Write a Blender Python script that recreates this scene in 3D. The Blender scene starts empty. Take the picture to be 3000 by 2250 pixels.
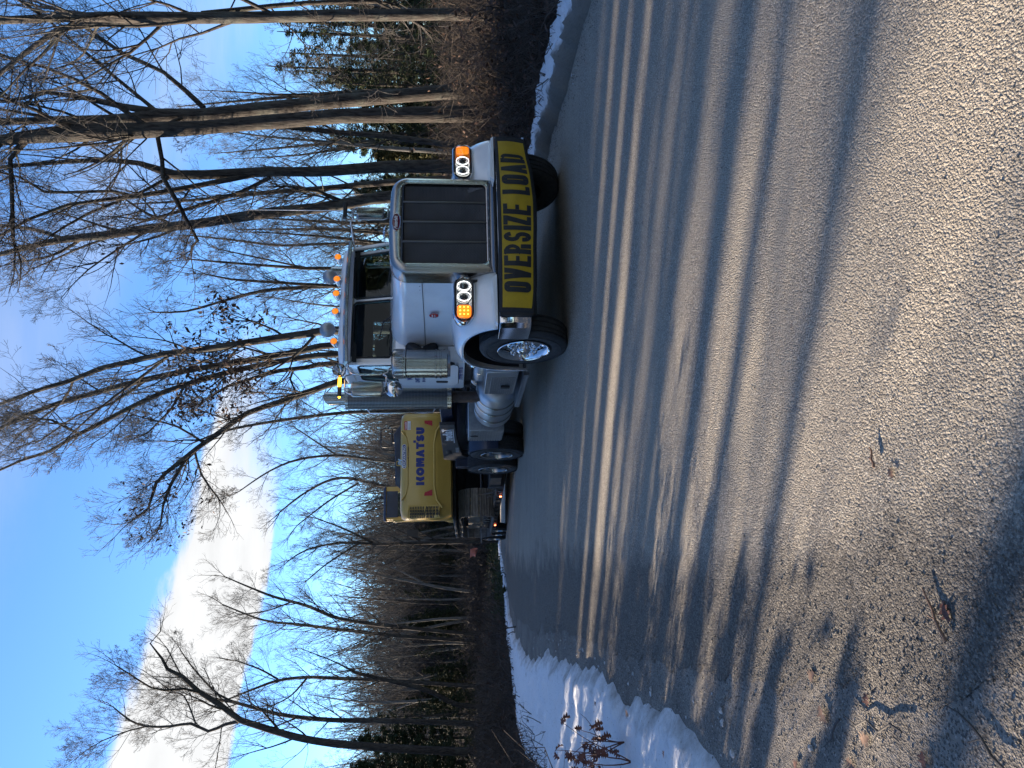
import bpy, bmesh, math, random
import numpy as np
from mathutils import Vector, Matrix, Euler, noise as mnoise

SC = bpy.context.scene
COL = SC.collection
R = math.radians
random.seed(7)
rng = np.random.default_rng(7)

# ------------------------------------------------------------------ camera
# the photograph is a portrait shot stored lying on its side: the camera is rolled, image left is up
EYE = Vector((0, 0, 1.46)); FPX = 2080.0
PITCH = math.atan((1500 - 1293) / FPX)
cam_d = bpy.data.cameras.new('camera'); cam = bpy.data.objects.new('camera', cam_d); COL.objects.link(cam)
cam_d.sensor_fit = 'HORIZONTAL'; cam_d.sensor_width = 36.0; cam_d.lens = 36.0 * FPX / 3000
cam_d.clip_start = 0.05; cam_d.clip_end = 3000
FWD = Vector((0, math.cos(PITCH), -math.sin(PITCH))); UPV = Vector((0, math.sin(PITCH), math.cos(PITCH))); RGT = Vector((1, 0, 0))
m = Matrix.Identity(4)
for i, v in enumerate((-UPV, RGT, -FWD)):
    for j in range(3): m[j][i] = v[j]
m.translation = EYE
cam.matrix_world = m
SC.camera = cam

# ------------------------------------------------------------------ sun, sky
SUN_EL = R(15)
SUN_DIR = Vector((-0.93, 0.37, 0)).normalized()
SUN_DIR = (SUN_DIR * math.cos(SUN_EL) + Vector((0, 0, 1)) * math.sin(SUN_EL))
sd = bpy.data.lights.new('sun', 'SUN'); sun = bpy.data.objects.new('sun', sd); COL.objects.link(sun)
sd.energy = 5.0; sd.angle = R(0.6); sd.color = (1.0, 0.82, 0.62)
sun.rotation_euler = SUN_DIR.to_track_quat('Z', 'Y').to_euler()
W = bpy.data.worlds.new('World'); SC.world = W; W.use_nodes = True
nt = W.node_tree; nt.nodes.clear()
def wn(t, **k):
    n = nt.nodes.new(t)
    for a, b in k.items(): setattr(n, a, b)
    return n
def wl(a, b): nt.links.new(a, b)
def wmath(op, a, b=None, c=None, clamp=False):
    n = wn('ShaderNodeMath', operation=op, use_clamp=clamp)
    for i, v in enumerate((a, b, c)):
        if v is None: continue
        if isinstance(v, (int, float)): n.inputs[i].default_value = v
        else: wl(v, n.inputs[i])
    return n.outputs[0]
sky = wn('ShaderNodeTexSky', sky_type='NISHITA'); sky.sun_disc = False
sky.sun_elevation = SUN_EL
sky.sun_rotation = math.atan2(SUN_DIR.x, SUN_DIR.y)
sky.altitude = 50; sky.air_density = 0.9; sky.dust_density = 0.05; sky.ozone_density = 5.0
tc = wn('ShaderNodeTexCoord'); sep = wn('ShaderNodeSeparateXYZ'); wl(tc.outputs['Generated'], sep.inputs[0])
zz = wmath('MAXIMUM', sep.outputs[2], 0.03)
cx = wmath('DIVIDE', sep.outputs[0], zz); cy = wmath('DIVIDE', sep.outputs[1], zz)
comb = wn('ShaderNodeCombineXYZ'); wl(cx, comb.inputs[0]); wl(cy, comb.inputs[1])
def wnoise(scale, detail, rough, vec=None, stretch=None):
    n = wn('ShaderNodeTexNoise'); n.inputs['Scale'].default_value = scale; n.inputs['Detail'].default_value = detail; n.inputs['Roughness'].default_value = rough
    v = vec or comb.outputs[0]
    if stretch:
        mp = wn('ShaderNodeMapping'); mp.inputs['Rotation'].default_value = (0, 0, stretch[0]); mp.inputs['Scale'].default_value = (stretch[1], stretch[2], 1); wl(v, mp.inputs[0]); v = mp.outputs[0]
    wl(v, n.inputs['Vector']); return n.outputs['Fac']
# cloud sheets run in long parallel streets at 45 degrees to the view
p = wmath('MULTIPLY', wmath('SUBTRACT', cy, cx), 0.7071)
q = wmath('MULTIPLY', wmath('ADD', cy, cx), 0.7071)
nA = wnoise(1.1, 6, 0.55); nB = wnoise(3.4, 7, 0.6)
wob = wmath('ADD', wmath('MULTIPLY', wmath('SUBTRACT', nA, 0.5), 0.5), wmath('MULTIPLY', wmath('SUBTRACT', nB, 0.5), 0.28))
pw = wmath('ADD', p, wob)
def band(lo, hi, soft_lo, soft_hi):
    a = wn('ShaderNodeMapRange', interpolation_type='SMOOTHSTEP'); wl(pw, a.inputs[0]); a.inputs[1].default_value = lo - soft_lo; a.inputs[2].default_value = lo + soft_lo
    b = wn('ShaderNodeMapRange', interpolation_type='SMOOTHSTEP'); wl(pw, b.inputs[0]); b.inputs[1].default_value = hi - soft_hi; b.inputs[2].default_value = hi + soft_hi; b.inputs[3].default_value = 1; b.inputs[4].default_value = 0
    return wmath('MULTIPLY', a.outputs[0], b.outputs[0])
qf = wn('ShaderNodeMapRange', interpolation_type='SMOOTHSTEP'); wl(wmath('ADD', q, wmath('MULTIPLY', wob, 1.5)), qf.inputs[0]); qf.inputs[1].default_value = 2.1; qf.inputs[2].default_value = 3.1; qf.inputs[3].default_value = 1; qf.inputs[4].default_value = 0
main = wmath('MULTIPLY', band(2.44, 3.72, 0.06, 0.06), qf.outputs[0])
cir = wmath('MULTIPLY', wmath('MULTIPLY', band(1.0, 1.4, 0.2, 0.2), 0.25), wmath('MULTIPLY', wnoise(2.0, 5, 0.6, None, (R(-45), 0.5, 2.2)), 1.5), clamp=True)
fill_cloud = wmath('MULTIPLY', band(-3.6, -1.0, 0.5, 0.5), 0.85)      # unseen cloud band behind the camera, made wide and bright for fill light
cl = wmath('MAXIMUM', wmath('MAXIMUM', main, cir), fill_cloud)
dens = wmath('ADD', 0.93, wmath('MULTIPLY', wmath('SUBTRACT', wnoise(2.2, 6, 0.6), 0.5), 0.35))
bg1 = wn('ShaderNodeBackground'); bg2 = wn('ShaderNodeBackground')
hs = wn('ShaderNodeHueSaturation'); hs.inputs['Saturation'].default_value = 1.0; wl(sky.outputs[0], hs.inputs['Color'])
tn = wn('ShaderNodeMix', data_type='RGBA', blend_type='MULTIPLY'); tn.inputs[0].default_value = 1; tn.inputs[7].default_value = (0.93, 0.965, 1.0, 1); wl(hs.outputs[0], tn.inputs[6]); wl(tn.outputs[2], bg1.inputs[0]); bg1.inputs[1].default_value = 0.105
cc = wn('ShaderNodeMix', data_type='RGBA', blend_type='MULTIPLY'); cc.inputs[0].default_value = 1
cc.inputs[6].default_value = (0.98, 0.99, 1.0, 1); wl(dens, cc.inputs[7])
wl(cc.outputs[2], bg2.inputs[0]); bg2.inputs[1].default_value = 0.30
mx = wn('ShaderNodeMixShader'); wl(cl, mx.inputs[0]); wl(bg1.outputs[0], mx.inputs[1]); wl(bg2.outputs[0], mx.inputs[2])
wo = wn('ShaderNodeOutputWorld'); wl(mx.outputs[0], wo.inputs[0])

SC.view_settings.view_transform = 'Standard'; SC.view_settings.look = 'None'
SC.view_settings.exposure = 1.85; SC.view_settings.gamma = 1.0; SC.view_settings.use_curve_mapping = False
SC.cycles.max_bounces = 6; SC.cycles.transparent_max_bounces = 16
SC.cycles.use_denoising = True

# ------------------------------------------------------------------ helpers
def ray(px, py):
    """direction from the camera through photo pixel (3000 x 2250), length 1 along the view axis"""
    u = 2250 - py; v = px
    return FWD + RGT * ((u - 1125) / FPX) - UPV * ((v - 1500) / FPX)
def at(px, py, Y):
    """the point at world distance Y behind that pixel"""
    d = ray(px, py); return EYE + d * (Y / d.y)

def tag(o, label=None, cat=None, group=None, kind=None):
    if label: o['label'] = label
    if cat: o['category'] = cat
    if group: o['group'] = group
    if kind: o['kind'] = kind
    return o
def empty(name, loc=(0, 0, 0), rot=(0, 0, 0), parent=None):
    o = bpy.data.objects.new(name, None); COL.objects.link(o); o.location = loc; o.rotation_euler = rot
    o.empty_display_size = 0.2
    if parent: o.parent = parent
    return o
def copy_tree(o, parent=None):
    c = o.copy(); COL.objects.link(c)
    if parent: c.parent = parent
    for ch in list(o.children): copy_tree(ch, c)
    return c

# ---- materials
class NT:
    def __init__(s, name):
        s.m = bpy.data.materials.new(name); s.m.use_nodes = True; s.t = s.m.node_tree
        s.b = s.t.nodes['Principled BSDF']; s.tc = None
    def n(s, t, **k):
        x = s.t.nodes.new(t)
        for a, b in k.items(): setattr(x, a, b)
        return x
    def l(s, a, b): s.t.links.new(a, b)
    def co(s, which='Object'):
        if s.tc is None: s.tc = s.n('ShaderNodeTexCoord')
        return s.tc.outputs[which]
    def noise(s, scale, detail=4, rough=0.55, vec=None, st=None, rot=None, out='Fac'):
        n = s.n('ShaderNodeTexNoise'); n.inputs['Scale'].default_value = scale; n.inputs['Detail'].default_value = detail; n.inputs['Roughness'].default_value = rough
        v = vec or s.co()
        if st or rot:
            mp = s.n('ShaderNodeMapping'); mp.inputs['Scale'].default_value = st or (1, 1, 1); mp.inputs['Rotation'].default_value = rot or (0, 0, 0); s.l(v, mp.inputs[0]); v = mp.outputs[0]
        s.l(v, n.inputs['Vector']); return n.outputs[out]
    def vor(s, scale, feature='F1', out='Distance', vec=None, rand=1.0):
        n = s.n('ShaderNodeTexVoronoi', feature=feature); n.inputs['Scale'].default_value = scale; n.inputs['Randomness'].default_value = rand
        s.l(vec or s.co(), n.inputs['Vector']); return n.outputs[out]
    def math(s, op, a, b=None, c=None, clamp=False):
        n = s.n('ShaderNodeMath', operation=op, use_clamp=clamp)
        for i, v in enumerate((a, b, c)):
            if v is None: continue
            if isinstance(v, (int, float)): n.inputs[i].default_value = v
            else: s.l(v, n.inputs[i])
        return n.outputs[0]
    def ramp(s, fac, stops, interp='LINEAR'):
        n = s.n('ShaderNodeValToRGB'); n.color_ramp.interpolation = interp
        e = n.color_ramp.elements
        while len(e) < len(stops): e.new(0.5)
        for k, (p, c) in zip(e, stops):
            k.position = p; k.color = (c, c, c, 1) if isinstance(c, (int, float)) else (*c[:3], 1)
        s.l(fac, n.inputs[0]); return n.outputs[0]
    def mix(s, fac, a, b, blend='MIX'):
        n = s.n('ShaderNodeMix', data_type='RGBA', blend_type=blend)
        for i, v in ((0, fac), (6, a), (7, b)):
            if isinstance(v, (int, float)): n.inputs[i].default_value = v if i == 0 else (v, v, v, 1)
            elif isinstance(v, tuple): n.inputs[i].default_value = (*v[:3], 1)
            else: s.l(v, n.inputs[i])
        return n.outputs[2]
    def bump(s, h, strength, dist, prev=None):
        n = s.n('ShaderNodeBump'); n.inputs['Strength'].default_value = strength; n.inputs['Distance'].default_value = dist
        s.l(h, n.inputs['Height'])
        if prev is not None: s.l(prev, n.inputs['Normal'])
        return n.outputs[0]
    def set(s, **k):
        for a, v in k.items():
            key = a.replace('_', ' ')
            inp = s.b.inputs[key]
            if isinstance(v, (int, float)): inp.default_value = v
            elif isinstance(v, tuple): inp.default_value = (*v[:3], 1) if len(inp.default_value) == 4 else v
            else: s.l(v, inp)
        return s

def simple(name, col, rough=0.5, metal=0.0, var=0.12, scale=6.0, bump=0.0, bscale=60.0, coat=0.0, dirt=0.0, dirtcol=(0.12, 0.10, 0.08), **k):
    """one-colour procedural material with gentle mottling, roughness breakup and optional road grime"""
    M = NT(name); n1 = M.noise(scale, 5, 0.6)
    c = M.mix(M.ramp(n1, [(0.3, 0), (0.7, 1)]), tuple(x * (1 - var) for x in col), tuple(min(1, x * (1 + var)) for x in col))
    if dirt:
        n2 = M.noise(scale * 2.3, 8, 0.7); c = M.mix(M.ramp(n2, [(0.55 - 0.2 * dirt, 0), (0.75, dirt)]), c, dirtcol)
    rr = M.ramp(M.noise(scale * 4, 6, 0.65), [(0.25, max(0.02, rough * (0.92 if metal > .9 else 0.75))), (0.8, min(1, rough * (1.1 if metal > .9 else 1.3)))])
    M.set(Base_Color=c, Roughness=rr, Metallic=metal, Coat_Weight=coat)
    if bump: M.set(Normal=M.bump(M.noise(bscale, 4, 0.6), bump, 0.004))
    for a, v in k.items(): M.set(**{a: v})
    return M.m
def emis(name, col, strength):
    M = NT(name); n = M.noise(40, 2)
    M.set(Base_Color=col, Roughness=0.3, Emission_Color=col, Emission_Strength=strength, Normal=M.bump(n, 0.1, 0.002)); return M.m

# ---- mesh building
class MB:
    """collects shapes; build() links them as one mesh object"""
    def __init__(s): s.v = []; s.f = []; s.mi = []; s.cur = 0
    def add(s, vs, fs):
        o = len(s.v); s.v.extend([tuple(v) for v in vs]); s.f.extend([tuple(i + o for i in f) for f in fs]); s.mi.extend([s.cur] * len(fs)); return s
    def box(s, x0, x1, y0, y1, z0, z1, M=None):
        vs = [(x, y, z) for z in (z0, z1) for y in (y0, y1) for x in (x0, x1)]
        if M is not None: vs = [tuple(M @ Vector(v)) for v in vs]
        return s.add(vs, [(0, 2, 3, 1), (4, 5, 7, 6), (0, 1, 5, 4), (2, 6, 7, 3), (0, 4, 6, 2), (1, 3, 7, 5)])
    def prism(s, poly, axis, lo, hi):
        """poly: 2D outline (ccw not needed) extruded along axis 'x','y','z' from lo to hi; 2D coords are the two other axes in xyz order"""
        n = len(poly)
        def mk(p, t): return {'x': (t, p[0], p[1]), 'y': (p[0], t, p[1]), 'z': (p[0], p[1], t)}[axis]
        vs = [mk(p, lo) for p in poly] + [mk(p, hi) for p in poly]
        return s.add(vs, [tuple(range(n)), tuple(range(2 * n - 1, n - 1, -1))] + [(i, (i + 1) % n, n + (i + 1) % n, n + i) for i in range(n)])
    def loft(s, secs, closed=True, caps=True):
        n = len(secs[0]); vs = [p for c in secs for p in c]; fs = []
        for k in range(len(secs) - 1):
            for i in range(n if closed else n - 1):
                j = (i + 1) % n; fs.append((k * n + i, k * n + j, (k + 1) * n + j, (k + 1) * n + i))
        if caps and closed: fs.append(tuple(range(n))[::-1]); fs.append(tuple((len(secs) - 1) * n + i for i in range(n)))
        return s.add(vs, fs)
    def tube(s, pts, r, n=8, caps=True, closed=False):
        pts = [Vector(p) for p in pts]; rs = r if isinstance(r, (list, tuple)) else [r] * len(pts)
        prev = None; secs = []
        L = len(pts)
        for i, p in enumerate(pts):
            if closed: t = pts[(i + 1) % L] - pts[i - 1]
            else: t = pts[min(i + 1, L - 1)] - pts[max(i - 1, 0)]
            t.normalize()
            if prev is None:
                a = Vector((0, 0, 1)) if abs(t.z) < 0.9 else Vector((1, 0, 0))
                u = t.cross(a).normalized()
            else:
                u = (prev - t * prev.dot(t)).normalized()
            prev = u; w = t.cross(u)
            secs.append([tuple(p + (u * math.cos(2 * math.pi * k / n) + w * math.sin(2 * math.pi * k / n)) * rs[i]) for k in range(n)])
        if closed: secs.append(secs[0])
        return s.loft(secs, True, caps and not closed)
    def cyl(s, p0, p1, r0, r1=None, n=24): return s.tube([p0, p1], [r0, r0 if r1 is None else r1], n)
    def lathe(s, prof, c, ax='x', n=32, caps=False):
        """prof: (t along axis, radius)"""
        c = Vector(c); secs = []
        e = {'x': (Vector((1, 0, 0)), Vector((0, 1, 0)), Vector((0, 0, 1))), 'y': (Vector((0, 1, 0)), Vector((0, 0, 1)), Vector((1, 0, 0))), 'z': (Vector((0, 0, 1)), Vector((1, 0, 0)), Vector((0, 1, 0)))}[ax]
        for t, r in prof: secs.append([tuple(c + e[0] * t + (e[1] * math.cos(2 * math.pi * k / n) + e[2] * math.sin(2 * math.pi * k / n)) * r) for k in range(n)])
        return s.loft(secs, True, caps)
    def sphere(s, c, r, sc=(1, 1, 1), n=16, m=10):
        secs = []
        for j in range(m + 1):
            a = -math.pi / 2 + math.pi * j / m; rr = max(1e-4, math.cos(a))
            secs.append([(c[0] + r * sc[0] * rr * math.cos(2 * math.pi * k / n), c[1] + r * sc[1] * rr * math.sin(2 * math.pi * k / n), c[2] + r * sc[2] * math.sin(a)) for k in range(n)])
        return s.loft(secs, True, True)
    def xf(s, M, start=0):
        for i in range(start, len(s.v)): s.v[i] = tuple(M @ Vector(s.v[i]))
        return s
    def build(s, name, mat, parent=None, smooth=35, bevel=0.0, loc=None, rot=None, fix=True):
        me = bpy.data.meshes.new(name); me.from_pydata(s.v, [], s.f)
        mats = mat if isinstance(mat, (list, tuple)) else [mat]
        for x in mats: me.materials.append(x)
        if len(mats) > 1: me.polygons.foreach_set('material_index', s.mi)
        if fix:
            bm = bmesh.new(); bm.from_mesh(me); bmesh.ops.remove_doubles(bm, verts=bm.verts, dist=1e-5); bmesh.ops.recalc_face_normals(bm, faces=bm.faces); bm.to_mesh(me); bm.free()
        if smooth:
            me.polygons.foreach_set('use_smooth', [True] * len(me.polygons)); me.set_sharp_from_angle(angle=R(smooth))
        me.update()
        o = bpy.data.objects.new(name, me); COL.objects.link(o)
        if parent: o.parent = parent
        if loc is not None: o.location = loc
        if rot is not None: o.rotation_euler = rot
        if bevel:
            b = o.modifiers.new('bevel', 'BEVEL'); b.width = bevel; b.segments = 2; b.limit_method = 'ANGLE'; b.angle_limit = R(40)
        return o
def rrect(w, h, r, n=5, cx=0, cy=0):
    """rounded rectangle outline, ccw"""
    pts = []
    for (sx, sy, a0) in ((1, 1, 0), (-1, 1, 90), (-1, -1, 180), (1, -1, 270)):
        for k in range(n + 1):
            a = R(a0 + 90 * k / n); pts.append((cx + sx * (w / 2 - r) + r * math.cos(a), cy + sy * (h / 2 - r) + r * math.sin(a)))
    return pts
def raw_mesh(name, V, F, mat, parent=None, smooth=True):
    """numpy quads/tris straight to a mesh"""
    me = bpy.data.meshes.new(name); V = np.asarray(V, np.float32); F = np.asarray(F, np.int32)
    k = F.shape[1]; me.vertices.add(len(V)); me.vertices.foreach_set('co', V.ravel())
    me.loops.add(F.size); me.loops.foreach_set('vertex_index', F.ravel())
    me.polygons.add(len(F)); me.polygons.foreach_set('loop_start', np.arange(0, F.size, k, dtype=np.int32))
    me.materials.append(mat)
    me.update(calc_edges=True)
    if smooth: me.polygons.foreach_set('use_smooth', np.ones(len(F), bool))
    o = bpy.data.objects.new(name, me); COL.objects.link(o)
    if parent: o.parent = parent
    return o
# ------------------------------------------------------------------ terrain and road
def lerp_tab(tab, x):
    return np.interp(x, [t[0] for t in tab], [t[1] for t in tab])
ZB = [(-60, 0.4), (0, 0.0), (6, 0.0), (8.7, -0.025), (11, -0.065), (15.3, -0.15), (18.5, -0.33), (25.4, -0.85), (35, -1.5), (45, -2.1), (60, -2.4), (400, -2.6)]
XLT = [(-60, 20), (-4, 1.35), (0, -0.2), (2, -0.94), (4.3, -1.8), (6.6, -2.46), (8.75, -3.05), (12, -4.2), (16, -5.2), (25, -6.7), (37, -8.3), (45, -7.6), (52, -5.0), (60, 2), (70, 16), (120, 80)]
XRT = [(-60, 27), (0, 6.25), (6.9, 3.75), (9.5, 3.35), (14, 2.3), (20, 0.3), (30, -1.8), (40, -1.2), (48, 3), (56, 12), (66, 28), (120, 100)]
def XL(y): return lerp_tab(XLT, y)
def XR(y): return lerp_tab(XRT, y)
def vnoise(X, Y, s, seed=0, oct=4):
    """cheap smooth value noise on numpy arrays"""
    out = np.zeros_like(X, dtype=float); amp = 1; tot = 0
    for o in range(oct):
        xs = X * s + 37.1 * o + seed * 11.3; ys = Y * s - 19.7 * o + seed * 5.1
        xi = np.floor(xs); yi = np.floor(ys); fx = xs - xi; fy = ys - yi; fx = fx * fx * (3 - 2 * fx); fy = fy * fy * (3 - 2 * fy)
        def h(a, b):
            t = np.sin(a * 127.1 + b * 311.7 + seed * 74.7) * 43758.5453; return t - np.floor(t)
        v = (h(xi, yi) * (1 - fx) + h(xi + 1, yi) * fx) * (1 - fy) + (h(xi, yi + 1) * (1 - fx) + h(xi + 1, yi + 1) * fx) * fy
        out += amp * v; tot += amp; amp *= 0.5; s *= 2.03
    return out / tot
def ground_z(X, Y):
    """terrain height without snow"""
    X = np.asarray(X, float); Y = np.asarray(Y, float)
    zb = lerp_tab(ZB, Y)
    dR = X - XR(Y); dL = XL(Y) - X
    fr = np.clip((dR - 0.3) / 5, 0, 1); fr = fr * fr * (3 - 2 * fr)
    z = zb + fr * (np.clip(0.05 - zb, 0, 0.9)) * np.clip(1 - (Y - 20) / 50, 0.2, 1)
    n = vnoise(X, Y, 0.35, 3) - 0.5
    off = np.clip((np.maximum(dR, dL) - 0.5) / 3, 0, 1)
    z = z + off * n * 0.5
    fl = np.clip((dL - 2.5) / 6, 0, 1) * np.clip((Y + 5) / 10, 0, 1) * np.clip((40 - Y) / 15, 0, 1)
    z = z + fl * 0.25
    # low bank a long way off, so the woods stand on it
    z = z + 0.012 * np.clip(Y - 75, 0, 400)
    return z
def gz(x, y): return float(ground_z(np.array([x]), np.array([y]))[0])
def sheet(name, xs_of, ys, z_of, mat, nx, smooth=True):
    """a sheet whose rows follow the road: xs_of(y) gives the row's x values"""
    V = []
    for y in ys:
        X = xs_of(y); Yv = np.full_like(X, y); V.append(np.stack([X, Yv, z_of(X, Yv)], 1))
    n = len(V[0]); V = np.concatenate(V); F = []
    i = np.arange(len(ys) - 1)[:, None] * n + np.arange(n - 1)[None, :]
    F = np.stack([i, i + 1, i + n + 1, i + n], -1).reshape(-1, 4)
    return raw_mesh(name, V, F, mat, None, smooth)

# --- asphalt: dusty, sanded, coarse aggregate
A = NT('asphalt'); co = A.co('Object')
big = A.noise(0.45, 5, 0.6, st=(1, 0.6, 1)); med = A.noise(2.6, 6, 0.65)
drag = A.noise(0.9, 6, 0.62, st=(0.35, 2.6, 1), rot=(0, 0, R(-20)))
st1 = A.vor(125, out='Color'); st1d = A.vor(125); st2 = A.vor(260, out='Color'); st2d = A.vor(260)
sepc = A.n('ShaderNodeSeparateColor'); A.l(st1, sepc.inputs[0]); sepd = A.n('ShaderNodeSeparateColor'); A.l(st2, sepd.inputs[0])
dust = A.ramp(A.math('ADD', A.math('MULTIPLY', big, 0.45), A.math('MULTIPLY', drag, 0.55)), [(0.40, 0.05), (0.58, 1)])
agg = A.ramp(sepc.outputs[0], [(0.0, (0.070, 0.064, 0.058)), (0.34, (0.20, 0.182, 0.158)), (0.74, (0.37, 0.335, 0.28)), (0.94, (0.66, 0.60, 0.50))])
agg2 = A.ramp(sepd.outputs[1], [(0.0, (0.070, 0.064, 0.056)), (0.6, (0.27, 0.245, 0.205)), (0.95, (0.66, 0.60, 0.50))])
cgr = A.mix(0.5, agg, agg2)
sand = A.mix(A.noise(300, 3, 0.7), (0.30, 0.268, 0.215), (0.50, 0.44, 0.35))
c1 = A.mix(A.math('MULTIPLY', dust, 0.6), cgr, sand)
# dark crumbling verge strip beside the dirt, lighter wheel tracks
att = A.n('ShaderNodeAttribute', attribute_name='edge')
edge = A.ramp(A.math('ADD', att.outputs['Fac'], A.math('MULTIPLY', A.math('SUBTRACT', med, 0.5), 0.9)), [(0.15, 0), (0.45, 1)])
c2 = A.mix(A.math('MULTIPLY', edge, 0.80), c1, A.mix(0.72, agg, (0.040, 0.038, 0.037)))
A.set(Base_Color=c2, Roughness=0.88, Specular_IOR_Level=0.25)
hb = A.math('ADD', A.math('MULTIPLY', st1d, 1.0), A.math('MULTIPLY', st2d, 0.45))
b1 = A.bump(A.math('MULTIPLY', hb, -1.0), 0.95, 0.0115)
A.set(Normal=A.bump(med, 0.25, 0.02, b1))
M_ASPH = A.m

# --- packed dirt of the shoulder, with grit
D = NT('shoulder_dirt')
n1 = D.noise(1.8, 6, 0.65); n2 = D.noise(22, 5, 0.7); gs = D.vor(150, out='Color'); gd = D.vor(150)
sc = D.n('ShaderNodeSeparateColor'); D.l(gs, sc.inputs[0])
c = D.mix(D.ramp(n1, [(0.35, 0), (0.65, 1)]), (0.135, 0.122, 0.106), (0.25, 0.228, 0.195))
c = D.mix(D.math('MULTIPLY', D.ramp(sc.outputs[0], [(0.66, 0), (0.8, 1)]), 0.75), c, (0.05, 0.048, 0.046))
c = D.mix(D.ramp(sc.outputs[1], [(0.93, 0), (0.97, 0.8)]), c, (0.36, 0.33, 0.29))
D.set(Base_Color=c, Roughness=0.95, Specular_IOR_Level=0.15)
D.set(Normal=D.bump(n2, 0.5, 0.01, D.bump(gd, 0.6, 0.006)))
M_DIRT = D.m

# --- leaf litter / forest floor
L = NT('forest_floor'); lf = L.vor(16, out='Color'); ld = L.vor(16); s2 = L.n('ShaderNodeSeparateColor'); L.l(lf, s2.inputs[0])
gr = L.noise(0.12, 4, 0.6)
c = L.ramp(s2.outputs[0], [(0.0, (0.022, 0.018, 0.015)), (0.5, (0.052, 0.040, 0.031)), (1, (0.11, 0.083, 0.062))])
c = L.mix(0.5, c, L.ramp(L.noise(3, 6, 0.7), [(0.3, (0.028, 0.022, 0.018)), (0.7, (0.095, 0.072, 0.052))]))
c = L.mix(L.ramp(gr, [(0.50, 0), (0.6, 0.7)]), c, L.ramp(L.noise(5, 6, 0.7), [(0.3, (0.018, 0.026, 0.012)), (0.7, (0.050, 0.065, 0.028))]))
L.set(Base_Color=c, Roughness=0.95, Specular_IOR_Level=0.1)
L.set(Normal=L.bump(L.noise(9, 6, 0.7), 0.8, 0.06, L.bump(ld, 0.8, 0.02)))
M_FLOOR = L.m

# --- snow: blue in the shade by skylight alone, dirty where it meets the road
S = NT('snow'); atd = S.n('ShaderNodeAttribute', attribute_name='dirt')
nn = S.noise(3.5, 8, 0.7); fine = S.noise(60, 5, 0.7)
dm = S.ramp(S.math('ADD', atd.outputs['Fac'], S.math('MULTIPLY', S.math('SUBTRACT', nn, 0.5), 1.1)), [(0.35, 0), (0.75, 1)])
spk = S.ramp(S.noise(34, 4, 0.75), [(0.60, 0), (0.68, 1)])
c = S.mix(dm, S.mix(fine, (0.74, 0.76, 0.79), (0.86, 0.87, 0.88)), (0.21, 0.19, 0.165))
c = S.mix(S.math('MULTIPLY', spk, 0.6), c, (0.10, 0.075, 0.055))
S.set(Base_Color=c, Roughness=0.75, Subsurface_Weight=0.0, Specular_IOR_Level=0.25)
S.set(Normal=S.bump(S.noise(18, 8, 0.75), 1.0, 0.035, S.bump(fine, 0.5, 0.006)))
M_SNOW = S.m

ysn = np.concatenate([np.arange(-12, 0, 0.5), np.arange(0, 12, 0.03), np.arange(12, 26, 0.3), np.arange(26, 62, 1.0), np.arange(62, 121, 4)])
def setattr_f(o, name, vals):
    a = o.data.attributes.new(name, 'FLOAT', 'POINT'); a.data.foreach_set('value', np.asarray(vals, np.float32))
def verts_np(o):
    a = np.empty(len(o.data.vertices) * 3, np.float32); o.data.vertices.foreach_get('co', a); return a.reshape(-1, 3)
# base ground, reaches the horizon
gx = np.unique(np.concatenate([np.arange(-400, -60, 20), np.arange(-60, -14, 1.5), np.arange(-14, 14, 0.33), np.arange(14, 60, 1.5), np.arange(60, 401, 20)]))
gy = np.unique(np.concatenate([np.arange(-60, -6, 3), np.arange(-6, 26, 0.33), np.arange(26, 100, 1.5), np.arange(100, 701, 20)]))
def gzz(X, Y): 
    z = ground_z(X, Y); dl = XL(Y) - X; dr = X - XR(Y)
    return z - 0.03 + 0.04 * (np.maximum(dl, dr) > 0.9)
o = sheet('ground', lambda y: gx.copy(), gy, gzz, M_FLOOR, 0); tag(o, kind='structure')
# shoulder sheet under the road edges
def rows_sh(y):
    return np.linspace(XL(y) - 1.0, XR(y) + 0.8, 60)
o = sheet('shoulder', rows_sh, ysn, lambda X, Y: ground_z(X, Y) + 0.002 + 0.0 * X, M_DIRT, 0); tag(o, kind='structure')
ew = lambda y: 0.34 * (vnoise(np.array([y * 1.0]), np.array([0.0]), 2.2, 5, 6)[0] - 0.5) + 0.10 * (vnoise(np.array([y]), np.array([4.0]), 14.0, 8, 3)[0] - 0.5)
def rows_rd(y):
    a = XL(y) + ew(y); b = XR(y) + 0.05 * math.sin(y * 2.1)
    return a + (b - a) * np.linspace(0, 1, 48)
o = sheet('road', rows_rd, ysn, lambda X, Y: lerp_tab(ZB, Y) + 0.008, M_ASPH, 0); tag(o, kind='structure')
v = verts_np(o); dl = v[:, 0] - XL(v[:, 1]); setattr_f(o, 'edge', np.clip(1 - dl / np.interp(v[:, 1], [0, 4, 12, 30], [0.6, 0.9, 1.7, 1.2]), 0, 1))
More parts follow.
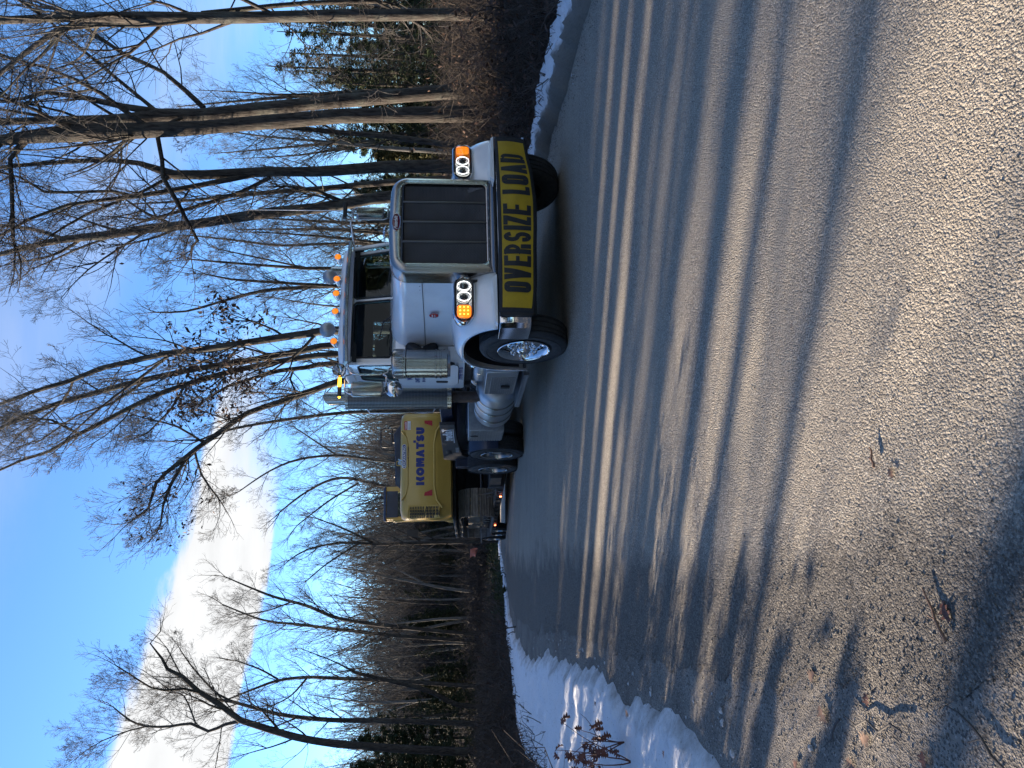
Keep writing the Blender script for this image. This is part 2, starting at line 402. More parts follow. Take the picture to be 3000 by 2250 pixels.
# snow banks
def snow_strip(name, side, s0, width, hgt, ys, n, seed, label=None):
    us = np.linspace(0, 1, n) ** 1.3
    V = []; Dt = []
    for y in ys:
        jag = 0.22 * (vnoise(np.array([y]), np.array([seed * 3.0]), 1.3, seed)[0] - 0.5) + 0.30 * (vnoise(np.array([y]), np.array([9.0]), 4.0, seed)[0] - 0.5)
        base = (XL(y) - s0(y) - jag) if side < 0 else (XR(y) + s0(y) + jag)
        w = width(y) * (1 + 0.35 * (vnoise(np.array([y]), np.array([2.0]), 0.8, seed + 1)[0] - 0.5))
        X = base + side * us * w; Yv = np.full(n, y)
        prof = np.minimum(1, us / 0.10) ** 0.6 * (1 - np.clip((us - 0.82) / 0.18, 0, 1) ** 2)
        lump = vnoise(X, Yv, 2.2, seed + 2) * 0.6 + vnoise(X, Yv, 7, seed + 3) * 0.5 + vnoise(X, Yv, 19, seed + 5, 3) * 0.28 + 0.05
        Z = ground_z(X, Yv) - 0.05 + (0.05 + hgt(y) * lump) * prof
        Z[0] = ground_z(X, Yv)[0] - 0.06; Z[-1] = ground_z(X, Yv)[-1] - 0.15
        V.append(np.stack([X, Yv, Z], 1)); Dt.append(np.clip(1 - us / 0.30, 0, 1) * (0.55 if side < 0 else 1.0) + (0.25 if side > 0 else 0))
    V = np.concatenate(V); i = np.arange(len(ys) - 1)[:, None] * n + np.arange(n - 1)[None, :]
    F = np.stack([i, i + 1, i + n + 1, i + n], -1).reshape(-1, 4)
    o = raw_mesh(name, V, F, M_SNOW); setattr_f(o, 'dirt', np.concatenate(Dt)); tag(o, kind='structure'); return o
snow_strip('snow_bank', -1, lambda y: np.interp(y, [1, 2.6, 4.3, 6, 9, 13, 20], [0.62, 0.46, 0.28, 0.25, 0.3, 0.5, 0.3]), lambda y: np.interp(y, [0, 3, 5, 9, 14, 18, 40], [1.2, 1.5, 1.9, 2.3, 1.6, 0.9, 0.9]), lambda y: np.interp(y, [0, 4, 9, 14, 20], [0.05, 0.085, 0.14, 0.11, 0.10]), np.concatenate([np.arange(1.6, 16, 0.07), np.arange(16, 60, 0.4)]), 46, 11)
snow_strip('snow_bank', 1, lambda y: np.interp(y, [3, 7, 10, 20], [0.0, -0.05, -0.1, 0]), lambda y: np.interp(y, [3, 7, 10, 16], [0.8, 0.85, 1.0, 0.7]), lambda y: np.interp(y, [3, 7, 12], [0.22, 0.26, 0.18]), np.concatenate([np.arange(2, 14, 0.07), np.arange(14, 40, 0.4)]), 30, 23)
# ------------------------------------------------------------------ vegetation materials
def bark(name, c0, c1, lich=(0.13, 0.145, 0.125), amt=0.35, sc=1.0):
    M = NT(name)
    rid = M.noise(22 * sc, 5, 0.65, st=(1, 1, 0.16)); rid2 = M.noise(60 * sc, 4, 0.6, st=(1, 1, 0.25)); pat = M.noise(1.3, 5, 0.65)
    c = M.mix(M.ramp(rid, [(0.36, 0), (0.62, 1)]), c0, c1)
    c = M.mix(M.math('MULTIPLY', M.ramp(pat, [(0.5, 0), (0.66, 1)]), amt), c, lich)
    M.set(Base_Color=c, Roughness=0.92, Specular_IOR_Level=0.15, Normal=M.bump(rid, 0.9, 0.03, M.bump(rid2, 0.5, 0.008))); return M.m
M_BARK = bark('bark_grey_brown', (0.020, 0.018, 0.0175), (0.080, 0.071, 0.064))
M_BARK_D = bark('bark_dark', (0.018, 0.016, 0.015), (0.062, 0.054, 0.048), amt=0.2)
M_BARK_P = bark('bark_pale', (0.070, 0.068, 0.066), (0.17, 0.165, 0.157), lich=(0.10, 0.10, 0.085), amt=0.5, sc=0.6)
M_TWIG = simple('twig_bark', (0.058, 0.053, 0.050), 0.85, var=0.25, scale=2)
M_TWIG_D = simple('twig_bark_dark', (0.040, 0.034, 0.032), 0.85, var=0.25, scale=2)
def leafmat(name, a, b, tr=0.15):
    M = NT(name); M.set(Base_Color=M.mix(M.ramp(M.noise(1.7, 5, 0.7), [(0.35, 0), (0.65, 1)]), a, b), Roughness=0.7, Specular_IOR_Level=0.2); return M.m
M_NEEDLE = leafmat('needles', (0.013, 0.022, 0.010), (0.034, 0.046, 0.018))
M_NEEDLE_Y = leafmat('needles_yellowed', (0.030, 0.036, 0.013), (0.080, 0.072, 0.026))
M_DEADLEAF = leafmat('dead_leaves', (0.040, 0.024, 0.018), (0.10, 0.060, 0.043))
M_BRUSH = leafmat('brush_stems', (0.030, 0.025, 0.022), (0.092, 0.075, 0.062))
M_GRASS = leafmat('verge_plants', (0.016, 0.026, 0.010), (0.050, 0.060, 0.025))

# ------------------------------------------------------------------ branch tubes in numpy
def tubes(P, Rr, n):
    """P (B,k,3), Rr (B,k) -> verts, quads"""
    B, k, _ = P.shape
    T = np.empty_like(P); T[:, 1:-1] = P[:, 2:] - P[:, :-2]; T[:, 0] = P[:, 1] - P[:, 0]; T[:, -1] = P[:, -1] - P[:, -2]
    T /= np.linalg.norm(T, axis=2, keepdims=True) + 1e-9
    m = T.mean(1, keepdims=True)
    ref = np.where(np.abs(m[..., 2:3]) > 0.8, np.array([[[1.0, 0.13, 0]]]), np.array([[[0, 0.11, 1.0]]])) * np.ones_like(T)
    U = np.cross(T, ref); U /= np.linalg.norm(U, axis=2, keepdims=True) + 1e-9; Wv = np.cross(T, U)
    a = np.arange(n) * 2 * math.pi / n
    V = P[:, :, None, :] + Rr[:, :, None, None] * (U[:, :, None, :] * np.cos(a)[None, None, :, None] + Wv[:, :, None, :] * np.sin(a)[None, None, :, None])
    V = V.reshape(-1, 3)
    b = (np.arange(B) * k * n)[:, None, None]; i = (np.arange(k - 1) * n)[None, :, None]; j = np.arange(n)[None, None, :]; j2 = (j + 1) % n
    F = np.stack([b + i + j, b + i + j2, b + i + n + j2, b + i + n + j], -1).reshape(-1, 4)
    return V, F
class Skel:
    def __init__(s): s.g = {}
    def add(s, lev, pts, rad): s.g.setdefault((lev, len(pts)), []).append((pts, rad))
    def mesh(s, levs, sides):
        Vs = []; Fs = []; o = 0
        for (lev, k), L in s.g.items():
            if lev not in levs: continue
            P = np.array([x[0] for x in L], float); Q = np.array([x[1] for x in L], float)
            V, F = tubes(P, Q, sides[lev]); Vs.append(V); Fs.append(F + o); o += len(V)
        if not Vs: return None
        return np.concatenate(Vs), np.concatenate(Fs)
def polyline(p, d, L, k, wob, up, rnd):
    pts = [p]; x, y, z = p; dx, dy, dz = d; st = L / (k - 1)
    for _ in range(k - 1):
        dx += rnd.uniform(-wob, wob); dy += rnd.uniform(-wob, wob); dz += rnd.uniform(-wob, wob) + up
        n = math.sqrt(dx * dx + dy * dy + dz * dz) + 1e-9; dx /= n; dy /= n; dz /= n
        x += dx * st; y += dy * st; z += dz * st; pts.append((x, y, z))
    return pts
def side_dir(t, ang, az):
    t = Vector(t).normalized(); a = Vector((0, 0, 1)) if abs(t.z) < 0.9 else Vector((1, 0, 0))
    u = t.cross(a).normalized(); w = t.cross(u)
    v = t * math.cos(ang) + (u * math.cos(az) + w * math.sin(az)) * math.sin(ang); return (v.x, v.y, v.z)
DEF = dict(ang=(0.55, 0.95), ratio=(0.42, 0.62), kids=(0, 7, 6, 4, 4), up=0.10, wob=0.17, seg=(0, 7, 6, 5, 4, 3), minr=0.0035)
def branch(S, p, d, L, r, lev, mx, P, rnd):
    k = P['seg'][min(lev, 5)]
    pts = polyline(p, d, L, k, P['wob'], P['up'], rnd)
    rad = [max(P['minr'], r * (1 - 0.82 * i / (k - 1))) for i in range(k)]
    S.add(lev, pts, rad)
    if lev >= mx: return
    nk = P['kids'][lev]; nk = max(1, int(nk * rnd.uniform(0.7, 1.3)))
    az = rnd.uniform(0, 6.28)
    for j in range(nk):
        f = rnd.uniform(0.18, 1.0) if nk > 1 else 0.6
        x = f * (k - 1); i = min(int(x), k - 2); q = x - i
        a = pts[i]; b = pts[i + 1]; pp = tuple(a[m] + (b[m] - a[m]) * q for m in range(3))
        az += 2.4 + rnd.uniform(-0.6, 0.6)
        dd = side_dir((b[0] - a[0], b[1] - a[1], b[2] - a[2]), rnd.uniform(*P['ang']), az)
        LL = L * rnd.uniform(*P['ratio']) * (1.15 - 0.55 * f)
        branch(S, pp, dd, LL, rad[i] * 0.62, lev + 1, mx, P, rnd)
def resample(pts, rad, step):
    """smooth polyline (Catmull-Rom) at roughly equal steps"""
    P = [Vector(p) for p in pts]; out = []; ro = []
    for i in range(len(P) - 1):
        p0 = P[max(i - 1, 0)]; p1 = P[i]; p2 = P[i + 1]; p3 = P[min(i + 2, len(P) - 1)]
        n = max(1, int((p2 - p1).length / step))
        for k in range(n):
            t = k / n
            q = 0.5 * ((2 * p1) + (p2 - p0) * t + (2 * p0 - 5 * p1 + 4 * p2 - p3) * t * t + (3 * p1 - p0 - 3 * p2 + p3) * t ** 3)
            out.append(q); ro.append(rad[i] + (rad[i + 1] - rad[i]) * t)
    out.append(P[-1]); ro.append(rad[-1]); return out, ro
def stem_branches(S, pts, rad, f0, n, Lf, mx, P, rnd, lean=None, lev=1):
    """spawn side branches on a stem"""
    K = len(pts); tot = sum((pts[i + 1] - pts[i]).length for i in range(K - 1)); az = rnd.uniform(0, 6)
    for j in range(n):
        f = f0 + (1 - f0) * ((j + rnd.uniform(0, 1)) / n); x = f * (K - 1); i = min(int(x), K - 2); q = x - i
        pp = pts[i].lerp(pts[i + 1], q); t = pts[i + 1] - pts[i]; az += 2.4 + rnd.uniform(-0.7, 0.7)
        d = side_dir(t, rnd.uniform(*P['ang']) , az)
        L = Lf * (1.1 - 0.75 * (f - f0) / max(1e-3, 1 - f0)) * rnd.uniform(0.6, 1.2)
        branch(S, tuple(pp), d, L, max(0.012, rad[i] * rnd.uniform(0.28, 0.45)), lev, mx, P, rnd)
def stem_mesh(stems, sides=12, bumpy=0.0, rnd=random):
    Vs = []; Fs = []; o = 0
    for pts, rad in stems:
        P = np.array([[tuple(p) for p in pts]]); Q = np.array([rad]); V, F = tubes(P, Q, sides)
        if bumpy:
            c = np.repeat(P[0], sides, 0); dv = V - c; nz = vnoise(V[:, 0] * 1.0 + V[:, 1], V[:, 2] * 0.4 + V[:, 1], 3.0, 4) - 0.5
            V = c + dv * (1 + bumpy * nz[:, None])
        Vs.append(V); Fs.append(F + o); o += len(V)
    return np.concatenate(Vs), np.concatenate(Fs)

SIDES = {1: 5, 2: 4, 3: 3, 4: 3, 5: 3}
def link_mesh(name, VF, mat, parent, org, kind=None):
    V, F = VF; V = V - np.array(org)[None, :]
    o = raw_mesh(name, V, F, mat, parent)
    if kind: o['kind'] = kind
    return o
def traced_tree(name, D, stems, label, bark_m, twig_m, nb=16, Lf=3.2, mx=4, seed=1, P=None, f0=0.35, group=None, yspread=1.5, z_base=None, cat='tree', flare=1.35, leaves=None, nb2=8):
    """stems: list of lists of (px, py, width px) from the ground up, first one is the trunk; set at distance D with its own depth spread"""
    rnd = random.Random(seed); P = dict(DEF, **(P or {})); S = Skel(); st = []
    for si, stm in enumerate(stems):
        pts = []; rad = []
        off = 0.0; dirn = rnd.uniform(-1, 1)
        for k, (px, py, w) in enumerate(stm):
            Y = D + yspread * dirn * (k / max(1, len(stm) - 1)) * (1 if si else 0.4)
            if si and k == 0 and len(stm[0]) == 3: # start on the parent's surface: nearest trunk point in the picture
                tgt = at(px, py, D); best = min((q for q, _ in [(q, 0) for s_, _r in st for q in s_]), key=lambda q: (q - tgt).length_squared if abs(q.y - D) < 3 else 1e9)
                q0 = best; Y = q0.y
                basey = Y
            elif si: Y = basey + yspread * dirn * (k / max(1, len(stm) - 1))
            p = at(px, py, Y)
            pts.append(p); rad.append(max(0.01, 0.5 * w * Y / FPX))
        if si == 0:
            g = pts[0].copy(); g.z = gz(g.x, g.y) if z_base is None else z_base
            if pts[0].z - g.z > 0.3:
                low = g.copy(); low.x += (pts[0].x - pts[1].x) * 0.3; dz = pts[0].z - g.z
                mid = low.lerp(pts[0], min(0.5, 0.5 / dz)); pts = [low - Vector((0, 0, 0.25)), mid] + pts; rad = [rad[0] * flare * 1.15, rad[0] * 1.08] + rad
            else: pts = [g - Vector((0, 0, 0.25))] + pts[1:] if len(pts) > 2 else [g - Vector((0, 0, .25))] + pts
            if len(rad) != len(pts): rad = [rad[0] * flare] + rad
        # stems cut by the frame go on above it
        if stm[-1][0] <= 25:
            t = (pts[-1] - pts[-2]).normalized(); e = pts[-1]
            for q in range(3):
                t = (t + Vector((rnd.uniform(-.15, .15), rnd.uniform(-.15, .15), 0.12))).normalized(); e = e + t * 1.3; pts.append(e); rad.append(rad[-1] * 0.62)
        pts, rad = resample(pts, rad, 0.45)
        if si: pts, rad = pts, rad
        st.append((pts, rad))
    for si, (pts, rad) in enumerate(st):
        stem_branches(S, pts, rad, f0 if si == 0 else 0.12, nb if si == 0 else nb2, Lf * (1 if si == 0 else 0.8), mx, P, rnd)
        # leader twigs at the tip
        t = pts[-1] - pts[-2]
        for _ in range(2): branch(S, tuple(pts[-1]), side_dir(t, 0.35, rnd.uniform(0, 6)), Lf * 0.45, rad[-1] * 0.8, 2, mx, P, rnd)
    org = tuple(st[0][0][0]); root = empty(name, org); tag(root, label, cat, group)
    link_mesh('trunk', stem_mesh(st, 14, 0.22), bark_m, root, org)
    m1 = S.mesh((1, 2), SIDES); link_mesh('branches', m1, bark_m, root, org, 'stuff')
    m2 = S.mesh((3, 4, 5), SIDES)
    if m2: link_mesh('twigs', m2, twig_m, root, org, 'stuff')
    if leaves: 
        n, boxpx, size = leaves
        tips = [b[0][-1] for (lev, k), L in S.g.items() if lev >= 2 for b in L] + [b[0][1] for (lev, k), L in S.g.items() if lev >= 3 for b in L]
        ok = []
        for t in tips:
            d = Vector(t) - EYE; dep = d.dot(FWD); u = 1125 + FPX * d.dot(RGT) / dep; v = 1500 - FPX * d.dot(UPV) / dep; X_, Y_ = v, 2250 - u
            if boxpx[0] < X_ < boxpx[1] and boxpx[2] < Y_ < boxpx[3]: ok.append(t)
        if ok: leaf_cloud([rnd.choice(ok) for _ in range(n // 7)], 7, 0.16, size, M_DEADLEAF, root, org, rnd)
    return root
def leaf_cloud(centres, per, spread, size, mat, parent, org, rnd, name='leaves'):
    C = np.repeat(np.array(centres), per, 0); n = len(C); g = np.random.default_rng(rnd.randrange(1 << 30))
    C = C + g.normal(0, spread, (n, 3)) - np.array(org)
    a = g.normal(0, 1, (n, 3)); a /= np.linalg.norm(a, axis=1, keepdims=True); b = g.normal(0, 1, (n, 3)); b = np.cross(a, b); b /= np.linalg.norm(b, axis=1, keepdims=True)
    s = size * g.uniform(0.6, 1.3, (n, 1)); c = np.cross(a, b)
    V = np.stack([C - a * s, C + b * s * 0.42 + c * s * 0.15, C + a * s, C - b * s * 0.42 + c * s * 0.15], 1).reshape(-1, 3)
    F = np.arange(4 * n).reshape(-1, 4); o = raw_mesh(name, V, F, mat, parent, False); o['kind'] = 'stuff'; return o
def proto_tree(name, H, r, bark_m, twig_m, seed, f0=0.4, nb=22, Lf=3.0, mx=4, P=None, lean=0.04, fork=False, sides=8):
    """a bare tree at the origin"""
    rnd = random.Random(seed); P = dict(DEF, **(P or {})); S = Skel()
    pts = [Vector((0, 0, -0.3))]; d = Vector((rnd.uniform(-lean, lean), rnd.uniform(-lean, lean), 1)).normalized(); n = 9
    for i in range(n):
        d = (d + Vector((rnd.uniform(-.06, .06), rnd.uniform(-.06, .06), 0.03))).normalized(); pts.append(pts[-1] + d * H / n)
    rad = [r * 1.25] + [r * (1 - 0.9 * (i / n) ** 1.1) for i in range(1, n + 1)]; rad = [max(0.015, q) for q in rad]
    pts, rad = resample(pts, rad, 0.7); st = [(pts, rad)]
    if fork:
        k = int(len(pts) * 0.42); p = pts[k]; dd = Vector(side_dir(pts[k + 1] - pts[k], 0.4, rnd.uniform(0, 6)))
        q = polyline(tuple(p), tuple(dd), H * 0.52, 8, 0.08, 0.1, rnd); q = [Vector(x) for x in q]; rr = [rad[k] * 0.75 * (1 - 0.88 * i / 7) for i in range(8)]; q, rr = resample(q, rr, 0.7); st.append((q, rr))
    for si, (a, b) in enumerate(st):
        stem_branches(S, a, b, f0 if si == 0 else 0.1, nb if si == 0 else nb // 2, Lf, mx, P, rnd)
    root = empty(name)
    link_mesh('trunk', stem_mesh(st, sides, 0.15), bark_m, root, (0, 0, 0))
    link_mesh('branches', S.mesh((1, 2), {1: 4, 2: 3}), bark_m, root, (0, 0, 0), 'stuff')
    m2 = S.mesh((3, 4), SIDES)
    if m2: link_mesh('twigs', m2, twig_m, root, (0, 0, 0), 'stuff')
    return root
def conifer(name, H, Rb, seed, mat, z0=0.15, dens=1.0, needle=0.16, droop=-0.25):
    """evergreen: trunk, whorls of boughs, needle sprays as many small blades"""
    rnd = random.Random(seed); g = np.random.default_rng(seed); S = Skel(); root = empty(name)
    r0 = H * 0.013 + 0.03
    pts = [Vector((0, 0, -0.3)), Vector((0.02 * H * rnd.uniform(-1, 1), 0, H * 0.5)), Vector((0, 0, H))]; pts, rad = resample(pts, [r0, r0 * 0.6, 0.02], 1.0)
    link_mesh('trunk', stem_mesh([(pts, rad)], 8, 0.1), M_BARK_D, root, (0, 0, 0))
    C = []; Dv = []
    z = H * z0
    while z < H * 0.99:
        f = (z / H - z0) / (1 - z0); L = Rb * (1 - f) ** 0.8 * rnd.uniform(0.75, 1.15) + 0.15
        nb = int(6 * dens + 1)
        a0 = rnd.uniform(0, 6)
        for k in range(nb):
            if rnd.random() < 0.10: continue
            a = a0 + 6.283 * k / nb + rnd.uniform(-.3, .3); LL = L * rnd.uniform(0.6, 1.15)
            d = (math.cos(a), math.sin(a), droop + 0.55 * f + rnd.uniform(-.1, .1)); q = polyline((0, 0, z + rnd.uniform(-.25, .25)), d, LL, 4, 0.08, 0.05, rnd); S.add(1, q, [0.02 + 0.012 * LL, 0.018, 0.01, 0.006])
            m = int(20 * LL * dens) + 8
            for j in range(m):
                t = rnd.uniform(0.15, 1) * 3; i = min(int(t), 2); u = t - i; p = [q[i][c] + (q[i + 1][c] - q[i][c]) * u for c in range(3)]
                w = 0.28 * LL * (1.1 - t / 3.2)
                b = a + rnd.choice((-1, 1)) * rnd.uniform(0.5, 1.2); e = rnd.uniform(0.2, 1.0) * w
                C.append((p[0] + math.cos(b) * e, p[1] + math.sin(b) * e, p[2] + rnd.uniform(-.22, .12))); Dv.append((math.cos(b), math.sin(b), rnd.uniform(-.45, .25)))
        z += rnd.uniform(0.24, 0.42) * (0.6 + H / 22) / dens
    link_mesh('boughs', S.mesh((1,), {1: 3}), M_BARK_D, root, (0, 0, 0), 'stuff')
    C = np.repeat(np.array(C), 3, 0); Dv = np.repeat(np.array(Dv), 3, 0); n = len(C); C = C + g.normal(0, 0.06, (n, 3)); Dv = Dv + g.normal(0, 0.45, (n, 3)); Dv /= np.linalg.norm(Dv, axis=1, keepdims=True)
    W_ = np.cross(Dv, g.normal(0, 1, (n, 3))); W_ /= np.linalg.norm(W_, axis=1, keepdims=True); s = needle * g.uniform(0.6, 1.4, (n, 1))
    V = np.stack([C - Dv * s * 0.4 + W_ * s * 0.20, C - Dv * s * 0.4 - W_ * s * 0.20, C + Dv * s * 1.2], 1).reshape(-1, 3)
    o = raw_mesh('needles', V, np.arange(3 * n).reshape(-1, 3), mat, root, False); o['kind'] = 'stuff'
    return root
def place(proto, x, y, s=1.0, rz=0.0, label=None, group=None, cat='tree', first=[None], z=None):
    if proto.get('used'):
        o = copy_tree(proto)
    else: o = proto; 
    proto['used'] = 1
    o.location = (x, y, (gz(x, y) if z is None else z)); o.rotation_euler = (0, 0, rz); o.scale = (s, s, s)
    tag(o, label, cat, group); return o
PLACED = []
# ------------------------------------------------------------------ traced roadside trees, near to far
def TT(*a, **k): return traced_tree(*a, **k)
TT('maple_tree', 14.5, [[(1400, 42, 34), (1000, 45, 31), (680, 52, 30), (452, 52, 32), (226, 50, 24), (0, 60, 20)], [(480, 60, 20), (330, 66, 19), (210, 78, 17), (165, 90, 16), (80, 150, 13), (0, 215, 12)], [(590, 40, 14), (700, 28, 13), (900, 9, 13), (1100, 4, 12)]],
   'furrowed grey trunk at the top edge of the photo, second twisted stem crossing it', M_BARK, M_TWIG, nb=15, Lf=3.6, seed=3)
TT('oak_tree', 17, [[(1440, 262, 50), (1307, 270, 40), (1000, 296, 37), (900, 305, 37), (588, 338, 40), (475, 342, 42), (330, 352, 30), (136, 352, 20), (0, 357, 18)],
    [(470, 330, 22), (362, 312, 18), (240, 285, 14), (136, 270, 11), (70, 288, 9), (0, 297, 8)], [(597, 316, 16), (480, 212, 12), (362, 158, 11), (226, 63, 9), (150, 20, 7)], [(470, 335, 12), (330, 220, 10), (200, 110, 7), (120, 40, 6)]],
   'largest oak behind the far headlight, one edge of its forking trunk in sun', M_BARK, M_TWIG, nb=10, Lf=3.4, seed=5, f0=0.5)
TT('oak_tree', 16.2, [[(1429, 330, 52), (1300, 335, 46), (1100, 338, 42), (995, 340, 42), (900, 348, 40), (588, 374, 38), (400, 383, 44), (226, 389, 48), (80, 402, 34), (0, 412, 28)],
    [(457, 375, 13), (475, 470, 12), (478, 520, 13), (533, 619, 11), (579, 705, 9), (562, 722, 7), (560, 755, 4)], [(300, 392, 14), (180, 350, 11), (60, 330, 8), (0, 320, 7)], [(85, 405, 15), (30, 465, 12), (35, 560, 11), (38, 700, 10)]],
   'dark heavy oak touching the largest oak, one bent black bough crossing the sky', M_BARK_D, M_TWIG_D, nb=9, Lf=3.0, seed=6, f0=0.55)
TT('maple_tree', 20, [[(1307, 422, 17), (1137, 400, 16), (995, 388, 15), (880, 376, 13), (790, 370, 10), (600, 372, 7)]],
   'thin leaning grey tree just past the two joined oaks', M_BARK, M_TWIG, nb=12, Lf=2.4, seed=8)
TT('maple_tree', 18.5, [[(1320, 487, 40), (1137, 489, 34), (920, 503, 29), (791, 503, 28), (600, 512, 26), (510, 512, 26), (407, 478, 15), (316, 468, 14), (150, 477, 12), (0, 490, 10)],
    [(740, 512, 16), (600, 540, 15), (480, 562, 15), (407, 574, 14), (310, 585, 11), (200, 600, 10), (90, 640, 8), (0, 690, 7)], [(791, 520, 12), (700, 565, 10), (588, 601, 10), (430, 646, 8)], [(395, 575, 9), (330, 560, 9), (130, 562, 8), (60, 520, 6), (0, 505, 6)], [(500, 517, 10), (420, 560, 8), (250, 630, 7), (150, 690, 5)]],
   'mossy dark maple forking low into three stems between the oaks and the grille', M_BARK_D, M_TWIG, nb=9, Lf=2.6, seed=9, f0=0.6, nb2=10)
TT('maple_tree', 20.5, [[(1142, 577, 36), (995, 600, 31), (920, 610, 30), (800, 622, 30), (678, 640, 28), (560, 658, 27), (452, 668, 26), (300, 690, 24), (181, 702, 20), (90, 722, 15), (0, 745, 13)],
    [(185, 700, 13), (100, 672, 10), (0, 660, 9)], [(1000, 590, 13), (930, 560, 11), (840, 545, 7)], [(340, 690, 7), (250, 720, 6), (160, 760, 5), (90, 790, 3)]],
   'straight grey maple rising behind the roadside mirror with a leaf clump halfway up', M_BARK, M_TWIG, nb=12, Lf=2.7, seed=12, f0=0.5, leaves=(60, (300, 500, 560, 760), 0.07))
# slim stems behind the hood and cab
TT('maple_tree', 27, [[(1000, 714, 8), (820, 719, 7), (700, 705, 6), (560, 690, 4)]], 'slim pale tree standing past the roadside mirror', M_BARK, M_TWIG, nb=11, Lf=2.6, seed=20)
TT('maple_tree', 27.5, [[(1020, 786, 11), (900, 786, 10), (700, 772, 7), (560, 760, 4)], [(900, 786, 6), (780, 760, 5), (640, 730, 3)]], 'slim tree seen between the hood and the far exhaust pipe', M_BARK_D, M_TWIG, nb=12, Lf=2.8, seed=21)
TT('maple_tree', 26, [[(1000, 838, 12), (880, 843, 11), (771, 852, 10), (660, 880, 8), (545, 912, 6), (460, 915, 4)], [(985, 838, 11), (850, 830, 8), (675, 818, 6), (600, 803, 4)]], 'two stemmed tree rising behind the windshield, one stem bent aside', M_BARK_D, M_TWIG, nb=12, Lf=2.6, seed=22)
LB = (520, 790, 850, 1290)
TT('oak_tree', 20, [[(1010, 966, 24), (900, 978, 23), (800, 992, 21), (723, 1004, 19), (600, 1022, 17), (482, 1037, 16), (380, 1060, 15), (299, 1078, 14), (207, 1115, 13), (96, 1148, 11), (0, 1184, 8)], [(500, 1037, 9), (440, 1085, 8), (300, 1190, 6), (200, 1280, 4)], [(215, 1112, 7), (180, 1180, 6), (60, 1270, 4)]],
   'ridged oak right behind the roof lamp with brown leaves still hanging on it', M_BARK, M_TWIG, nb=15, Lf=3.0, seed=30, f0=0.25, leaves=(650, LB, 0.085))
TT('oak_tree', 21.5, [[(1010, 1008, 19), (860, 1033, 18), (723, 1057, 17), (580, 1080, 16), (434, 1110, 16), (300, 1145, 15), (169, 1182, 13), (80, 1215, 11), (0, 1254, 8)], [(430, 1112, 8), (330, 1180, 7), (230, 1215, 5), (120, 1290, 4)]],
   'middle stem of the three grey oaks above the cab roof', M_BARK, M_TWIG, nb=13, Lf=2.8, seed=31, f0=0.35, leaves=(420, (500, 760, 900, 1250), 0.08))
TT('oak_tree', 22, [[(1010, 1037, 17), (860, 1052, 16), (723, 1078, 15), (600, 1110, 15), (482, 1148, 14), (380, 1195, 13), (289, 1243, 12), (215, 1280, 10), (145, 1322, 9), (60, 1350, 7), (0, 1377, 6)], [(225, 1268, 8), (150, 1230, 6), (80, 1225, 5)], [(540, 1130, 7), (500, 1200, 6), (430, 1270, 4)]],
   'curving oak that arches furthest away from the cab, third of its cluster', M_BARK, M_TWIG, nb=14, Lf=3.0, seed=32, f0=0.35, leaves=(260, (520, 700, 950, 1300), 0.08))
TT('oak_tree', 24, [[(1010, 1062, 16), (900, 1076, 14), (820, 1086, 12), (740, 1108, 9), (672, 1130, 7), (620, 1160, 4)], [(860, 1082, 7), (850, 1110, 6), (870, 1160, 4)]],
   'black stubby oak stem close behind the beacon side of the cab', M_BARK_D, M_TWIG_D, nb=12, Lf=2.2, seed=33, f0=0.2, leaves=(160, (560, 760, 1100, 1300), 0.08))
TT('oak_tree', 23, [[(1060, 1108, 19), (916, 1144, 18), (820, 1178, 17), (723, 1211, 16), (650, 1262, 15), (579, 1312, 14), (530, 1350, 12), (458, 1414, 9), (434, 1490, 6), (380, 1530, 4)], [(585, 1308, 11), (540, 1352, 10), (500, 1420, 9), (478, 1480, 7), (470, 1540, 4)], [(570, 1318, 7), (590, 1390, 6), (640, 1460, 4)], [(600, 1300, 7), (520, 1250, 6), (420, 1225, 4)]],
   'wide oak bending over the excavator with an arching main stem', M_BARK, M_TWIG, nb=14, Lf=3.0, seed=34, f0=0.3, leaves=(260, (380, 650, 1180, 1600), 0.08), nb2=12)
TT('maple_tree', 33, [[(1100, 1206, 10), (980, 1212, 10), (800, 1235, 9), (660, 1262, 7), (560, 1300, 4)]], 'slender tree behind the near exhaust stack', M_BARK, M_TWIG, nb=16, Lf=3.0, seed=35, f0=0.2)
TT('maple_tree', 40, [[(1150, 1352, 8), (1000, 1335, 8), (880, 1345, 7), (790, 1380, 5), (700, 1440, 3)], [(990, 1336, 5), (920, 1290, 4), (860, 1250, 3)]], 'small spreading tree above the yellow counterweight', M_BARK, M_TWIG, nb=18, Lf=3.4, seed=36, f0=0.15)
TT('maple_tree', 44, [[(1340, 1440, 12), (1150, 1428, 10), (1000, 1400, 8), (900, 1440, 6), (820, 1500, 4)], [(1050, 1415, 6), (960, 1470, 5), (870, 1540, 3)]], 'fan shaped bare tree behind the excavator cab', M_BARK, M_TWIG, nb=20, Lf=3.6, seed=37, f0=0.2)
TT('maple_tree', 48, [[(1397, 1586, 12), (1250, 1590, 10), (1100, 1594, 9), (1000, 1590, 7), (900, 1610, 5), (850, 1640, 3)], [(1100, 1594, 7), (1010, 1550, 5), (930, 1520, 3)], [(1050, 1592, 6), (960, 1650, 4), (900, 1700, 3)]], 'bare spreading tree over the red warning flag', M_BARK_D, M_TWIG, nb=22, Lf=4.2, seed=38, f0=0.2)
